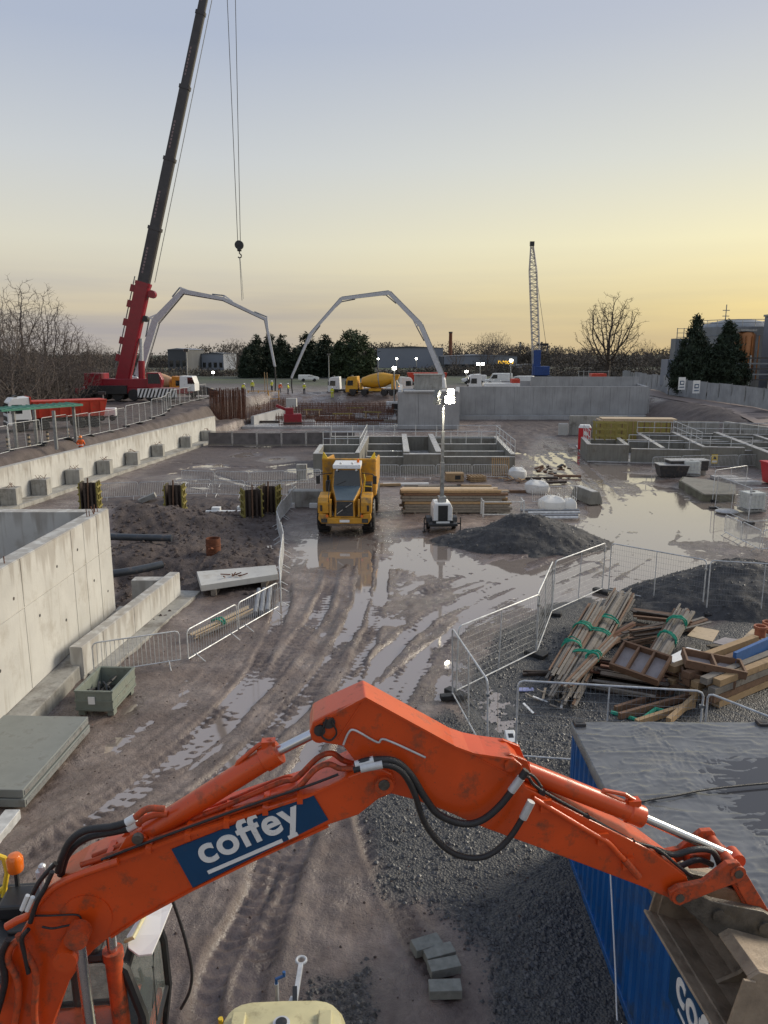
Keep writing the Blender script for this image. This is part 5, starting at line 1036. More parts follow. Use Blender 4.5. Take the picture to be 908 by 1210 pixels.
# skip body
sk = [(3.4, 1.5), (3.25, 3.35), (3.1, 3.5), (9.2, 3.0), (10.0, 2.6), (9.3, 1.5)]
for s_ in (-1, 1): b = MB(); b.prism(sk, s_ * 1.36, s_ * 1.46, f3); b.build('skip_side', YT, dt_, bevel=.02); b = MB(); b.loops([[Vector((s_ * 1.1, 3.2, 3.5)), Vector((s_ * 1.46, 3.2, 3.5)), Vector((s_ * 1.46, 3.3, 3.5)), Vector((s_ * 1.1, 3.3, 3.5))], [Vector((s_ * 1.36, 3.2, 3.9)), Vector((s_ * 1.40, 3.2, 3.9)), Vector((s_ * 1.40, 3.3, 3.9)), Vector((s_ * 1.36, 3.3, 3.9))]]); b.build('spill_ear', M['yrail'], dt_)
b = MB(); b.loops([[Vector((-1.42, 3.1, 3.5)), Vector((1.42, 3.1, 3.5)), Vector((1.42, 3.18, 3.42)), Vector((-1.42, 3.18, 3.42))], [Vector((-1.42, 3.4, 1.5)), Vector((1.42, 3.4, 1.5)), Vector((1.42, 3.5, 1.5)), Vector((-1.42, 3.5, 1.5))]]); b.build('skip_front', YT, dt_, bevel=.02)
b = MB(); b.box((0, 6.4, 1.5), (2.7, 6, .12)); b.build('skip_floor', YT, dt_); b = MB(); b.box((0, 3.16, 3.52), (2.9, .16, .1)); b.build('skip_rim', YT, dt_)
# ------------------------------------------------------------------ lighting tower
lt = thing('lighting_tower', 'white trailer lighting tower with tall mast and lit floodlights', 'lighting tower', (3.05, 38.95, -.02), R(3))
b = MB(); b.box((0, .5, .42), (1.5, 1.7, .14)); b.build('chassis', M['black'], lt, bevel=.02)
for s_ in (-1, 1): wheel(lt, (s_ * .68, .7, .3), .3, .2, rim=M['galv'], n=18, tread=False)
for s_ in (-1, 1): b = MB(); b.prism([(.3, .45), (.38, .68), (.7, .74), (1.02, .68), (1.1, .45)], s_ * .56, s_ * .82, f3); b.build('mudguard', M['black'], lt, bevel=.02)
b = MB(); b.prism([(-.50, .5), (-.50, 1.28), (-.40, 1.52), (.40, 1.52), (.50, 1.28), (.50, .5)], -.1, 1.2, lambda p, o: Vector((p[0], o, p[1]))); bd = b.build('canopy', M['white_paint'], lt, bevel=.05)
b = MB(); b.box((0, -.115, 1.0), (.50, .03, .82)); b.build('door_panel', M['black'], bd); b = MB(); b.box((0, -.15, .52), (.7, .05, .13)); b.build('number_plate', M['white_sign'], lt); b = MB(); b.box((0, -.13, .52), (1.1, .06, .2)); b.build('rear_beam', M['black'], lt)
for s_ in (-1, 1): b = MB(); b.bar((s_ * .75, .1, .42), (s_ * .95, .05, .42), .07, .07); b.tube([(s_ * .95, .05, .05), (s_ * .95, .05, .75)], .03, 8); b.lathe([(.1, .02), (.1, .05)], (s_ * .95, .05, 0), 'Z', 12); b.build('outrigger', M['black'], lt)
b = MB(); b.box((.0, .45, 1.66), (.42, .5, .3)); b.build('mast_base', M['galv_dull'], lt, bevel=.03)
for z0, z1, w_ in ((1.5, 3.6, .20), (3.5, 5.2, .155), (5.1, 6.8, .11)): b = MB(); b.bar((0, .45, z0), (0, .45, z1), w_, w_); b.build('mast_section', M['galv_dull'], lt, bevel=.01)
b = MB(); b.bar((-.35, .4, 6.85), (.4, .4, 6.85), .06, .06); b.bar((0, .4, 6.6), (0, .4, 7.2), .06, .06); b.build('lamp_bar', M['galv_dull'], lt)
def flood(par, c, lit, yaw=0.0, s=1.0):
    e_ = empty('floodlight'); e_.parent = par; e_.location = c; e_.rotation_euler = (R(-20), 0, yaw)
    b = MB(); b.loops([[Vector((x * .25 * s, -.1, z * .2 * s)) for x, z in ((-1, -1), (1, -1), (1, 1), (-1, 1))], [Vector((x * .14 * s, .12, z * .1 * s)) for x, z in ((-1, -1), (1, -1), (1, 1), (-1, 1))]]); b.build('housing', M['galv_dull'], e_)
    b = MB(); b.box((0, -.108, 0), (.46 * s, .012, .36 * s)); b.build('lens', M['lamp_on'] if lit else M['glass'], e_)
flood(lt, (.30, .3, 6.78), True); flood(lt, (.34, .3, 7.18), True, 0, .7); flood(lt, (-.3, .4, 7.1), False, R(-70)); flood(lt, (-.32, .4, 6.72), False, R(-75))
pl_ = bpy.data.lights.new('floodlight_lamp', 'SPOT'); pl_.energy = 1500; pl_.color = (1, .9, .7); pl_.spot_size = R(125); pl_.spot_blend = .6; pl_.shadow_soft_size = .15
lo_ = bpy.data.objects.new('floodlight_lamp', pl_); COL.objects.link(lo_); lo_.parent = lt; lo_.location = (.3, .1, 6.78); lo_.rotation_euler = (R(58), 0, 0)
# ------------------------------------------------------------------ heaps
def heap(name, cx, cy, rx, ry, h, mat, label, seed=0, n=90, rot=0.0, peaks=None):
    u = np.linspace(-1.25, 1.25, n); U, V = np.meshgrid(u, u)
    rr_ = np.sqrt(U ** 2 + V ** 2) * (1 + .22 * fbm(U * 1.6 + seed, V * 1.6, 3))
    Z = h * np.clip(1 - rr_, -.2, 1) ** 1.0
    Z = np.where(rr_ < .22, h * (.80 - .35 * rr_ ** 2 / .22), Z)
    if peaks:
        for pu, pv, pr, ph in peaks: Z = np.maximum(Z, ph * (1 - np.sqrt((U - pu) ** 2 + (V - pv) ** 2) * (1 + .2 * fbm(U * 2 + seed + 9, V * 2, 3)) / pr))
    Z = Z + .09 * h * fbm(U * 4 + seed, V * 4, 4) + .065 * fbm(U * rx * 4, V * ry * 4, 3); Z = np.maximum(Z, -.12)
    X = U * rx; Y = V * ry; c_, s_ = math.cos(rot), math.sin(rot)
    vv = np.stack([X * c_ - Y * s_, X * s_ + Y * c_, Z], -1).reshape(-1, 3); ii = np.arange(n * n).reshape(n, n); qf = np.stack([ii[:-1, :-1], ii[:-1, 1:], ii[1:, 1:], ii[1:, :-1]], -1).reshape(-1, 4)
    me_ = bpy.data.meshes.new(name); me_.from_pydata(vv.tolist(), [], qf.tolist()); me_.materials.append(mat); me_.polygons.foreach_set('use_smooth', [True] * len(qf)); o = share(name, me_, None, (cx, cy, .0)); tag(o, label, 'heap'); kk = RNG.integers(0, len(vv), 3600); sp_ = vv[kk] + RNG.normal(0, .03, (3600, 3)) * np.array([1, 1, .2]); so = stones('stones', sp_[vv[kk][:, 2] > .02], .012, .06, M['gravel'], None); so.parent = o; return o
heap('gravel_heap', 7.0, 36.6, 3.7, 2.5, 1.75, M['gravel_heap'], 'grey gravel heap in the middle behind the mesh fence', 3, 120, peaks=[(-.45, .15, .75, .85)])
heap('gravel_heap', 13.6, 27.9, 4.3, 2.8, 1.75, M['gravel_heap'], 'dark gravel heap at the right edge beyond the fence', 8, 120)
# ------------------------------------------------------------------ timber and formwork
def plank(par, A, B_, w, h, mat, name='plank', up=(0, 0, 1)):
    b = MB(); b.bar(A, B_, w, h, up); return b.build(name, mat, par)
def bundle(label, A, B_, n, wid, hgt, mats, straps=(), sz=(.05, .035), name='batten_bundle', spread=.15, piece='batten', group=None):
    A, B_ = Vector(A), Vector(B_); t = thing(name, label, 'timber', A, 0, group); d = B_ - A; dn = d.normalized(); sd = dn.cross(Vector((0, 0, 1))).normalized()
    for i in range(n):
        u = (random.random() - .5) * wid; v = random.random() * hgt * (1 - (abs(u) / wid) * .8); s0 = random.uniform(-.12, .06) * d.length; s1 = random.uniform(-.06, .10) * d.length
        p = sd * u + Vector((0, 0, v)) + dn * s0; q = d + sd * (u * (1 + random.uniform(-spread, spread * 3))) + Vector((0, 0, v * random.uniform(.7, 1.1))) + dn * s1
        plank(t, p, q, sz[0] * random.uniform(.8, 1.5), sz[1] * random.uniform(.8, 1.3), random.choice(mats), piece, up=(random.uniform(-.3, .3), 0, 1))
    for s_ in straps:
        c_ = d * s_; b = MB()
        for lp_ in range(5):
            sh_ = random.uniform(-.14, .14); tl_ = random.uniform(-.10, .10); r_ = []
            for k in range(17): a_ = 2 * math.pi * k / 16; r_.append(c_ + sd * (math.cos(a_) * (wid * .55 + random.uniform(-.02, .03))) + Vector((0, 0, hgt * .45 + math.sin(a_) * hgt * .72 + random.uniform(-.01, .025))) + dn * (sh_ + tl_ * math.cos(a_ + lp_)))
            b.tube(r_, random.uniform(.014, .028), 5)
        b.build('webbing_strap', M['green_rope'], t, smooth=True)
    return t
TG, TB, TM = M['timber_grey'], M['timber_brown'], M['timber']
def Gz(px, py, z): return G(px, py, z)
bundle('long bundle of weathered grey battens tied with green webbing', Gz(672, 815, .15), Gz(735, 706, .2), 46, .8, .34, [TG, TG, TG, TG, TG, TB], (.22, .45, .6), (.055, .03), spread=.1)
bundle('shorter bundle of grey battens leaning on the long tied bundle', Gz(658, 800, .2), Gz(703, 722, .5), 26, .5, .3, [TG, TG, TG, TG, TB], (.35, .62), (.05, .03))
bundle('slim bundle of grey battens crossing over the tied bundles', Gz(672, 810, .5), Gz(722, 758, .55), 14, .3, .2, [TG, TG, TB], (.55,), (.05, .035))
bundle('bundle of brown and grey battens tied with green rope beside the ply sheets', Gz(768, 795, .3), Gz(808, 728, .8), 34, .5, .35, [TG, TB, TG, M['rebar'], TG], (.45, .75), (.06, .04))
bundle('flat stack of dark sodden boards behind the tied battens', Gz(752, 733, .1), Gz(815, 740, .1), 14, .9, .4, [M['dark_wood'], TB], (), (.14, .04), name='board_stack', piece='board', spread=.05)
bundle('low stack of dark wet boards beside the grey batten bundle', Gz(708, 800, .1), Gz(788, 812, .1), 30, 1.3, .55, [M['dark_wood'], M['dark_wood'], M['rebar']], (), (.16, .04), name='board_stack', piece='board', spread=.04)
bundle('few dark bars lying left of the batten bundles', Gz(622, 795, .05), Gz(668, 795, .05), 7, .4, .14, [M['dark_wood']], (), (.07, .05), name='board_stack', piece='board')
def tray(label, c, L_, W_, H_, rz, tilt, mat, face, cross=1):
    t = thing('formwork_tray', label, 'formwork', c, rz); t.rotation_euler = (tilt[0], tilt[1], rz)
    for y in (-W_ / 2, W_ / 2): b = MB(); b.box((0, y, H_ / 2), (L_, .06, H_)); b.build('side_board', mat, t)
    for i in range(cross + 2): x = -L_ / 2 + .03 + (L_ - .06) * i / (cross + 1); b = MB(); b.box((x, 0, H_ / 2), (.055, W_ - .06, H_ - .01)); b.build('cross_board', mat, t)
    b = MB(); b.box((0, 0, .01), (L_ - .02, W_ - .02, .02)); b.build('ply_face', face, t); return t
tray('brown timber formwork tray tilted over the dark boards', Gz(757, 786, .75), 1.35, .95, .22, R(-38), (R(24), R(6), 0), TB, M['ply_face'], 2)
tray('brown timber formwork tray on the ply sheets beside the blue board', Gz(842, 788, .8), 1.55, .75, .22, R(-12), (R(4), R(8), 0), TB, M['ply_face'], 1)
tray('lower timber formwork tray under the tray beside the blue board', Gz(834, 802, .5), 1.35, .7, .22, R(-14), (R(2), R(6), 0), TB, M['ply_face'], 1)
def sheet_(label, pts, z, mat, th=.03): 
    P_ = [G(px, py, z) for px, py in pts]; b = MB(); b.loops([P_, [p + Vector((0, 0, th)) for p in P_]]); return tag(b.build('ply_sheet', mat, bevel=.004), label, 'plywood')
sheet_('pale plywood sheet lying flat behind the trays', [(812, 752), (823, 741), (850, 746), (842, 759)], .5, M['ply'])
sheet_('smaller pale plywood sheet at the right edge near the clay pipes', [(876, 756), (889, 744), (906, 746), (898, 758)], .55, M['ply'])
sheet_('white faced ply sheet sticking out left of the trays', [(785, 780), (812, 766), (828, 770), (812, 790)], .62, M['white_sign'], .04)
sheet_('grey ply sheet between the two pale sheets', [(842, 760), (856, 754), (876, 757), (868, 766)], .5, M['ply_face'])
bundle('stack of dark panels under the white ply sheet', Gz(784, 800, .2), Gz(826, 815, .2), 12, .9, .4, [M['dark_wood'], TB], (), (.2, .05), name='board_stack', piece='board', spread=.03)
o = plank(None, Gz(774, 806, .15), Gz(822, 816, .15), .16, .2, M['formwork'], 'formwork_beam'); tag(o, 'yellow edged formwork beam under the dark panels', 'beam')
o = plank(None, Gz(868, 778, .95), Gz(935, 748, .95), .10, .34, M['blue_ply'], 'blue_board'); tag(o, 'blue painted board on edge on top of the timber stack', 'board'); o2 = put_text('0410', o, G(884, 778, .8) , G(889, 776, .8), .05, M['white_sign'], .02, up=Vector((0, 0, 1))) if False else None
for i, (a_, c_, n_, w_, h_, mt) in enumerate((((690, 772), (742, 742), 16, .6, .25, [M['dark_wood'], TB, M['rebar']]), ((742, 762), (790, 752), 14, .5, .5, [M['dark_wood'], TB]), ((700, 812), (770, 822), 12, .5, .2, [M['dark_wood'], TG]), ((826, 812), (880, 790), 14, .6, .4, [TM, TB, M['dark_wood']]), ((846, 772), (900, 766), 10, .6, .3, [TB, M['dark_wood'], TG]), ((800, 745), (830, 735), 9, .5, .2, [TB, TG]))):
    bundle('jumble of dark and brown boards in the timber compound, %s counted from left' % ORD[i], Gz(*a_, .1), Gz(*c_, .15), n_, w_, h_, mt, (), (.10, .03), name='board_jumble', piece='board', spread=.5, group='jumbled boards in the compound')
bt = thing('beam_stack', 'big stack of sawn timber beams at the right edge behind the cabin', 'timber', (0, 0, 0))
A0, A1 = G(843, 838, .0), G(925, 803, .0); dv = (A1 - A0); dn_ = dv.normalized(); sdv = Vector((-dn_.y, dn_.x, 0))
for row in range(6):
    for lay in range(4):
        if lay == 3 and row in (2, 4): continue
        s0 = random.uniform(-.25, .15); p = A0 + sdv * (row * .24) + Vector((0, 0, .14 + lay * .2)) + dn_ * s0; q = A1 + sdv * (row * .24 + random.uniform(-.04, .04)) + Vector((0, 0, .14 + lay * .2)) + dn_ * random.uniform(-.1, .8)
        plank(bt, p, q, .21, .18, random.choice([TM, TM, TG, TB]), 'beam')
for (a_, b_, z_, w_, lab) in (((727, 838), (808, 812), .12, .1, 'brown timber beam behind the fence panel, farthest of the loose beams'), ((732, 846), (817, 822), .16, .1, 'brown timber beam lying second of the loose beams'), ((752, 854), (820, 832), .12, .12, 'brown timber beam nearest the cabin among the loose beams'), ((790, 852), (826, 820), .2, .12, 'short timber beam lying across the loose beams')):
    o = plank(None, G(*a_, z_), G(*b_, z_), w_, .16, TM if w_ > .11 else TB, 'loose_beam'); tag(o, lab, 'beam', 'loose beams by the cabin')
o = MB().tube([Gz(722, 842, .1), Gz(738, 846, .06), Gz(756, 852, .06), Gz(775, 838, .12), Gz(790, 842, .1)], .06, 6).build('green_webbing', M['green_rope'], smooth=True); tag(o, 'loose green webbing tangled under the loose beams', 'webbing')
for px, py, lab in ((898, 752, 'terracotta clay pipe at the right edge, left one'), (908, 747, 'terracotta clay pipe at the right edge, right one')):
    c = Gz(px, py, .62); b = MB(); b.lathe([(.16, 0), (.16, .25), (.2, .26), (.2, .34), (.15, .34), (.13, .05)], (0, 0, 0), 'Z', 16); o = b.build('clay_pipe', mk('terracotta_' + str(px), (.36, .12, .06), .6), None, loc=c, smooth=True); tag(o, lab, 'pipe', 'clay pipes')
for i in range(9):
    c = Gz(632 + i * 5 + random.uniform(-1.5, 1.5), 835 + random.uniform(-14, 10), .03); a_ = random.random() * 3.14; o = plank(None, c, c + Vector((math.cos(a_) * .4, math.sin(a_) * .4, random.uniform(.02, .2))), .06, .02, [M['white_sign'], TG, M['ply']][i % 3], 'timber_offcut'); tag(o, '%s broken timber offcut in the litter before the batten bundles, %s from left' % (('white', 'grey', 'tan')[i % 3], ORD[i]), 'offcut', 'offcuts before the battens')
o = MB().box((0, 0, .03), (.42, .2, .03)).build('rubbish_bag', mk('pale_blue_plastic', (.30, .32, .55), .4), None, loc=G(622, 816)); tag(o, 'small crumpled blue packaging on the gravel', 'packaging')
# timber stack behind the lighting tower
ts = thing('timber_stack', 'long stack of pale sawn boards behind the lighting tower', 'timber', (0, 0, 0))
for lay in range(8):
    for row in range(4):
        x0 = 1.05 + random.uniform(-.15, .2); x1 = 7.3 + random.uniform(-.5, .15) + (-.6 if lay == 7 else 0); y = 43.6 + row * .31; z = .14 + lay * .165
        plank(ts, (x0, y, z), (x1, y + random.uniform(-.03, .03), z), .29, .14, random.choice([TM, TG, TG, TB] if lay < 7 else [M['ply'], TM]), 'board')
for x in (1.8, 4.2, 6.6): plank(ts, (x, 43.4, .03), (x, 44.8, .03), .1, .1, TG, 'bearer')
def pallet_pile(label, c, n, rz=0.0):
    t = thing('pallet_stack', label, 'pallets', c, rz)
    for i in range(n):
        for y in (-.5, 0, .5): plank(t, (-.6, y, .05 + i * .14), (.6, y, .05 + i * .14), .1, .08, TM, 'bearer')
        for x in (-.5, -.25, 0, .25, .5): plank(t, (x, -.55, .105 + i * .14), (x, .55, .105 + i * .14), .1, .025, TM, 'slat')
    return t
fr_ = thing('upright_pallets', 'upright orange timber pallets leaning by the white bags', 'pallets', G(592, 564), R(4)); fr_.rotation_euler = (R(-12), 0, R(4))
for i in range(9): plank(fr_, (-.62 + i * .155, 0, 0), (-.62 + i * .155, 0, 1.5), .09, .03, M['timber'], 'slat', up=(0, 1, 0))
for z in (.15, .75, 1.35): plank(fr_, (-.68, .07, z), (.68, .07, z), .1, .1, TB, 'bearer')
for i, (px, py, L_, mt) in enumerate(((480, 572, 3.2, M['white_sign']), (500, 574, 2.6, TG), (455, 573, 2.2, TM), (520, 575, 3.0, TG), (560, 574, 2.4, TM), (612, 580, 2.0, TB), (640, 565, 2.4, M['dark_wood']), (655, 570, 1.8, M['dark_wood']), (670, 562, 2.0, TB))):
    c = G(px, py, .1); o = plank(None, c - Vector((L_ / 2, .1, 0)), c + Vector((L_ / 2, random.uniform(-.3, .3), 0)), .3, .16, mt, 'loose_plank'); tag(o, '%s plank lying before the concrete chambers, %s from the front list of planks' % (('white', 'grey', 'yellow brown', 'grey', 'yellow brown', 'brown', 'dark', 'dark', 'brown')[i], ORD[i]) if False else '%s on the ground before the chambers' % ('long white plank lying left of the mast', 'grey plank just right of the white plank', 'short tan plank nearest the dump truck', 'grey plank behind the lighting mast', 'tan plank below the pallet pile', 'brown plank beside the upright pallets', 'dark plank right of the first white bag', 'dark short plank behind the slumped white bag', 'brown plank by the wheel tracks')[i], 'plank', 'loose planks before the chambers')
for i, (px, py) in enumerate(((640, 560), (652, 562), (664, 558))):
    t = thing('scrap_heap', 'small dark heap of scrap and sheeting by the tracks, %s from left' % ORD[i], 'scrap', G(px, py), random.random())
    for k in range(6): c = Vector((random.uniform(-.6, .6), random.uniform(-.3, .3), .1 + random.random() * .4)); plank(t, c, c + Vector((random.uniform(-.8, .8), random.uniform(-.3, .3), random.uniform(-.1, .3))), .25, .1, random.choice([M['dark_wood'], M['steel_dark'], TB]), 'scrap_piece')
pallet_pile('low pile of pallets and offcuts before the chambers', G(563, 568), 3, .2)
o = thing('timber_crate', 'small orange plywood crate left of the pallet pile', 'crate', G(537, 568), .05); MB().box((0, 0, .3), (1.3, .8, .6)).build('crate_body', M['timber'], o, bevel=.02); MB().box((.2, -.405, .3), (.4, .02, .3)).build('hand_hole', M['black'], o)
def bag(label, c, w, h, seed):
    b = MB(); rings = []
    for z, k in ((0, .88), (.12, 1.0), (.45, 1.04), (.75, .98), (.92, .72), (1.0, .3)):
        rings.append([Vector((w / 2 * k * math.copysign(abs(math.cos(a)) ** .6, math.cos(a)) * (1 + .06 * math.sin(5 * a + seed + z * 4)), w / 2 * k * math.copysign(abs(math.sin(a)) ** .6, math.sin(a)) * (1 + .05 * math.cos(4 * a + seed)), z * h + .05 * math.sin(3 * a + seed) * (z > .5))) for a in [2 * math.pi * j / 20 for j in range(20)]])
    b.loops(rings); t = thing('bulk_bag', label, 'bulk bag', c); b.build('sack', M['bag'], t, smooth=True)
    for a in (.8, 2.3, 3.9, 5.5): b = MB(); p = Vector((math.cos(a) * w * .35, math.sin(a) * w * .35, h * .9)); b.tube([p, p + Vector((.05, .05, .2)), p + Vector((.15, .0, .12)), p + Vector((.12, -.05, 0))], .02, 5); b.build('lifting_loop', M['bag'], t)
bag('white bulk bag beside the upright pallets', G(611, 566), 1.25, .85, 1); bag('white bulk bag slumped behind the timber stack end', G(634, 582), 1.5, .8, 2); bag('white bulk bag nearest the gravel heap', G(652, 605), 1.5, .95, 3); bag('small white bulk bag right of the others', G(672, 606), .85, .85, 4)
o = thing('rubble_pile', 'small pile of brown timber rubble under the upright white bag', 'rubble', G(603, 570))
for i in range(10): a_ = random.random() * 3.1; c = Vector((random.uniform(-.9, .9), random.uniform(-.4, .4), .1 + random.random() * .25)); plank(o, c, c + Vector((math.cos(a_) * .9, math.sin(a_) * .5, random.uniform(-.1, .2))), .12, .05, random.choice([TB, TM]), 'offcut')
rk = thing('steel_rack', 'galvanised steel rack in front of the long timber stack', 'rack', G(595, 611), 0)
for x in (-1.15, 1.15): plank(rk, (x, 0, 0), (x, 0, .95), .09, .09, GV, 'post')
for z in (.15, .88): plank(rk, (-1.15, 0, z), (1.15, 0, z), .06, .06, GV, 'rail')
for y in (.9,): 
    for x in (-1.15, 1.15): plank(rk, (x, y, 0), (x, y, .95), .09, .09, GV, 'post'); plank(rk, (x, .04, .88), (x, .86, .88), .06, .06, GV, 'rail')
for i, (px, py, L_) in enumerate(((650, 612, 3.2), (646, 609, 3.6), (655, 606, 3.0), (650, 603, 3.4))):
    c = G(px, py, .1 + .05 * i); o = MB().tube([c - Vector((L_ / 2, 0, 0)), c + Vector((L_ / 2, .1, 0))], .08, 8).build('scaffold_tube', M['pipe_grey'] if i % 2 else GV); tag(o, 'grey tube lying %s from the front right of the steel rack' % ORD[i], 'tube', 'tubes beside the rack')
t = thing('concrete_barrier', 'dirty pale concrete block barrier right of the white bags', 'barrier block', G(694, 592), R(12)); t.scale = (.8, .9, .75); MB().loops([[Vector((x, y, 0)) for x, y in ((-.55, -1.3), (.55, -1.3), (.55, 1.6), (-.55, 1.6))], [Vector((x, y, .5)) for x, y in ((-.5, -1.25), (.5, -1.25), (.5, 1.55), (-.5, 1.55))], [Vector((x, y, 1.0)) for x, y in ((-.3, -1.2), (.3, -1.2), (.3, 1.5), (-.3, 1.5))]]).build('body', CX, t, bevel=.02); MB().box((0, .2, 1.02), (.5, 2.6, .05)).build('pale_top', M['concrete_wet'], t)  # top strip paler and glossier than the body
barrier_row([(628, 596), (682, 594)], 'crowd barrier beside the white bags, %s from left', 'barriers by the white bags')
# ------------------------------------------------------------------ left of the track
def form_column(label, c, rz):
    t = thing('formwork_column', label, 'formwork', c, rz)
    for s_ in (-1, 1):
        b = MB(); b.box((s_ * .42, 0, .85), (.05, .95, 1.7)); pn = b.build('ply_panel', M['dark_wood'], t)
        for y in (-.42, 0, .42): MB().box((s_ * .48, y, .86), (.09, .09, 1.72)).build('stud', M['formwork'], pn)
        for z in (.25, .65, 1.05, 1.45): MB().box((s_ * .55, 0, z), (.06, 1.05, .09)).build('waler', M['formwork'], pn)
    b = MB(); b.box((0, .38, .8), (.8, .05, 1.6)); b.build('back_panel', M['dark_wood'], t); plank(t, (-.05, -.42, 0), (0, -.3, 2.0), .08, .05, TB, 'prop', up=(0, 1, 0))
    for x in (-.2, .2): plank(t, (x, -.46, .2), (x, -.46, 1.75), .12, .03, M['dark_wood'], 'door_board', up=(0, 1, 0))
    MB().box((0, 0, .03), (1.5, 1.3, .08)).build('base_board', TG, t)
form_column('yellow ribbed column formwork standing alone behind the soil mound', G(208, 607, .1), R(4)); form_column('yellow ribbed column formwork, left one of the pair by the track', G(298, 613), R(22)); form_column('dark column formwork, right one of the pair by the track', G(320, 608), R(-8)); form_column('yellow ribbed column formwork near the corner of the tall tank', G(108, 603), R(8)); None
free_tube([G(118, 634, .9), G(160, 635, .85), G(203, 636, .8)], .16, 'black_pipe', M['pipe'], 'black pipe sticking out of the soil bank, upper one', 'pipe', 14, 2); free_tube([G(125, 679, .45), G(160, 674, .5), G(192, 667, .55)], .16, 'black_pipe', M['pipe'], 'grey black pipe sticking out of the trench, lower one', 'pipe', 14, 2)
t = thing('concrete_slab', 'loose concrete slab lying raised by the barriers', 'slab', (0, 0, 0)); sl = [G(238, 699, .25), G(329, 685, .25), G(326, 674, .25), G(233, 682, .25)]
b = MB(); b.loops([sl, [p + Vector((0, 0, .24)) for p in sl]]); b.build('slab', M['concrete'], t, bevel=.012)
for f_ in (.15, .8): c = sl[0].lerp(sl[1], f_) + Vector((0, .5, -.12)); MB().box(c, (.2, 1.0, .25)).build('bearer', TG, t)
tl = thing('steel_offcuts', 'tangle of rusty steel offcuts lying on the loose slab', 'steel', (0, 0, 0))
for i in range(9): c = sl[0].lerp(sl[1], random.uniform(.1, .5)) + Vector((0, random.uniform(.3, .9), .28)); MB().tube([c, c + Vector((random.uniform(-.4, .4), random.uniform(-.2, .2), random.uniform(.02, .12)))], .025, 5).build('offcut', M['rebar'], tl)
for i, (a_, b_) in enumerate((((302, 725), (307, 694)), ((309, 724), (313, 694)), ((316, 722), (320, 693)))):
    o = MB().lathe([(.065, 0), (.09, 0), (.09, 2.6), (.065, 2.6)], (0, 0, 0), 'Y', 14).build('grey_pipe', M['pipe_grey'], None, smooth=True); p = G(*a_, .14); q = G(*b_, .14); o.location = p; o.rotation_euler = (0.02, 0, math.atan2(-(q - p).x, (q - p).y)); tag(o, 'grey plastic pipe behind the barrier, %s of three' % ('leftmost', 'middle', 'rightmost')[i], 'pipe', 'three grey pipes')
bundle('small bundle of pale battens with a green strap behind the barrier', G(232, 752, .1), G(293, 722, .15), 10, .4, .2, [M['ply'], TM, TG], (.4,), (.05, .03), spread=.3)
t = thing('rusty_drum', 'rusty steel casing standing in the dug soil', 'drum', G(253, 660), 0); MB().lathe([(.33, 0), (.33, .95), (.30, .95), (.30, .3)], (0, 0, 0), 'Z', 18).build('shell', M['rust'], t, smooth=True)
for z in (.3, .62): MB().lathe([(.335, z), (.355, z + .02), (.335, z + .04)], (0, 0, 0), 'Z', 18).build('rib', M['rust'], t)
MB().tube([(.05, -.33, .55), (.0, -.5, .6), (-.1, -.52, .55)], .05, 8).build('spout', M['rust'], t)
o = MB().box((0, 0, .2), (1.1, .5, .3)).build('kerb_block', C2, None, loc=G(176, 592), bevel=.02); o.rotation_euler = (0, R(-22), .2); tag(o, 'tilted concrete kerb block behind the soil mound', 'block')
for i, (px, py, l_) in enumerate(((256, 605, .5), (286, 604, .5), (345, 600, .4), (372, 600, .6))): o = MB().box((0, 0, .15), (l_, .4, .3)).build('white_block', M['white_sign'], None, loc=G(px, py), bevel=.03); tag(o, 'white block lying on the soil, %s from left' % ORD[i], 'block', 'white blocks by the formwork')
o = MB().box((0, 0, .08), (2.6, .3, .1)).build('white_plank', M['white_sign'], None, loc=G(270, 606)); tag(o, 'white plank lying between two white blocks', 'plank')
o = MB().box((0, 0, .55), (.75, .6, 1.1)).build('concrete_stub', C2, None, loc=G(357, 566), bevel=.02); tag(o, 'small pale concrete stub left of the dump truck', 'stub')
o = MB().box((0, 0, .5), (2.2, .9, 1.0)).build('concrete_plinth', C2, None, loc=G(362, 600) + Vector((0, .5, 0)), bevel=.03); tag(o, 'dark concrete plinth at the end of the barriers beside the truck', 'plinth')
# steel crate and stacked panels by the tank
cr_ = thing('steel_crate', 'grey green steel stillage crate beside the tall tank', 'crate', (-7.35, 18.9, 0), R(-3)); cm = mk('crate_paint', (.20, .225, .19), .5, var=.15, scale=4, dirt=((.12, .11, .09), .3, 4))
for s_ in (-1, 1): MB().box((s_ * .46, 0, .42), (.05, 1.55, .56)).build('side_wall', cm, cr_, bevel=.008); MB().box((0, s_ * .75, .42), (.87, .05, .56)).build('end_wall', cm, cr_, bevel=.008)
for s_ in (-1, 1):
    for z in (.2, .42, .68): MB().box((s_ * .49, 0, z), (.03, 1.55, .05)).build('rib', cm, cr_); MB().box((0, s_ * .78, z), (.9, .03, .05)).build('rib', cm, cr_)
    for y in (-.6, .6): MB().box((s_ * .38, y, .07), (.16, .2, .14)).build('foot', cm, cr_)
MB().box((0, 0, .17), (.9, 1.5, .05)).build('floor', M['steel_dark'], cr_); MB().box((-.05, -.80, .45), (.17, .02, .2)).build('label_plate', M['white_sign'], cr_)
for i in range(7): MB().tube([(random.uniform(-.35, .35), random.uniform(-.6, .6), .25), (random.uniform(-.35, .35), random.uniform(-.6, .6), .5)], .04, 6).build('clamp', M['black'], cr_)
ps = thing('panel_stack', 'stack of flat grey formwork panels on the mud by the tank', 'panel stack', (-8.35, 15.6, 0), R(-2)); pm = mk('panel_grey', (.20, .215, .205), .45, var=.12, scale=2, dirt=((.13, .12, .105), .25, 2))
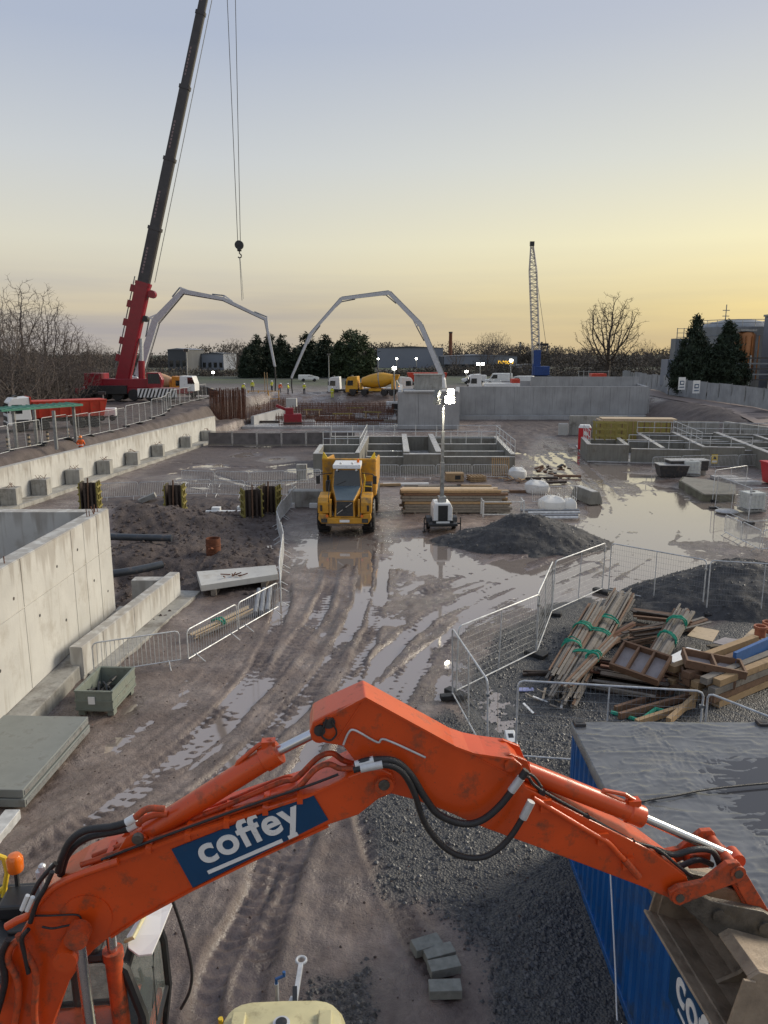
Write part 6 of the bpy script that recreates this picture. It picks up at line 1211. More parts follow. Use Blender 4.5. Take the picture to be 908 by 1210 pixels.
for i in range(2): pn = MB().box((i * -.03, i * .02, .19 + i * .2), (2.3, 3.2, .18)).build('panel', pm, ps, bevel=.012); MB().box((i * -.03 + 1.155, i * .02, .19 + i * .2), (.02, 3.1, .1)).build('edge_channel', GVD, pn)
for y in (-1.1, 1.1): MB().box((0, y, .05), (2.1, .12, .1)).build('bearer', TG, ps)
o = MB().box((0, 0, .1), (.3, 1.0, .2)).build('galvanised_box', GV, None, loc=G(2, 985), bevel=.01); tag(o, 'pale steel box cut by the left picture edge', 'box')
# ------------------------------------------------------------------ right side small things
def ibc(label, c, rz=0.0):
    t = thing('water_tank', label, 'water tank', c, rz); MB().box((0, 0, .68), (1.1, .95, .95)).build('bottle', M['ibc'], t, bevel=.06); MB().box((0, 0, .1), (1.2, 1.0, .14)).build('pallet', GVD, t); MB().lathe([(.12, 1.14), (.12, 1.2)], (0, 0, 0), 'Z', 14).build('lid', M['black'], t)
    for z in (.25, .5, .75, 1.0, 1.15): b = MB(); b.tube([(-.59, -.51, z), (.59, -.51, z), (.59, .51, z), (-.59, .51, z), (-.59, -.51, z)], .014, 5); b.build('cage_ring', GV, t)
    b = MB()
    for i in range(6): x = -.58 + i * .232; b.tube([(x, -.51, .15), (x, -.51, 1.16)], .014, 5); b.tube([(x, .51, .15), (x, .51, 1.16)], .014, 5)
    for i in range(1, 5): y = -.51 + i * .204; b.tube([(-.59, y, .15), (-.59, y, 1.16)], .014, 5); b.tube([(.59, y, .15), (.59, y, 1.16)], .014, 5)
    tag(b.build('cage_bars', GV, t), kind='stuff')
ibc('white caged water tank in front of the right basins', G(816, 562), R(-8)); ibc('white caged water tank behind the mesh panels at the right edge', G(888, 604), R(6))
t = thing('warning_sign', 'yellow triangle warning sign hung on the barrier', 'sign', G(843, 553), 0); MB().box((0, -.12, .75), (.5, .02, .72)).build('board', M['yrail'], t); MB().prism([(-.17, .72), (.17, .72), (0, 1.02)], -.138, -.132, lambda p, o: Vector((p[0], o, p[1]))).build('triangle', M['black'], t); MB().box((0, -.134, .55), (.38, .006, .16)).build('text_panel', M['white_sign'], t)
t = thing('red_bin', 'red plastic bin at the right picture edge', 'bin', G(918, 572), 0); MB().loops([[Vector((x * .75, y * .6, .1)) for x, y in ((-1, -1), (1, -1), (1, 1), (-1, 1))], [Vector((x * .95, y * .75, 1.5)) for x, y in ((-1, -1), (1, -1), (1, 1), (-1, 1))]]).build('tub', M['red_plastic'], t, bevel=.04); MB().box((0, 0, 1.55), (2.0, 1.6, .12)).build('rim', M['red_plastic'], t, bevel=.03)
t = thing('portable_toilet', 'red portable toilet cabin with pale roof beside the formwork', 'toilet', G(690, 531), R(-14)); MB().box((0, 0, 1.08), (1.15, 1.15, 2.1)).build('body', M['red_plastic'], t, bevel=.03); MB().loops([[Vector((x * .6, y * .6, 2.1)) for x, y in ((-1, -1), (1, -1), (1, 1), (-1, 1))], [Vector((x * .45, y * .5, 2.38)) for x, y in ((-1, -1), (1, -1), (1, 1), (-1, 1))]]).build('roof', M['white_paint'], t, bevel=.04); MB().box((.1, -.585, 1.05), (.8, .03, 1.85)).build('door', M['red_plastic'], t, bevel=.01); MB().lathe([(.2, -.01), (.2, .01)], (.1, -.61, 1.6), 'Y', 16).build('door_badge', M['white_sign'], t)
t = thing('formwork_stack', 'big stack of yellow ribbed formwork panels behind the right basins', 'formwork', (25.6, 79.5, 0), R(-6))
for i in range(3):
    pn = MB().box((i * .5, -.9 + i * .9, 1.15), (7.2 - .4 * i, .22, 2.3)).build('panel', M['formwork'], t)
    for k in range(13): MB().box((-3.3 + i * .5 + k * .55, -1.03 + i * .9, 1.15), (.08, .06, 2.2)).build('rib', M['timber'] if k % 4 else TB, pn)
for i in range(2): MB().box((.3 + i * .3, .1, 2.36 + i * .14), (7.4, 2.2, .12)).build('top_sheet', M['ply'], t)
t = thing('tube_scaffold', 'yellow tubular frames standing on the left basin end', 'frames', (20.9, 70.5, 1.2), R(-9))
for i in range(5):
    y = i * .5
    for x in (-1.4, -.5, .5, 1.4): plank(t, (x, y, 0), (x, y, 1.7), .06, .06, M['formwork'], 'post')
    for z in (.4, 1.0, 1.6): plank(t, (-1.5, y, z), (1.5, y, z), .05, .05, M['formwork'], 'rail')
t = thing('door_stub', 'small pale concrete hatch against the reservoir plinth', 'hatch', (20.2, 86.4, 0)); MB().box((0, 0, .7), (1.1, .4, 1.4)).build('block', C1, t, bevel=.1)
for i, (px, py) in enumerate(((842, 572), (858, 575), (868, 578))): o = MB().box((0, 0, .12), (1.8, .8, .24)).build('flat_pallet', M['concrete_wet'], None, loc=G(px + 14, py - 6, 0), bevel=.03); tag(o, 'flat pale pallet load before the right basins, %s from left' % ORD[i], 'pallet', 'flat pallets on the right')
o = MB().lathe([(.1, 0), (.62, 0), (.66, .06), (.5, .14), (.1, .16)], (0, 0, 0), 'Z', 20).build('cable_lid', M['concrete_wet'], None, loc=G(859, 605), smooth=True); tag(o, 'round pale lid lying by the leaning fence panel', 'lid')
t = thing('dark_skip', 'low dark open skip left of the caged water tank', 'skip', G(793, 562), R(-4)); MB().loops([[Vector((x * .9, y * .6, 0)) for x, y in ((-1, -1), (1, -1), (1, 1), (-1, 1))], [Vector((x * 1.1, y * .75, .85)) for x, y in ((-1, -1), (1, -1), (1, 1), (-1, 1))]]).build('tub', M['steel_dark'], t); MB().box((0, 0, .88), (2.2, 1.5, .05)).build('cover', M['concrete_wet'], t)
# ------------------------------------------------------------------ vehicles in the background
def truck(label, loc, rz, cabmat, kind, bodymat=None, cat='lorry', axles=(-1.2, -3.0, -6.2, -7.5), name='lorry'):
    t = thing(name, label, cat, loc, rz)                        # local x points forward, front bumper at x = 0
    MB().box((-4.3, 0, .85), (8.2, .9, .3)).build('chassis', M['steel_dark'], t)
    for ax in axles:
        for s_ in (-1, 1): wheel(t, (ax, s_ * 1.05, .5), .5, .34, 'Y', M['galv_dull'], 16, False)
    fx = lambda p, o: Vector((p[0], o, p[1]))
    c_ = MB().prism([(-.02, .55), (.0, 1.5), (-.18, 2.6), (-.45, 2.95), (-1.9, 3.05), (-2.0, 1.0), (-1.7, .95), (-1.6, .55)], -1.22, 1.22, fx).build('cab', cabmat, t, bevel=.06)
    MB().prism([(.03, 1.62), (.03, 1.66), (-.14, 2.5), (-.2, 2.5), (-.02, 1.62)], -1.08, 1.08, fx).build('windscreen', M['glass'], c_)
    for s_ in (-1, 1):
        MB().prism([(-.3, 1.6), (-.42, 2.4), (-1.25, 2.4), (-1.25, 1.6)], s_ * 1.2, s_ * 1.235, fx).build('side_window', M['glass'], c_)
        MB().box((.02, s_ * .85, .78), (.06, .45, .2)).build('headlight', M['white_sign'], c_); MB().box((-.1, s_ * 1.38, 2.0), (.12, .16, .6)).build('mirror', M['black'], c_)
        MB().prism([(-.6, .6), (-.7, 1.05), (-1.7, 1.05), (-1.8, .6)], s_ * 1.0, s_ * 1.24, fx).build('mudguard', M['black'], t)
    MB().box((.02, 0, .62), (.1, 2.4, .3)).build('bumper', M['black'], c_); MB().box((.02, 0, 1.15), (.05, 1.9, .42)).build('grille', M['black'], c_); MB().box((-.9, 0, 3.12), (.2, 1.6, .14)).build('light_bar', M['black'], c_)
    if kind == 'tipper':
        o = MB().loops([[Vector((x, y * 1.05, 1.1)) for x, y in ((-2.3, -1), (-8.4, -1), (-8.4, 1), (-2.3, 1))], [Vector((x, y * 1.24, 2.55)) for x, y in ((-2.15, -1), (-8.7, -1), (-8.7, 1), (-2.15, 1))]]).build('tipper_body', bodymat, t, bevel=.03)
        for i in range(7):
            for s_ in (-1, 1): MB().bar((-2.7 - i * .9, s_ * 1.1, 1.15), (-2.7 - i * .9, s_ * 1.27, 2.5), .12, .1).build('rib', bodymat, o)
        MB().box((-5.4, 0, 2.6), (6.6, 2.56, .1)).build('top_rail', bodymat, o); MB().box((-2.0, 0, 2.75), (.12, 2.5, .6)).build('headboard', bodymat, o)
    if kind == 'mixer':
        ax0 = Vector((-2.5, 0, 2.05)); d = Vector((-1, 0, .13)).normalized(); Mx = d.to_track_quat('X', 'Z').to_matrix()
        o = MB().lathe([(.35, 0), (.75, .15), (1.08, 1.5), (1.22, 2.9), (1.15, 3.6), (.7, 5.0), (.45, 5.5), (.4, 5.55)], ax0, 'X', 22, Mx).build('drum', bodymat, t, smooth=True)
        MB().lathe([(1.235, 2.8), (1.26, 2.86), (1.235, 2.95)], ax0, 'X', 22, Mx).build('drum_ring', M['galv_dull'], o)
        MB().box((-4.2, -1.16, 2.75), (.7, .03, .5)).build('drum_badge', M['red_plastic'], o)
        MB().box((-2.4, 0, 1.5), (.3, 1.6, 1.1)).build('front_pedestal', cabmat, t); MB().box((-7.6, 0, 1.8), (.5, 1.7, 1.6)).build('rear_pedestal', cabmat, t, bevel=.05)
        MB().loops([[Vector((x, y, 3.3)) for x, y in ((-7.6, -.7), (-8.6, -.7), (-8.6, .7), (-7.6, .7))], [Vector((x, y, 2.5)) for x, y in ((-7.8, -.3), (-8.3, -.3), (-8.3, .3), (-7.8, .3))]]).build('hopper', cabmat, t); MB().bar((-8.1, 0, 2.4), (-8.9, .3, 1.2), .4, .08).build('chute', M['hitch'], t)
        for s_ in (-1, 1): MB().box((-4.8, s_ * 1.1, .95), (2.0, .3, .4)).build('side_guard', cabmat, t)
        MB().lathe([(.12, 0), (.1, .2)], (-8.5, -.9, 1.4), 'Z', 8).build('lamp', M['lamp_amber'], t)
    if kind == 'pump':
        MB().box((-5.2, 0, 1.35), (5.6, 2.3, .6)).build('deck', M['white_paint'], t, bevel=.05); MB().box((-7.4, 0, 1.9), (1.2, 2.0, .8)).build('hopper', bodymat, t, bevel=.05)
        for x in (-2.6, -7.8):
            for s_ in (-1, 1): MB().bar((x, s_ * 1.1, 1.0), (x, s_ * 2.9, 1.0), .22, .25).build('outrigger', M['white_paint'], t); MB().bar((x, s_ * 2.9, 1.0), (x, s_ * 2.9, 0.05), .16, .16).build('outrigger_leg', M['white_paint'], t)
    if kind == 'tractor':
        for i in range(3): MB().box((-3.4 - i * 1.6, 0, 1.15), (1.3, 2.2, .25)).build('deck_box', M['white_paint'], t, bevel=.03)
    return t
def on_far(px, py, D): return GD(px, py, D)
p = GD(14, 506, 72); truck('white tipper lorry with red body behind the green shelter', (-34.2, 69.5, 2.2), R(214), M['white_paint'], 'tipper', M['red_tip'])
def far_truck(px, py, D, *a, **k): p = GD(px, py, D); return truck(a[0], (p.x, p.y, p.z), *a[1:], **k)
far_truck(410, 467, 124, 'yellow concrete mixer lorry parked on the far bank', R(172), M['mixer'], 'mixer', M['mixer'], cat='mixer lorry', name='mixer_lorry')
far_truck(389, 467, 127, 'white lorry cab just left of the yellow mixer', R(176), M['white_paint'], 'tractor', axles=(-1.2, -3.0, -6.0))
far_truck(487, 467, 128, 'white lorry right of the yellow mixer behind the site lamp', R(8), M['white_paint'], 'tractor', axles=(-1.2, -3.0, -6.0))
far_truck(222, 468, 118, 'orange concrete mixer lorry behind the red crane', R(-14), M['mixer_orange'], 'mixer', M['drum_tan'], cat='mixer lorry', name='mixer_lorry')
pL = GD(192, 472, 112); truck('white concrete pump lorry beside the red crane', (pL.x, pL.y, pL.z), R(-8), M['white_paint'], 'pump', M['red_tip'], cat='pump lorry', name='pump_lorry') if False else None
# concrete pump booms on their trucks
def pump(label, base, rz, pts, w, hose_len):
    t = truck(label, base, rz, M['white_paint'], 'pump', M['red_tip'], cat='pump lorry', name='pump_lorry')
    mi_ = (Matrix.Translation(Vector(base)) @ Matrix.Rotation(rz, 4, 'Z')).inverted(); P_ = [mi_ @ q for q in pts]
    MB().lathe([(.7, 0), (.55, 1.2), (.45, 1.6)], P_[0] - Vector((0, 0, 1.6)), 'Z', 14).build('turret', M['white_paint'], t); bm_ = M['pump_boom']
    for i in range(len(P_) - 1):
        a_, c_ = P_[i], P_[i + 1]; d = (c_ - a_).normalized(); k0, k1 = w[i], w[i + 1]; sd = Vector((0, 1, 0)) if rz == 0 else (mi_.to_3x3() @ Vector((0, 1, 0))).normalized(); u = sd.cross(d).normalized()
        r = []
        for c0, k in ((a_ - d * .15, k0), (a_.lerp(c_, .25), k0 * .95), (c_ + d * .15, k1)): r.append([c0 + sd * (i_ * k * .35) + u * (j_ * k * .5) for i_, j_ in ((-1, -1), (1, -1), (1, 1), (-1, 1))])
        sec = MB().loops(r).build('boom_section', bm_, t)
        MB().tube([a_ + u * k0 * .62 + sd * k0 * .3, c_ + u * k1 * .62 + sd * k1 * .3], .07, 6).build('delivery_pipe', M['galv_dull'], sec)
        if i < len(P_) - 2:
            n_ = (P_[i + 2] - c_).normalized(); q0 = a_.lerp(c_, .72) - u * k0 * .55; q1 = c_ - u * k1 * 1.0 + d * .1; q2 = c_ + n_ * 1.4 - u * .2
            MB().tube([q0, q1], .10, 6).build('boom_cylinder', M['galv_dull'], sec); MB().bar(q1, q2, .12, .2).build('knuckle_link', M['white_paint'], sec); MB().bar(c_ + u * .1, q1, .14, .2).build('knuckle_link', M['white_paint'], sec)
    e_ = P_[-1]; MB().tube([e_, e_ + Vector((.05, 0, -hose_len * .5)), e_ + Vector((-.05, 0, -hose_len))], .10, 8).build('end_hose', M['rubber'], t); return t
M['pump_boom'] = mk('pump_boom_white', (.55, .56, .58), .45, var=.1)
YP = 108
pump('white concrete pump lorry with arched boom beside the red crane', (-33.6, YP + .2, 3.0), 0.0, [GY(161, 453, YP), GY(184, 379, YP), GY(216, 344, YP), GY(264, 353, YP), GY(314, 377, YP), GY(325, 432, YP)], [1.1, .9, .58, .44, .34, .26], 3.5)
YQ = 122
pump('white concrete pump lorry with arched boom behind the reservoir', (13.2, YQ, 2.9), R(180), [GY(523, 446, YQ), GY(497, 384, YQ), GY(460, 346, YQ), GY(404, 353, YQ), GY(367, 395, YQ), GY(345, 446, YQ)], [.78, .66, .56, .44, .36, .28], 2.5)
t = thing('tipper_body_truck', 'lorry with orange red tipper body behind the reservoir chamber', 'lorry', GD(505, 462, 131), R(5)); MB().loops([[Vector((x, y, 1.6)) for x, y in ((-3, -1), (3, -1), (3, 1), (-3, 1))], [Vector((x, y * 1.2, 3.1)) for x, y in ((-3.4, -1), (3.2, -1), (3.2, 1), (-3.4, 1))]]).build('body', M['red_tip'], t); MB().box((0, 0, 1.2), (6, .9, .4)).build('chassis', M['steel_dark'], t)
for x in (-2, -1, 2): wheel(t, (x, -1, .5), .5, .3, 'Y', M['galv_dull'], 14, False)
# ------------------------------------------------------------------ red mobile crane
M['boom_text'] = mk('boom_lettering', (.24, .17, .17), .5)
YC = 101.0
cr = thing('mobile_crane', 'red mobile crane with long dark telescopic boom', 'crane', (0, 0, 0))
bz = 3.1; cx_ = -33.0
MB().box((cx_ + .4, YC + .2, bz + 1.25), (14.5, 2.6, .7)).build('carrier', M['red'], cr, bevel=.05)
for i in range(6):
    for s_ in (-1.15, 1.15): wheel(cr, (cx_ - 5.6 + i * 2.1, YC + .2 + s_, bz + .75), .75, .5, 'Y', M['red'], 16, False)
cb_ = MB().prism([(0, 1.2), (0, 2.2), (-.3, 3.1), (-1.9, 3.15), (-2.0, 1.2)], -1.25, 1.25, lambda p, o: Vector((cx_ + 8.6 + p[0], YC + .2 + o, bz + p[1]))).build('carrier_cab', M['white_paint'], cr, bevel=.06)
MB().prism([(.03, 2.15), (-.25, 2.95), (-.9, 3.0), (-.9, 2.15)], -1.28, -1.26, lambda p, o: Vector((cx_ + 8.6 + p[0], YC + .2 + o, bz + p[1]))).build('side_window', M['glass'], cb_)
MB().box((cx_ - .5, YC + .2, bz + 2.2), (6.2, 2.4, 1.2)).build('superstructure', M['red'], cr, bevel=.08); MB().box((cx_ - 4.4, YC + .2, bz + 2.5), (2.2, 3.0, 2.0)).build('counterweight', M['red'], cr, bevel=.05)
oc = MB().prism([(0, 0), (.2, 1.0), (-.2, 1.9), (-1.8, 1.9), (-1.8, 0)], -.55, .55, lambda p, o: Vector((cx_ + 4.4 + p[0], YC - 1.1 + o, bz + 1.7 + p[1]))).build('operator_cab', M['red'], cr, bevel=.05); MB().prism([(.0, .5), (-.2, 1.75), (-1.6, 1.75), (-1.6, .5)], -.58, -.56, lambda p, o: Vector((cx_ + 4.4 + p[0], YC - 1.1 + o, bz + 1.7 + p[1]))).build('window', M['glass'], oc)
MB().box((cx_ - 2.6, YC - 1.2, bz + 1.4), (5.0, .5, 1.1)).build('engine_box', M['black'], cr, bevel=.04)
B0 = GY(145, 455, YC); Bt = GY(241, 0, YC); bd_ = (Bt - B0).normalized(); Ltot = (Vector((-18.0, YC, 0)) - B0).x / bd_.x
def bsec(s0, s1, w0, mat, name, par=None, h=None):
    a_, c_ = B0 + bd_ * s0, B0 + bd_ * s1; u = Vector((0, 1, 0)).cross(bd_).normalized(); hh = h or w0; r = []
    for q in (a_, c_): r.append([q + Vector((0, 1, 0)) * (i_ * w0 * .36) + u * (j_ * hh * .5) for i_, j_ in ((-1, -1), (-.6, -1.12), (.6, -1.12), (1, -1), (1, .8), (.7, 1), (-.7, 1), (-1, .8))])
    return MB().loops(r).build(name, mat, par or cr)
marks = [0] + [(GY(px, py, YC) - B0).dot(bd_) for px, py in ((170, 335), (184, 270), (201, 188), (219, 103), (237, 15))] + [Ltot]
wds = [1.72, 1.42, 1.26, 1.12, 1.0, .88, .78]; bmats = [M['red']] + [M['boom_dark']] * 6
for i in range(len(marks) - 1):
    s_ = bsec(marks[i], marks[i + 1], wds[i], bmats[i], 'boom_section')
    if i: bsec(marks[i] - .25, marks[i] + .15, wds[i] * 1.28, M['red'] if i == 1 else M['boom_dark'], 'collar', s_)
    if 0 < i < 6:
        a_ = marks[i] + 1.2; u = Vector((0, 1, 0)).cross(bd_).normalized()
        for k in range(8): q = B0 + bd_ * (a_ + k * .42) - u * wds[i] * .22 - Vector((0, wds[i] * .37, 0)); MB().bar(q, q + bd_ * .28, .02, wds[i] * .16, up=u).build('boom_marking', M['boom_text'], s_)
# lift cylinder, winch gear on the base section
q0 = GY(168, 462, YC); q1 = GY(167, 400, YC); dq = (q1 - q0); MB().tube([q0, q0 + dq * .58], .42, 12).build('lift_cylinder', M['red'], cr, smooth=True); MB().tube([q0 + dq * .56, q1], .26, 12).build('lift_rod', M['galv'], cr, smooth=True)
for f_ in (.25, .42, .6, .78, .93): 
    q = B0 + bd_ * (marks[1] * f_) ; u = Vector((0, 1, 0)).cross(bd_).normalized(); MB().box(q - u * 1.25 + Vector((0, -.1, 0)), (.35, .5, .9), M=bd_.to_track_quat('Z', 'Y').to_matrix()).build('boom_bracket', M['red'], cr); MB().tube([q - u * 1.3 - bd_ * 1.5, q - u * 1.3 + bd_ * 1.5], .07, 6).build('ladder_rail', M['galv_dull'], cr)
q = B0 + bd_ * (marks[1] - 1.0); u = Vector((0, 1, 0)).cross(bd_).normalized(); MB().lathe([(.5, -.4), (.5, .4)], q + u * 1.3, 'Y', 14).build('sheave', M['red'], cr); MB().lathe([(.4, -.4), (.4, .4)], q + u * 1.1 - bd_ * 3.2, 'Y', 14).build('sheave', M['black'], cr)
tip = B0 + bd_ * Ltot; MB().box(tip, (1.4, .9, 1.2)).build('boom_head', M['red'], cr)
MB().tube([B0 + bd_ * (marks[1] + .5) + u * 1.3, tip + u * .8], .045, 4).build('hoist_rope', M['galv_dull'], cr)
hk = GY(283, 293, YC)
for dx in (-.28, .28): MB().tube([(hk.x + dx * .6, YC, hk.z + .9), (tip.x + dx * 2.2, YC, tip.z)], .04, 4).build('hoist_rope', M['black'], cr)
hb = thing('hook_block', 'black crane hook block hanging from two ropes in the sky', 'hook', (hk.x, YC, hk.z)); MB().lathe([(.1, -.22), (.55, -.2), (.55, .2), (.1, .22)], (0, 0, .35), 'Y', 16).build('sheave_block', M['black'], hb); MB().box((0, 0, -.15), (.5, .5, .5)).build('swivel', M['black'], hb, bevel=.08); MB().tube([(0, 0, -.4), (0, 0, -.65), (.22, 0, -.85), (.2, 0, -1.1), (0, 0, -1.2), (-.2, 0, -1.08)], .08, 8).build('hook', M['black'], hb)
MB().tube([(0, 0, -1.1), (.05, 0, -4), (.1, 0, -6.4)], .04, 4).build('sling', M['galv_dull'], hb); MB().tube([(.05, 0, -1.1), (.2, 0, -4), (.28, 0, -6.2)], .03, 4).build('sling', M['galv_dull'], hb)
for i, (px, w_) in enumerate(((176, 1.0), (197, 1.0))):
    c = GD(px, 472, 96); t = thing('striped_board', 'black and white striped barrier board beside the crane, %s one' % ('left', 'right')[i], 'barrier board', c, R(8))
    MB().box((0, 0, .8), (2.6, .06, 1.1)).build('board', M['white_sign'], t)
    for k in range(6): MB().loops([[Vector((-1.3 + k * .43, -.04, .27)), Vector((-1.3 + k * .43 + .2, -.04, .27)), Vector((min(-1.3 + k * .43 + .6, 1.28), -.04, 1.33)), Vector((min(-1.3 + k * .43 + .4, 1.25), -.04, 1.33))], [Vector((-1.3 + k * .43, -.05, .27)), Vector((-1.3 + k * .43 + .2, -.05, .27)), Vector((min(-1.3 + k * .43 + .6, 1.28), -.05, 1.33)), Vector((min(-1.3 + k * .43 + .4, 1.25), -.05, 1.33))]]).build('stripe', M['black'], t)
    for x in (-1.1, 1.1): MB().box((x, 0, .15), (.1, .6, .3)).build('foot', M['black'], t)
t = thing('white_lighting_set', 'small white trailer lighting set on the raised road', 'lighting set', GD(128, 497, 76), R(12)); MB().box((0, 0, .85), (1.7, 1.1, .8)).build('canopy', M['white_paint'], t, bevel=.08); MB().box((0, 0, .4), (1.9, .9, .15)).build('chassis', M['black'], t); MB().bar((-.3, 0, 1.2), (-.3, 0, 2.6), .12, .12).build('mast', M['galv_dull'], t); MB().box((-.4, 0, 2.7), (.7, .3, .3)).build('lamp_head', M['black'], t)
for x in (-.5, .5): wheel(t, (x, -.55, .3), .3, .18, 'Y', M['galv_dull'], 14, False)
# ------------------------------------------------------------------ shelter, hazard posts, people
sh_ = thing('shelter', 'green corrugated roof shelter on grey posts beside the road fence', 'shelter', (0, 0, 0))
pr_ = [G(20, 528, 2.2), G(44, 526, 2.2), G(67, 528, 2.2), G(90, 520, 2.2)]
for q in pr_: plank(sh_, (q.x, q.y, 2.0), (q.x, q.y, 4.9), .2, .2, GVD, 'post')
a_, c_ = G(7, 484, 4.95), G(94, 478, 4.95); a_ = Vector((pr_[0].x - .7, pr_[0].y - .8, 4.9)); c_ = Vector((pr_[3].x + .4, pr_[3].y + .4, 4.95)); dd = (c_ - a_).normalized(); sd = Vector((-dd.y, dd.x, 0))
rfm = MB().loops([[a_ + sd * -.4, a_ + sd * 1.5 + Vector((0, 0, .1)), a_ + sd * 1.5 + Vector((0, 0, .22)), a_ + sd * -.4 + Vector((0, 0, .16))], [c_ + sd * -.4, c_ + sd * 1.5 + Vector((0, 0, .1)), c_ + sd * 1.5 + Vector((0, 0, .22)), c_ + sd * -.4 + Vector((0, 0, .16))]]).build('roof', M['green'], sh_)
for k in range(12): q = a_.lerp(c_, (k + .5) / 12); plank(rfm, q + sd * -.41 + Vector((0, 0, .17)), q + sd * 1.5 + Vector((0, 0, .25)), .08, .05, M['green'], 'roof_rib')
for i, (px, py) in enumerate(((10, 530), (35, 527), (57, 523), (81, 517))):
    c = G(px, py, 2.2); t = thing('hazard_post', 'yellow and black striped marker post by the road fence, %s from left' % ORD[i], 'post', (c.x, c.y, hz(c.x, c.y)))
    for k in range(6): MB().lathe([(.10, k * .16), (.10, k * .16 + .16)], (0, 0, 0), 'Z', 10).build('band', M['black'] if k % 2 else M['ply'], t)
def person(label, loc, rz, top, pose=0, helmet=None, trousers=None, group='site workers in hi-vis'):
    J = {'pel': (0, 0, .95), 'chest': (0, .02, 1.30), 'neck': (0, .02, 1.50), 'head': (0, -.01, 1.62), 'crown': (0, 0, 1.74), 'ls': (.19, .02, 1.42), 'rs': (-.19, .02, 1.42), 'lh': (.10, 0, .90), 'rh': (-.10, 0, .90), 'lk': (.12, -.03, .50), 'rk': (-.12, .02, .50), 'la': (.13, .04, .09), 'ra': (-.13, .06, .09), 'lt': (.14, -.14, .04), 'rt': (-.14, -.12, .04)}
    if pose == 0: J.update(le=(.27, .02, 1.14), lw=(.24, -.14, .93), re=(-.27, .03, 1.14), rw=(-.25, -.12, .92), lf=(.23, -.2, .84), rf=(-.24, -.18, .83))
    elif pose == 1: J.update(le=(.30, -.08, 1.18), lw=(.20, -.32, 1.12), re=(-.28, .02, 1.15), rw=(-.22, -.28, 1.05), lf=(.16, -.40, 1.12), rf=(-.18, -.36, 1.03))
    else:
        J.update(le=(.30, -.30, 1.0), lw=(.2, -.45, .8), re=(-.28, -.3, 1.0), rw=(-.18, -.48, .8), lf=(.17, -.5, .72), rf=(-.15, -.53, .72), chest=(0, -.18, 1.22), neck=(0, -.32, 1.38), head=(0, -.40, 1.47), crown=(0, -.46, 1.57), ls=(.19, -.24, 1.33), rs=(-.19, -.24, 1.33))
    E_ = [('pel', 'chest'), ('chest', 'neck'), ('neck', 'head'), ('head', 'crown'), ('chest', 'ls'), ('chest', 'rs'), ('ls', 'le'), ('le', 'lw'), ('lw', 'lf'), ('rs', 're'), ('re', 'rw'), ('rw', 'rf'), ('pel', 'lh'), ('pel', 'rh'), ('lh', 'lk'), ('lk', 'la'), ('la', 'lt'), ('rh', 'rk'), ('rk', 'ra'), ('ra', 'rt')]
    Rr = dict(pel=.155, chest=.175, neck=.062, head=.10, crown=.075, ls=.085, rs=.085, le=.058, re=.058, lw=.045, rw=.045, lf=.04, rf=.04, lh=.105, rh=.105, lk=.075, rk=.075, la=.058, ra=.058, lt=.05, rt=.05)
    ks = list(J); me_ = bpy.data.meshes.new('body'); me_.from_pydata([J[k_] for k_ in ks], [(ks.index(a), ks.index(b_)) for a, b_ in E_], []); o = bpy.data.objects.new('body', me_); COL.objects.link(o)
    m1 = o.modifiers.new('s', 'SKIN'); sv = me_.skin_vertices[0].data
    for i, k_ in enumerate(ks): sv[i].radius = (Rr[k_], Rr[k_] * (.72 if k_ in ('pel', 'chest') else 1)); sv[i].use_root = (k_ == 'pel')
    m2 = o.modifiers.new('ss', 'SUBSURF'); m2.levels = 1; m2.render_levels = 1
    bpy.context.view_layer.update(); nm_ = bpy.data.meshes.new_from_object(o.evaluated_get(bpy.context.evaluated_depsgraph_get())); bpy.data.objects.remove(o); nm_.name = 'body'
    nm_.materials.clear()
    for m_ in (trousers or M['navy'], top, M['skin'], M['black']): nm_.materials.append(m_)
    hd = Vector(J['head'])
    for p_ in nm_.polygons:
        c = p_.center; p_.use_smooth = True
        hand = min((c - Vector(J['lf'])).length, (c - Vector(J['rf'])).length) < .10
        p_.material_index = 2 if hand or (c - hd).length < .165 and c.z > J['neck'][2] else 3 if c.z < .14 else 0 if (c.z < .93 and abs(c.x) < .23 and c.y > -.2) else 1
    t = thing('person', label, 'person', loc, rz, group); share('body', nm_, t)
    cw_ = Vector(J['crown']); hm = MB().lathe([(.15, -.05), (.135, -.04), (.125, .03), (.09, .09), (.02, .115)], cw_ + Vector((0, 0, -.03)), 'Z', 12).build('helmet', helmet or M['white_paint'], t, smooth=True)
    MB().box(cw_ + Vector((0, -.14, -.07)), (.2, .12, .02)).build('peak', helmet or M['white_paint'], hm); MB().box(hd + Vector((0, -.10, -.0)), (.03, .05, .05)).build('nose', M['skin'], t)
    bz_ = [(.205 * math.cos(a), .145 * math.sin(a) + .01) for a in [2 * math.pi * j / 16 for j in range(16)]]
    MB().loops([[Vector((x, y + J['chest'][1] * .5, z)) for x, y in bz_] for z in (1.06, 1.11)]).build('reflective_band', M['white_sign'], t); return t
person('worker in orange jacket and orange helmet in the trench behind the long wall', (-23.9, 60.2, .95), R(200), M['hivis_o'], 1, M['helmet_o'], None, 'site workers in hi-vis')
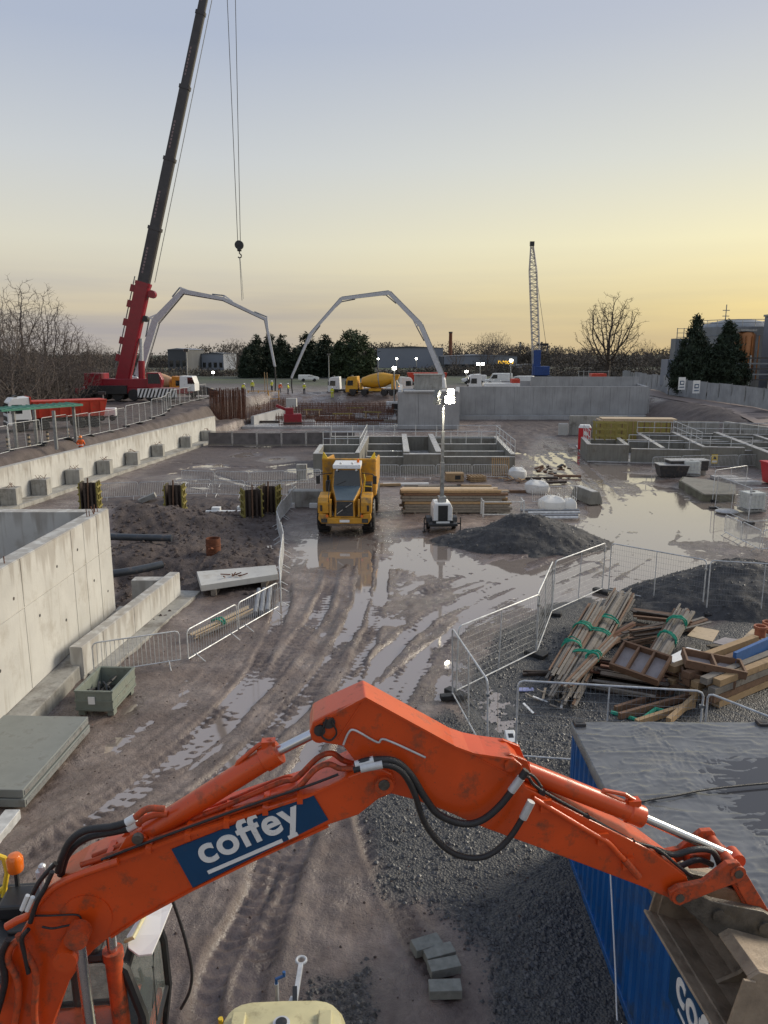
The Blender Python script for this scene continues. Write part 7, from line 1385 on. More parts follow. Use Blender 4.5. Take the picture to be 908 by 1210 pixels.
for (px, py, D, rz, pose, lab) in ((393, 481, 122, 200, 0, 'worker in full yellow hi-vis standing below the white lorry cab'), (360, 474, 124, 160, 1, 'worker in yellow hi-vis at the far rebar, right of the pump hose'), (341, 474, 124, 90, 1, 'worker in yellow hi-vis at the far rebar right beside the pump hose'), (331, 473, 125, 30, 2, 'worker in orange and yellow bending over the far rebar'), (322, 473, 125, -40, 1, 'worker in yellow hi-vis left of the pump hose'), (287, 480, 118, 60, 2, 'worker in yellow hi-vis bending behind the rusty rebar wall'), (299, 472, 124, 0, 0, 'worker in yellow hi-vis by the yellow frame behind the rebar')):
    c = GD(px, py, D); person(lab, (c.x, c.y, hz(c.x, c.y) + .2 * (c.y < 117)), R(rz), M['hivis_o'] if 'orange and' in lab else M['hivis'], pose, None, M['hivis'] if 'full' in lab else None)
# ------------------------------------------------------------------ rebar and clutter on the slab
def rebar_wall(label, p, q, h, nx_, nz_, z0=.2, r=.022, lean=0.0):
    p = Vector((*p, z0)); q = Vector((*q, z0)); t = thing('rebar_wall', label, 'rebar', p); d = q - p; nn = Vector((-d.y, d.x, 0)).normalized()
    for lay in (0, .35):
        b = MB()
        for i in range(nx_): c = d * (i / (nx_ - 1)) + nn * lay + Vector((random.uniform(-.05, .05), 0, 0)); b.tube([c, c + Vector((random.uniform(-.08, .08), lean, h + random.uniform(-.3, .2)))], r, 3, False)
        tag(b.build('upright_bars', M['rebar'], t), kind='stuff'); b = MB()
        for k in range(nz_): z = .2 + (h - .5) * k / (nz_ - 1); b.tube([nn * lay + Vector((0, 0, z)), d + nn * lay + Vector((0, lean * z / h, z))], r, 3, False)
        tag(b.build('cross_bars', M['rebar'], t), kind='stuff')
rebar_wall('tall rusty rebar wall standing at the left end of the slab', (-21.2, 94.5), (-17.4, 97.5), 4.8, 56, 26, .0, .032)
rebar_wall('rusty rebar running back from the tall rebar wall', (-17.2, 98.0), (-14.6, 119), 2.2, 60, 8, .3, .022)
rebar_wall('long row of rusty starter bars across the back of the slab', (-15, 119), (1.6, 119), 1.5, 90, 5, .3, .022)
rebar_wall('low row of starter bars in the middle of the slab', (-12, 108), (1.2, 108), .7, 60, 2, .25, .018); rebar_wall('low row of starter bars at the front edge of the slab', (-13, 95), (1.5, 95), .8, 60, 1 + 1, .25, .018)
for i, (y_, x0_, x1_, h_) in enumerate(((111.5, -13.5, 1.4, 1.3), (114, -14, 1.4, 1.6), (103, -14.5, -4, .9), (100, -9, 1.0, .7))): rebar_wall('brown rebar mat standing on the slab, %s counted in odd order from the back rows' % ORD[i] if False else ('dense rusty rebar mat on the slab, fourth row from the back', 'dense rusty rebar mat on the slab, second row from the back', 'short rusty rebar row left of the red machine', 'low rusty rebar row near the slab front')[i], (x0_, y_), (x1_, y_), h_, 70, 5, .25, .026)
for i, (px, py, D) in enumerate(((300, 486, 112), (420, 486, 112), (370, 490, 108), (440, 492, 104), (405, 496, 101))):
    c = GD(px, py, D); t = thing('timber_trestle', 'small yellow brown trestle of timber among the slab clutter, %s one' % ORD[i], 'trestle', (c.x, c.y, .27), random.uniform(-.4, .4))
    for x in (-.9, .9): plank(t, (x, -.4, 0), (x, 0, 1.0), .1, .1, TM, 'leg'); plank(t, (x, .4, 0), (x, 0, 1.0), .1, .1, TM, 'leg')
    plank(t, (-1.3, 0, 1.05), (1.3, 0, 1.05), .16, .12, M['formwork'], 'beam')
t = thing('slab_upstand', 'long grey concrete upstand along the left of the slab', 'upstand'); b = MB(); wall_between(b, (-16.6, 97), (-13.6, 118), .2, 1.35, .4); b.build('wall', CG, t)
t = thing('red_power_unit', 'red machine standing on the slab near the netted railing', 'machine', (-11.6, 97.5, .27), R(10)); MB().box((0, 0, .75), (2.2, 1.3, 1.2)).build('body', M['red'], t, bevel=.06); MB().box((-.4, 0, 1.7), (1.0, 1.0, .8)).build('hood', M['red'], t, bevel=.06); MB().bar((-.6, 0, 1.8), (-2.0, .2, 2.4), .35, .35).build('arm', M['red'], t); MB().box((0, 0, .15), (2.3, 1.4, .3)).build('track', M['rubber'], t, bevel=.08)
xs_ = sorted(random.uniform(-15, 1) for i in range(24))
for i, x in enumerate(xs_):
    y = random.uniform(96.5, 117); l_ = random.uniform(.8, 3.0); k_ = i % 4; a_ = random.uniform(-.4, .4); o = MB().box((0, 0, .1), (l_, random.uniform(.2, .9), random.uniform(.12, .5))).build(('timber_pile', 'wet_sheeting', 'prop_bundle', 'formwork_bundle')[k_], (M['dark_wood'], M['concrete_wet'], M['steel_dark'], TG)[k_], None, loc=(x, y, .34)); o.rotation_euler = (0, 0, a_)
    tag(o, ('dark timber pile lying on the wet slab, %s such pile from left', 'pale wet sheeting lying on the wet slab, %s such from left', 'dark steel props lying on the wet slab, %s such from left', 'grey formwork lying on the wet slab, %s such from left')[k_] % ORD[i // 4], ('timber', 'sheet', 'props', 'formwork')[k_], ('timber piles on the slab', 'sheets on the slab', 'props on the slab', 'panels on the slab')[k_])
t = thing('timber_scaffold', 'yellow scaffold frame behind the rebar with tall posts', 'frame', GD(312, 478, 121))
for x in (-2.4, -.8, .8, 2.4): plank(t, (x, 0, 0), (x, 0, 2.2), .12, .12, M['yellow'], 'post')
for z in (.9, 2.1): plank(t, (-2.6, 0, z), (2.6, 0, z), .1, .1, M['yellow'], 'rail')
for x in (.2, .6): plank(t, (x, .3, 0), (x, .3, 5.0), .1, .1, TM, 'tall_post')
o = MB().box((0, 0, .8), (1.5, 1.2, 1.2)).build('concrete_cube', C1, None, loc=GD(345, 482, 112)); tag(o, 'pale concrete cube behind the red machine', 'cube')
# ------------------------------------------------------------------ masts and lamps
def lamp_mast(label, px, pyb, pyl, D, lit=True, n=2, gen=False):
    g_ = GD(px, pyb, D); l_ = GY(px, pyl, g_.y); z0 = hz(g_.x, g_.y); t = thing('lamp_post', label, 'lamp post', (g_.x, g_.y, z0)); h = l_.z - z0
    MB().tube([(0, 0, 0), (0, 0, h + .2)], [.14, .09], 8).build('pole', GVD, t)
    for i in range(n):
        x = (i - (n - 1) / 2) * .9; MB().box((x, 0, h + .05), (.75, .35, .35)).build('lamp_housing', GVD, t); MB().box((x, -.2, h), (.55, .03, .42)).build('lens', M['lamp_far'] if lit else M['glass'], t)
    if n > 1: MB().box((0, .1, h), (n * .8, .1, .1)).build('crossarm', GVD, t)
    if gen: MB().box((0, 0, .9), (2.4, 1.4, 1.2)).build('generator', M['white_paint'], t, bevel=.05); MB().box((.2, -.72, .8), (1.2, .05, .8)).build('panel', M['black'], t)
lamp_mast('lit mobile site lamp standing between the mixer and the reservoir', 466, 478, 435, 116, True, 1, True)
lamp_mast('lit twin floodlight post behind the reservoir wall', 567, 456, 430, 150); lamp_mast('lit floodlight post right of the twin lamp behind the reservoir', 603, 458, 426, 145, True, 1); lamp_mast('small lit lamp post behind the pump boom', 551, 455, 439, 170, True, 1)
for px, lab in ((447, 'left'), (469, 'middle'), (492, 'right')): lamp_mast('lit street lamp before the grey shed, %s of three' % lab, px, 445, 424, 240, True, 1)
lamp_mast('tall street lamp before the dark conifers', 389, 452, 419, 180, False, 1); lamp_mast('pale pole with dark lamp head right of the orange mixer', 223, 468, 414, 112, False, 1); lamp_mast('small lit lamp left of the dark conifers', 253, 458, 440, 190, True, 1)
# ------------------------------------------------------------------ vans, car
def van(label, px, py, D, rz, mat, L_=5.4, H_=2.3):
    c = GD(px, py, D); t = thing('van', label, 'van', (c.x, c.y, hz(c.x, c.y)), rz)
    bd = MB().prism([(L_ / 2, .4), (L_ / 2 + .05, .95), (L_ / 2 - .75, 1.15), (L_ / 2 - 1.5, H_ - .1), (L_ / 2 - 1.9, H_), (-L_ / 2, H_), (-L_ / 2 - .05, .4)], -.98, .98, lambda p, o: Vector((p[0], o, p[1]))).build('body', mat, t, bevel=.08)
    MB().prism([(L_ / 2 - .78, 1.2), (L_ / 2 - 1.45, H_ - .2), (L_ / 2 - 1.55, H_ - .2), (L_ / 2 - .95, 1.2)], -.9, .9, lambda p, o: Vector((p[0] + .06, o, p[1]))).build('windscreen', M['glass'], bd)
    for s_ in (-1, 1): MB().prism([(L_ / 2 - 1.1, 1.25), (L_ / 2 - 1.6, H_ - .3), (L_ / 2 - 2.4, H_ - .3), (L_ / 2 - 2.4, 1.25)], s_ * .975, s_ * 1.0, lambda p, o: Vector((p[0], o, p[1]))).build('side_window', M['glass'], bd)
    for x in (L_ / 2 - .95, -L_ / 2 + 1.0):
        for s_ in (-1, 1): wheel(t, (x, s_ * .9, .35), .35, .25, 'Y', GVD, 14, False)
    return t
van('white van parked behind the reservoir, right of the twin lamp', 589, 458, 155, R(175), M['white_paint']); van('white pickup van partly hidden behind the reservoir', 560, 458, 160, R(180), M['white_paint'], 5.0, 1.8); van('white van at the right end behind the reservoir wall', 615, 459, 150, R(160), M['white_paint'], 5.0, 1.9)
van('pale car driving before the dark conifers', 365, 455, 170, R(10), M['white_sign'], 4.4, 1.45); van('dark red estate car behind the road fence', 240, 470, 108, R(10), M['steel_dark'], 4.5, 1.6)
# ------------------------------------------------------------------ lattice crane
lc = thing('lattice_crane', 'distant blue crawler crane with pale lattice boom', 'crane', GD(637, 450, 170)); q = GD(637, 450, 170); top_ = GY(629, 288, q.y) - q; base_ = GY(634, 430, q.y) - q
MB().box((.3, 0, 2.2), (3.4, 3, 2.0)).build('house', M['crane_blue'], lc, bevel=.1); MB().box((0, 0, .6), (5, 4, 1.1)).build('crawler', M['black'], lc, bevel=.2)
dv_ = top_ - base_; sx_v = Vector((1, 0, 0)); sy_v = Vector((0, 1, 0)); nseg = 34
def lp(f_, i_, j_): k_ = .95 if f_ < .78 else .95 - (f_ - .78) / .22 * .65; return base_ + dv_ * f_ + sx_v * (i_ * .8 * k_) + sy_v * (j_ * .6 * k_)
for i_ in (-1, 1):
    for j_ in (-1, 1): MB().tube([lp(0, i_, j_), lp(.78, i_, j_), lp(1, i_, j_)], .11, 4).build('chord', M['lattice'], lc)
b = MB()
for k in range(nseg):
    f0, f1 = k / nseg, (k + 1) / nseg; s_ = 1 if k % 2 else -1
    for j_ in (-1, 1): b.tube([lp(f0, -s_, j_), lp(f1, s_, j_)], .06, 3, False); b.tube([lp(f0, -1, j_), lp(f0, 1, j_)], .05, 3, False)
tag(b.build('lacing', M['lattice'], lc), kind='stuff'); MB().bar(base_ + Vector((0, 0, -9 if False else -3)), base_ + Vector((0, 0, 3)), 1.6, 1.4).build('boom_foot', M['crane_blue'], lc); MB().box(base_ + Vector((1.2, 0, 4.2)), (2.4, .4, .5)).build('hoist_frame', M['black'], lc); MB().tube([top_, base_ + Vector((2.0, 0, 4))], .05, 4).build('pendant_rope', M['black'], lc); MB().box(top_, (.9, .7, .9)).build('boom_head', M['black'], lc)
# ------------------------------------------------------------------ hoarding and signs on the right
hp_ = [Vector((56, 84, 0)), Vector((55.5, 98, 0)), Vector((56.5, 112, 0)), Vector((58, 128, 0)), Vector((60, 150, 0)), Vector((63, 178, 0))]
hp_ = [GD(925, 482, 88), GD(880, 474, 97), GD(835, 466, 108), GD(790, 463, 122), GD(752, 459, 142), GD(735, 456, 165)]
fnc = thing('netted_fence', 'long fence covered in pale grey netting along the haul road', 'fence', (0, 0, 0)); bays = 0
for a_, c_ in zip(hp_[:-1], hp_[1:]):
    n = max(2, int((c_ - a_).length / 3.4))
    for k in range(n):
        p0 = a_.lerp(c_, k / n); p1 = a_.lerp(c_, (k + 1) / n); r0, r1 = hz(p0.x, p0.y), hz(p1.x, p1.y); hh = 2.7 + random.uniform(-.15, .15); d = (p1 - p0); nv = Vector((-d.y, d.x, 0)).normalized(); rows = []
        for z in (.25, 1.2, 2.0, 1): pass
        b = MB(); R_ = []
        for z in (.15, .9, 1.7, hh): R_.append([Vector((p0.x + d.x * u_, p0.y + d.y * u_, r0 * (1 - u_) + r1 * u_ + z)) + nv * (.10 * math.sin(u_ * 7 + k + z * 2) * (z < hh) + .0) for u_ in (0, .25, .5, .75, 1)])
        b.loops(R_, closed=False, caps=False); b.build('netting', M['netting'], fnc, smooth=True); MB().bar((p0.x, p0.y, r0), (p0.x, p0.y, r0 + hh + .1), .07, .07).build('post', GVD, fnc)
for (px, py, D, lab) in ((803, 453, 106, 'white site sign board on the netted fence, left one'), (820, 457, 103, 'white site sign board on the netted fence, right one')):
    c = GD(px, py, D); t = thing('site_sign', lab, 'sign', c, R(20)); MB().box((0, -.5, 0), (1.15, .05, 1.7)).build('board', M['white_sign'], t); MB().box((0, -.54, .1), (.7, .02, .55)).build('emblem', M['blue_sign'], t); MB().box((0, -.56, .1), (.45, .02, .3)).build('emblem_inset', M['white_sign'], t); MB().box((0, -.54, -.5), (.8, .02, .12)).build('text_line', M['blue_sign'], t)
# ------------------------------------------------------------------ process plant at the right edge
t = thing('storage_tank', 'large grey steel storage tank with roof railing at the right edge', 'tank', GD(866, 452, 128)); MB().lathe([(6.2, -2), (6.2, 8.9), (5.2, 9.5), (2.5, 10.1), (.1, 10.3)], (0, 0, 0), 'Z', 40).build('shell', M['tank'], t, smooth=True)
for z in (2.5, 5.0, 7.5): MB().lathe([(6.22, z), (6.28, z + .06), (6.22, z + .12)], (0, 0, 0), 'Z', 40).build('hoop', M['tank'], t)
for z in (9.5, 10.0): b = MB(); b.tube([(6.1 * math.cos(a), 6.1 * math.sin(a), z) for a in [2 * math.pi * j / 40 for j in range(41)]], .05, 4); b.build('rail', GVD, t)
for j in range(20): a = 2 * math.pi * j / 20; MB().tube([(6.1 * math.cos(a), 6.1 * math.sin(a), 8.9), (6.1 * math.cos(a), 6.1 * math.sin(a), 10.0)], .05, 4).build('rail_post', GVD, t)
t = thing('copper_vessel', 'brown copper coloured vessel before the grey storage tank', 'vessel', GD(876, 448, 118)); MB().lathe([(1.5, 0), (1.5, 6.6), (1.2, 7.0), (.2, 7.2)], (0, 0, 0), 'Z', 24).build('shell', M['copper'], t, smooth=True); MB().box((0, 0, 7.3), (2.4, 2.4, .3)).build('cap', M['galv_dull'], t)
for x in (-1.45, -.5, .5, 1.45): MB().tube([(x, -1.55, 0), (x, -1.55, 6.5)], .09, 6).build('pipe', M['copper'], t)
t = thing('pipe_rack', 'grey pipe rack with stacked dark pipes below the storage tank', 'pipe rack', GD(884, 455, 116))
for x in (-3, 0, 3): plank(t, (x, 0, -1), (x, 0, 4.4), .25, .25, GVD, 'post')
for i, z in enumerate((.8, 1.6, 2.4, 3.2, 4.0)): plank(t, (-3.4, 0, z), (3.4, 0, z), .3, .2, M['tank'] if i % 2 else M['steel_dark'], 'pipe_run')
t = thing('grey_tower', 'grey clad tower cut by the right picture edge', 'tower', GD(910, 456, 118)); MB().box((1.2, 0, 4.5), (3.6, 5, 12)).build('wall', M['shed'], t); MB().box((-.3, -2.55, 5.2), (.7, .1, 1.0)).build('window', M['glass'], t); MB().box((1.2, 0, 10.6), (3.9, 5.3, .3)).build('roof', M['galv_dull'], t); MB().tube([(.2, -2.3, 10.6), (.2, -2.3, 14)], .12, 6).build('vent_pipe', GVD, t)
t = thing('white_plant_unit', 'white plant cabins and tanks left of the dark conifers', 'plant', GD(806, 452, 125)); MB().box((-1.5, 0, 1.6), (3.2, 3, 4.2)).build('cabin', M['shed'], t, bevel=.05); MB().lathe([(1.2, -2.2), (1.2, 2.2)], (3.2, -.5, 1.0), 'X', 18).build('tank', M['white_paint'], t, smooth=True); MB().box((2.6, 0, 2.6), (4.5, 2.5, .3)).build('canopy', M['galv_dull'], t); MB().box((0.4, 0, 3.6), (.2, .2, 2.5)).build('post', GVD, t)
t = thing('roof_cage', 'railed platform above the plant left of the conifers', 'platform', GD(812, 392, 128))
for x in (-1.6, -.5, .5, 1.6): plank(t, (x, 0, -5), (x, 0, .6), .1, .1, GVD, 'post')
for z in (-.9, -.2, .5): plank(t, (-1.7, 0, z), (1.7, 0, z), .08, .08, GVD, 'rail')
MB().box((0, 1, -3.2), (3.6, 2.2, 4.2)).build('plant_house', M['tank'], t)
t = thing('mast', 'thin radio mast rising behind the conifers', 'mast', GD(851, 452, 126)); MB().tube([(0, 0, 0), (0, 0, 12.4)], .08, 5).build('pole', GVD, t)
for z in (9.5, 10.6, 11.5): MB().box((0, 0, z), (1.1, .1, .12)).build('arm', GVD, t)
t = thing('red_compressor', 'red machine behind scaffold frames on the reservoir corner', 'machine', GD(706, 454, 122)); MB().box((0, 0, .9), (2.3, 2, 1.6)).build('body', M['red_tip'], t, bevel=.1)
for x in (-3.2, -2.4, -1.6, 1.5): plank(t, (x, -.6, 0), (x, -.6, 2.2), .09, .09, GVD, 'scaffold_post')
for z in (.6, 1.3, 2.0): plank(t, (-3.3, -.6, z), (1.6, -.6, z), .07, .07, GVD, 'scaffold_rail')
# ------------------------------------------------------------------ far buildings
def shed(label, px0, px1, pyt, D, mat, name='shed', dep=25, wins=0):
    a_ = GD(px0, pyt, D); c_ = GD(px1, pyt, D); w_ = c_.x - a_.x; z0 = 0.0; t = thing(name, label, 'building', ((a_.x + c_.x) / 2, a_.y + dep / 2, z0)); h = a_.z
    MB().box((0, 0, h / 2), (w_, dep, h)).build('wall', mat, t); MB().prism([(-w_ / 2 - .3, h), (0, h + w_ * .012 + .4), (w_ / 2 + .3, h)], -dep / 2 - .3, dep / 2 + .3, lambda p, o: Vector((p[0], o, p[1]))).build('roof', M['shed_dark'] if mat is not M['shed_dark'] else M['shed'], t)
    for i in range(wins): MB().box((-w_ / 2 + w_ * (i + .5) / wins, -dep / 2 - .06, h * .55), (w_ / wins * .55, .1, h * .2)).build('window', M['glass'], t)
    return t, w_, h, dep
shed('large plain grey blue shed behind the mixer lorry', 446, 524, 411, 330, M['shed'])
t, w_, h_s, dp = shed('long dark shed with glowing yellow sign behind the lamps', 524, 612, 421, 300, M['shed_dark'], wins=9)
ym = mk('yellow_backlit_letters', (.9, .55, .03), .4, var=0, rvar=0, emit=((1.0, .55, .03), 1.6)); pw = Vector((w_ * .24, -dp / 2 - .3, h_s - 2.9)); put_text('DOSCO', t, pw, pw + Vector((w_ * .20, 0, 0)), .05, ym, .03, up=Vector((0, 0, 1)), hs=1.0); MB().box((0, -dp / 2 - .1, h_s - 1.6), (w_ * .98, .15, 3.0)).build('fascia', M['shed'], t)
shed('grey green building beyond the trees behind the orange mixer', 198, 221, 413, 260, M['shed_dark'], wins=3); shed('low pale building left of the dark conifers', 238, 264, 418, 280, M['shed'], wins=4); shed('low pale roofed building at the foot of the lattice crane', 610, 648, 432, 260, M['shed'], dep=12)
for i, (px, pyt, D) in enumerate(((532, 392, 330), (639, 404, 420), (646, 406, 420), (614, 404, 430))):
    c = GD(px, 440, D); tp = GY(px, pyt, c.y); t = thing('chimney', 'slim distant factory chimney, %s from left' % ORD[i], 'chimney', (c.x, c.y, 0)); MB().lathe([(.9 if i == 0 else .6, 0), (.7 if i == 0 else .5, tp.z)], (0, 0, 0), 'Z', 12).build('stack', M['rust'] if i == 0 else M['tank'], t); MB().lathe([(.85 if i == 0 else .6, tp.z - .6), (.85 if i == 0 else .6, tp.z)], (0, 0, 0), 'Z', 12).build('rim', M['steel_dark'], t)
# ------------------------------------------------------------------ trees
def colony_tree(name, seed, H_, cz, rx, rz_, npts, step, trunk_h, rmin, rtr, mat='bark_far'):
    """bare tree grown towards points that fill its crown; limb thickness follows the twigs it carries"""
    rg = np.random.default_rng(seed); A = rg.normal(0, 1, (npts * 2, 3)); A /= np.linalg.norm(A, axis=1)[:, None]; A *= (.25 + .75 * rg.random(npts * 2) ** .45)[:, None]
    A = A * np.array([rx, rx, rz_]) * (1 + .12 * rg.normal(0, 1, (npts * 2, 1))) + np.array([0, 0, cz]); A = A[A[:, 2] > trunk_h * .75][:npts]
    nodes = [np.zeros(3)]; par = [-1]; k = 0
    while nodes[-1][2] < trunk_h: nodes.append(nodes[-1] + np.array([rg.normal(0, .06), rg.normal(0, .06), 1]) * step); par.append(len(nodes) - 2)
    P_ = np.array(nodes); near_d = np.linalg.norm(A[:, None] - P_[None], axis=2); ni = near_d.argmin(1); nd = near_d.min(1)
    for it in range(160):
        act = nd > step * 1.6
        if not act.any(): break
        new = []; src = []
        for j in np.unique(ni[act]):
            d = A[act & (ni == j)] - P_[j]; d = (d / np.linalg.norm(d, axis=1)[:, None]).mean(0) + rg.normal(0, .10, 3) + np.array([0, 0, .05]); l = np.linalg.norm(d)
            if l > 1e-4: new.append(P_[j] + d / l * step); src.append(j)
        if not new: break
        new = np.array(new); b0 = len(P_); P_ = np.vstack([P_, new]); par += src; dn2 = np.linalg.norm(A[:, None] - new[None], axis=2); mi2 = dn2.argmin(1); md = dn2.min(1); up_ = md < nd; ni = np.where(up_, b0 + mi2, ni); nd = np.minimum(nd, md)
        if len(P_) > 5200: break
    n = len(P_); w = np.zeros(n); ch = np.zeros(n, int)
    for i in range(n - 1, 0, -1):
        if ch[i] == 0: w[i] = 1.0
        w[par[i]] += w[i]; ch[par[i]] += 1
    rad = np.maximum(rmin, rtr * np.sqrt(w / w[0])); V = []; F = []
    def seg(p, q, r0, r1, m):
        p, q = Vector(p), Vector(q); d = (q - p).normalized(); ref = Vector((0, 0, 1)) if abs(d.z) < .9 else Vector((1, 0, 0)); u = d.cross(ref).normalized(); v_ = d.cross(u); b = len(V)
        for c, r in ((p, r0), (q, r1)):
            for j in range(m): a = 2 * math.pi * j / m; V.append(tuple(c + (u * math.cos(a) + v_ * math.sin(a)) * r))
        for j in range(m): F.append((b + j, b + (j + 1) % m, b + m + (j + 1) % m, b + m + j))
    for i in range(1, n):
        seg(P_[par[i]], P_[i], min(rad[par[i]], rad[i] * 1.6), rad[i], 3 if rad[i] < .06 else 6)
        if w[i] < 4:
            for q in range(2):
                d = (P_[i] - P_[par[i]]) / step + rg.normal(0, .7, 3) + np.array([0, 0, .25]); e_ = P_[i] + d / np.linalg.norm(d) * step * rg.uniform(.7, 1.6); seg(P_[i], e_, rmin * .8, rmin * .5, 3)
    me_ = bpy.data.meshes.new(name); me_.from_pydata(V, [], F); me_.materials.append(M[mat]); return me_
def plain_tree(label, me_, loc, s, rz, group=None, name='bare_tree', trunk=.25, h=3):
    t = thing(name, label, 'tree', loc, rz, group); t.scale = s; share('crown', me_, t); MB().tube([(0, 0, -.5), (0, 0, h * .5), (.03, .02, h)], [trunk * 1.3, trunk, trunk * .7], 8).build('trunk', M['bark'], t); return t
oak = colony_tree('oak_twigs', 4, 17, 10.2, 5.6, 6.6, 1700, .42, 4.6, .024, .55, 'bark')
c = GD(718, 446, 150); plain_tree('large solitary leafless tree with rounded crown on the skyline', oak, (c.x, c.y, 2.8), (1.02, 1.02, 1.0), .4, None, 'bare_tree', .5, 4.2)
bush = [colony_tree('brush_twigs', 30 + i, 12, 7.0, 4.2 + .4 * i, 5.2, 1700, .36, 1.2, .013, .26) for i in range(3)]
LT = [(34, 470, 100, 1.22, 'tallest leafless many stemmed tree behind the red tipper lorry'), (2, 474, 92, 1.0, 'leafless tree cut by the left picture edge'), (58, 472, 104, 1.02, 'leafless tree right of the tallest one on the left'), (84, 474, 106, .78, 'lower leafless tree left of the red crane'), (104, 474, 112, .72, 'low leafless tree just left of the crane'), (18, 478, 84, .8, 'dark leafless tree close behind the white lorry'), (124, 470, 120, .62, 'small leafless tree directly behind the crane'), (-14, 476, 86, 1.0, 'leafless tree mostly outside the left edge'), (70, 478, 92, .55, 'small brushy tree above the road fence'), (46, 478, 88, .6, 'small brushy tree behind the shelter roof'), (95, 478, 96, .5, 'smallest brushy shrub before the crane'), (110, 472, 108, .6, 'thin brushy tree touching the crane engine')]
for i, (px, py, D, s, lab) in enumerate(LT): c = GD(px, py, D); plain_tree(lab, bush[i % 3], (c.x, c.y, hz(c.x, c.y) - .2), (s * 1.15, s * 1.15, s), i * 1.3, 'leafless trees on the left', 'bare_tree', .22, 2.5)
for i, (px, pyt, D, lab) in enumerate(((576, 393, 300, 'bare tree on the skyline right of the chimney, left one'), (588, 393, 305, 'bare tree on the skyline right of the chimney, right one'), (539, 404, 280, 'bushy bare tree beside the brown chimney'), (280, 400, 260, 'slim bare tree left of the dark conifers'), (760, 402, 230, 'bare tree right of the solitary tree'), (690, 410, 240, 'low bare tree left of the solitary tree'), (663, 412, 250, 'low bare tree right of the lattice crane'), (790, 410, 210, 'bare tree left of the plant'))):
    c = GD(px, 445, D); tp = GY(px, pyt, c.y); s = (tp.z - 2.5) / 12; plain_tree(lab, bush[(i + 1) % 3], (c.x, c.y, 2.5), (s, s, s), i * .9, 'skyline trees', 'bare_tree', .25, 3)
def leafy(name, seed, H_, prof_, n, size, mat, core=.55):
    """crown of small needle sprays through the volume of a radius profile [(height fraction, radius)]"""
    rng = np.random.default_rng(seed); hs = np.array([p[0] for p in prof_]); rs = np.array([p[1] for p in prof_])
    nc = n // 26; f = rng.random(nc * 3); R0 = np.interp(f, hs, rs); keep = rng.random(nc * 3) < R0 / rs.max() + .06; f = f[keep][:nc]; R0 = R0[keep][:nc]; a = rng.random(len(f)) * 6.283; rad = R0 * (core + (1.08 - core) * rng.random(len(f)) ** .6)
    cc = np.stack([rad * np.cos(a), rad * np.sin(a), f * H_ + rng.normal(0, .1, len(f))], -1); k = 26; pts = np.repeat(cc, k, 0) + rng.normal(0, 1, (len(cc) * k, 3)) * np.array([.42, .42, .34]) * size * 2.2
    m_ = len(pts); d1 = rng.normal(0, 1, (m_, 3)) + np.array([0, 0, .5]); d1 /= np.linalg.norm(d1, axis=1)[:, None]; d2 = np.cross(d1, rng.normal(0, 1, (m_, 3))); d2 /= np.linalg.norm(d2, axis=1)[:, None]; s = size * (.5 + rng.random(m_))[:, None]
    v = np.stack([pts - d2 * s * .35, pts + d2 * s * .35, pts + d1 * s * 1.5], 1).reshape(-1, 3); fcs = np.arange(m_ * 3).reshape(-1, 3); me_ = bpy.data.meshes.new(name); me_.from_pydata(v.tolist(), [], fcs.tolist()); me_.materials.append(mat); return me_
spruce = [leafy('conifer_crown', 40 + i, 1.0 * 13, [(0, 1.6), (.08, 2.6), (.3, 2.5), (.6, 1.9), (.85, .9), (1, .12)], 5200, .42, M['conifer']) for i in range(2)]
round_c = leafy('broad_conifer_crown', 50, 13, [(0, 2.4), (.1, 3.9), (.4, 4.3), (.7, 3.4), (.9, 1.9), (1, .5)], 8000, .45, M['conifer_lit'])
def core_mesh(prof_, H_, k, mat):
    b = MB(); b.lathe([(max(.05, r * k), h * H_) for h, r in prof_], (0, 0, 0), 'Z', 10); return b
def conifer(label, me_, px, pyt, D, wpx, group, prof_r, zb=2.6, core=None):
    c = GD(px, 445, D); tp = GY(px, pyt, c.y); H_ = tp.z - zb; t = thing('conifer_tree', label, 'tree', (c.x, c.y, zb), random.random() * 6, group); w_ = wpx / FPX * D / 2; t.scale = (w_ / prof_r, w_ / prof_r, H_ / 13)
    share('crown', me_, t); MB().tube([(0, 0, -.3), (0, 0, 6), (0, 0, 12)], [.3, .2, .05], 7).build('trunk', M['bark'], t)
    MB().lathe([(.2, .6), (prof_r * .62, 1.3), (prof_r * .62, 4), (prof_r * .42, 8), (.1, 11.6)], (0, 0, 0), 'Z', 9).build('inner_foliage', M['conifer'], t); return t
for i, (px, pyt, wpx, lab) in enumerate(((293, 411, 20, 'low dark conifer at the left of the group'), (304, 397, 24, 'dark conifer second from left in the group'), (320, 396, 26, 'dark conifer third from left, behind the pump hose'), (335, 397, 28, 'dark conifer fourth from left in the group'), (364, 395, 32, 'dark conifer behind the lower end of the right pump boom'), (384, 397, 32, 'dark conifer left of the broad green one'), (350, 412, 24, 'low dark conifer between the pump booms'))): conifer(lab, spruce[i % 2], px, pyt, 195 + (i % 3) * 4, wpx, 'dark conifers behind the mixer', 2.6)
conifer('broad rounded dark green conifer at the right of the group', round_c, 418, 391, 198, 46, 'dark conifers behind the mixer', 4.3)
fir = leafy('fir_crown', 60, 13, [(0, 2.6), (.1, 4.2), (.3, 4.3), (.5, 3.3), (.75, 1.7), (.92, .55), (1, .1)], 13000, .36, M['conifer'])
conifer('big dark pointed conifer left of the storage tank', fir, 819, 375, 118, 48, 'dark conifers by the plant', 4.3, 3.0); conifer('big dark pointed conifer in front of the storage tank', fir, 857, 381, 117, 52, 'dark conifers by the plant', 4.3, 2.8)
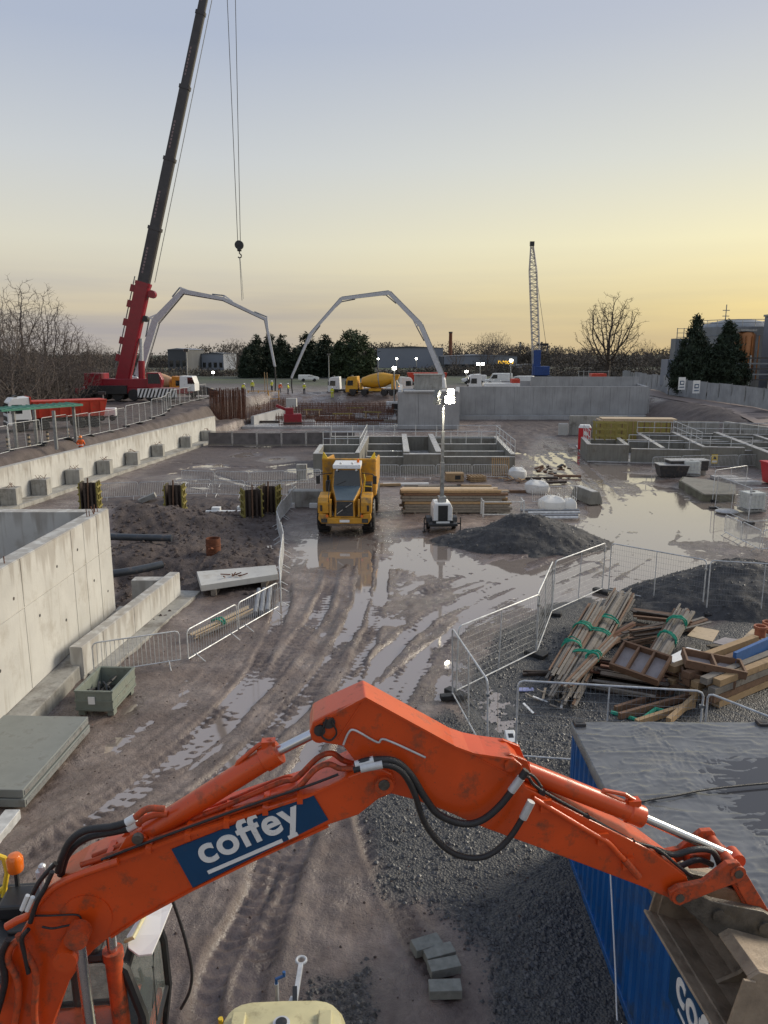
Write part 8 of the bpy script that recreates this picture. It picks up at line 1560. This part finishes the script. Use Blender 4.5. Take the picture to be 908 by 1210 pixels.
# distant woodland and hedges: a mass nobody could count
def woodland(name, pts, n, hmin, hmax, wid, mat, label, size=1.0):
    n0 = n; rng = np.random.default_rng(len(pts) * 7 + n); segs = np.array(pts, float); L_ = np.cumsum(np.r_[0, np.linalg.norm(np.diff(segs, axis=0), axis=1)]); s = rng.random(n) * L_[-1]; x = np.interp(s, L_, segs[:, 0]); y = np.interp(s, L_, segs[:, 1]); hh = hmin + (hmax - hmin) * np.clip(.5 + 1.1 * fbm(s * .045, s * 0 + n, 4), 0, 1)
    nc = n // 30; cs = rng.random(nc) * L_[-1]; cx2 = np.interp(cs, L_, segs[:, 0]) + rng.normal(0, wid, nc); cy2 = np.interp(cs, L_, segs[:, 1]) + rng.normal(0, wid, nc); ch = hmin + (hmax - hmin) * np.clip(.5 + 1.1 * fbm(cs * .045, cs * 0 + n0, 4), 0, 1); cz = 2.4 + ch * rng.random(nc) ** .6 * .92
    m_ = nc * 30; base = np.repeat(np.stack([cx2, cy2, cz], -1), 30, 0) + rng.normal(0, 1, (m_, 3)) * size * np.array([1.5, 1.5, .8]); n = m_; d1 = rng.normal(0, .8, (n, 3)) + np.array([0, 0, .7]); d1 /= np.linalg.norm(d1, axis=1)[:, None]; d2 = np.cross(d1, rng.normal(0, 1, (n, 3))); d2 /= np.linalg.norm(d2, axis=1)[:, None]; sz = size * (.4 + .7 * rng.random(n))[:, None]
    v = np.stack([base - d2 * sz * .3, base + d2 * sz * .3, base + d1 * sz * 1.1], 1).reshape(-1, 3); me_ = bpy.data.meshes.new(name); fc = np.arange(n * 3).reshape(-1, 3).tolist(); vl = v.tolist(); qn = 400; qs = np.linspace(0, L_[-1], qn); qx = np.interp(qs, L_, segs[:, 0]); qy = np.interp(qs, L_, segs[:, 1]); qh = 2.0 + (hmin + (hmax - hmin) * np.clip(.5 + 1.1 * fbm(qs * .045, qs * 0 + n0, 4), 0, 1)) * (.70 + .3 * fbm(qs * .5, qs * 0, 3)); b0 = len(vl)
    for i in range(qn): vl += [(qx[i], qy[i] - wid * .5, 0), (qx[i] + .5, qy[i] - wid * .3, qh[i] * .75), (qx[i], qy[i], qh[i]), (qx[i], qy[i] + wid * .5, 0)]
    for i in range(qn - 1):
        for j in range(3): q = b0 + i * 4 + j; fc.append((q, q + 4, q + 5, q + 1))
    me_.from_pydata(vl, [], fc); me_.materials.append(mat); tag(share(name, me_), label, kind='stuff')
woodland('distant_woodland', [(-330, 330), (-150, 340), (-40, 350), (60, 380), (200, 340), (420, 330)], 100000, 5, 11.5, 7, M['scrub'], 'band of distant winter woodland along the horizon', 1.0)
woodland('far_hedge', [(-110, 190), (-60, 215), (0, 222), (60, 215), (130, 200), (220, 190)], 50000, 1.5, 4.2, 4, M['scrub'], 'dark scrub hedge beyond the site', .6)
woodland('left_thicket', [(-75, 80), (-55, 98), (-45, 112), (-42, 130), (-60, 160), (-90, 170)], 40000, 2.0, 5.5, 3.0, M['scrub'], 'tangled brown thicket behind the lorry and the crane', .45)
woodland('right_thicket', [(48, 190), (75, 175), (110, 160), (150, 150)], 30000, 2, 6.5, 5, M['scrub'], 'winter thicket behind the solitary tree', .6)
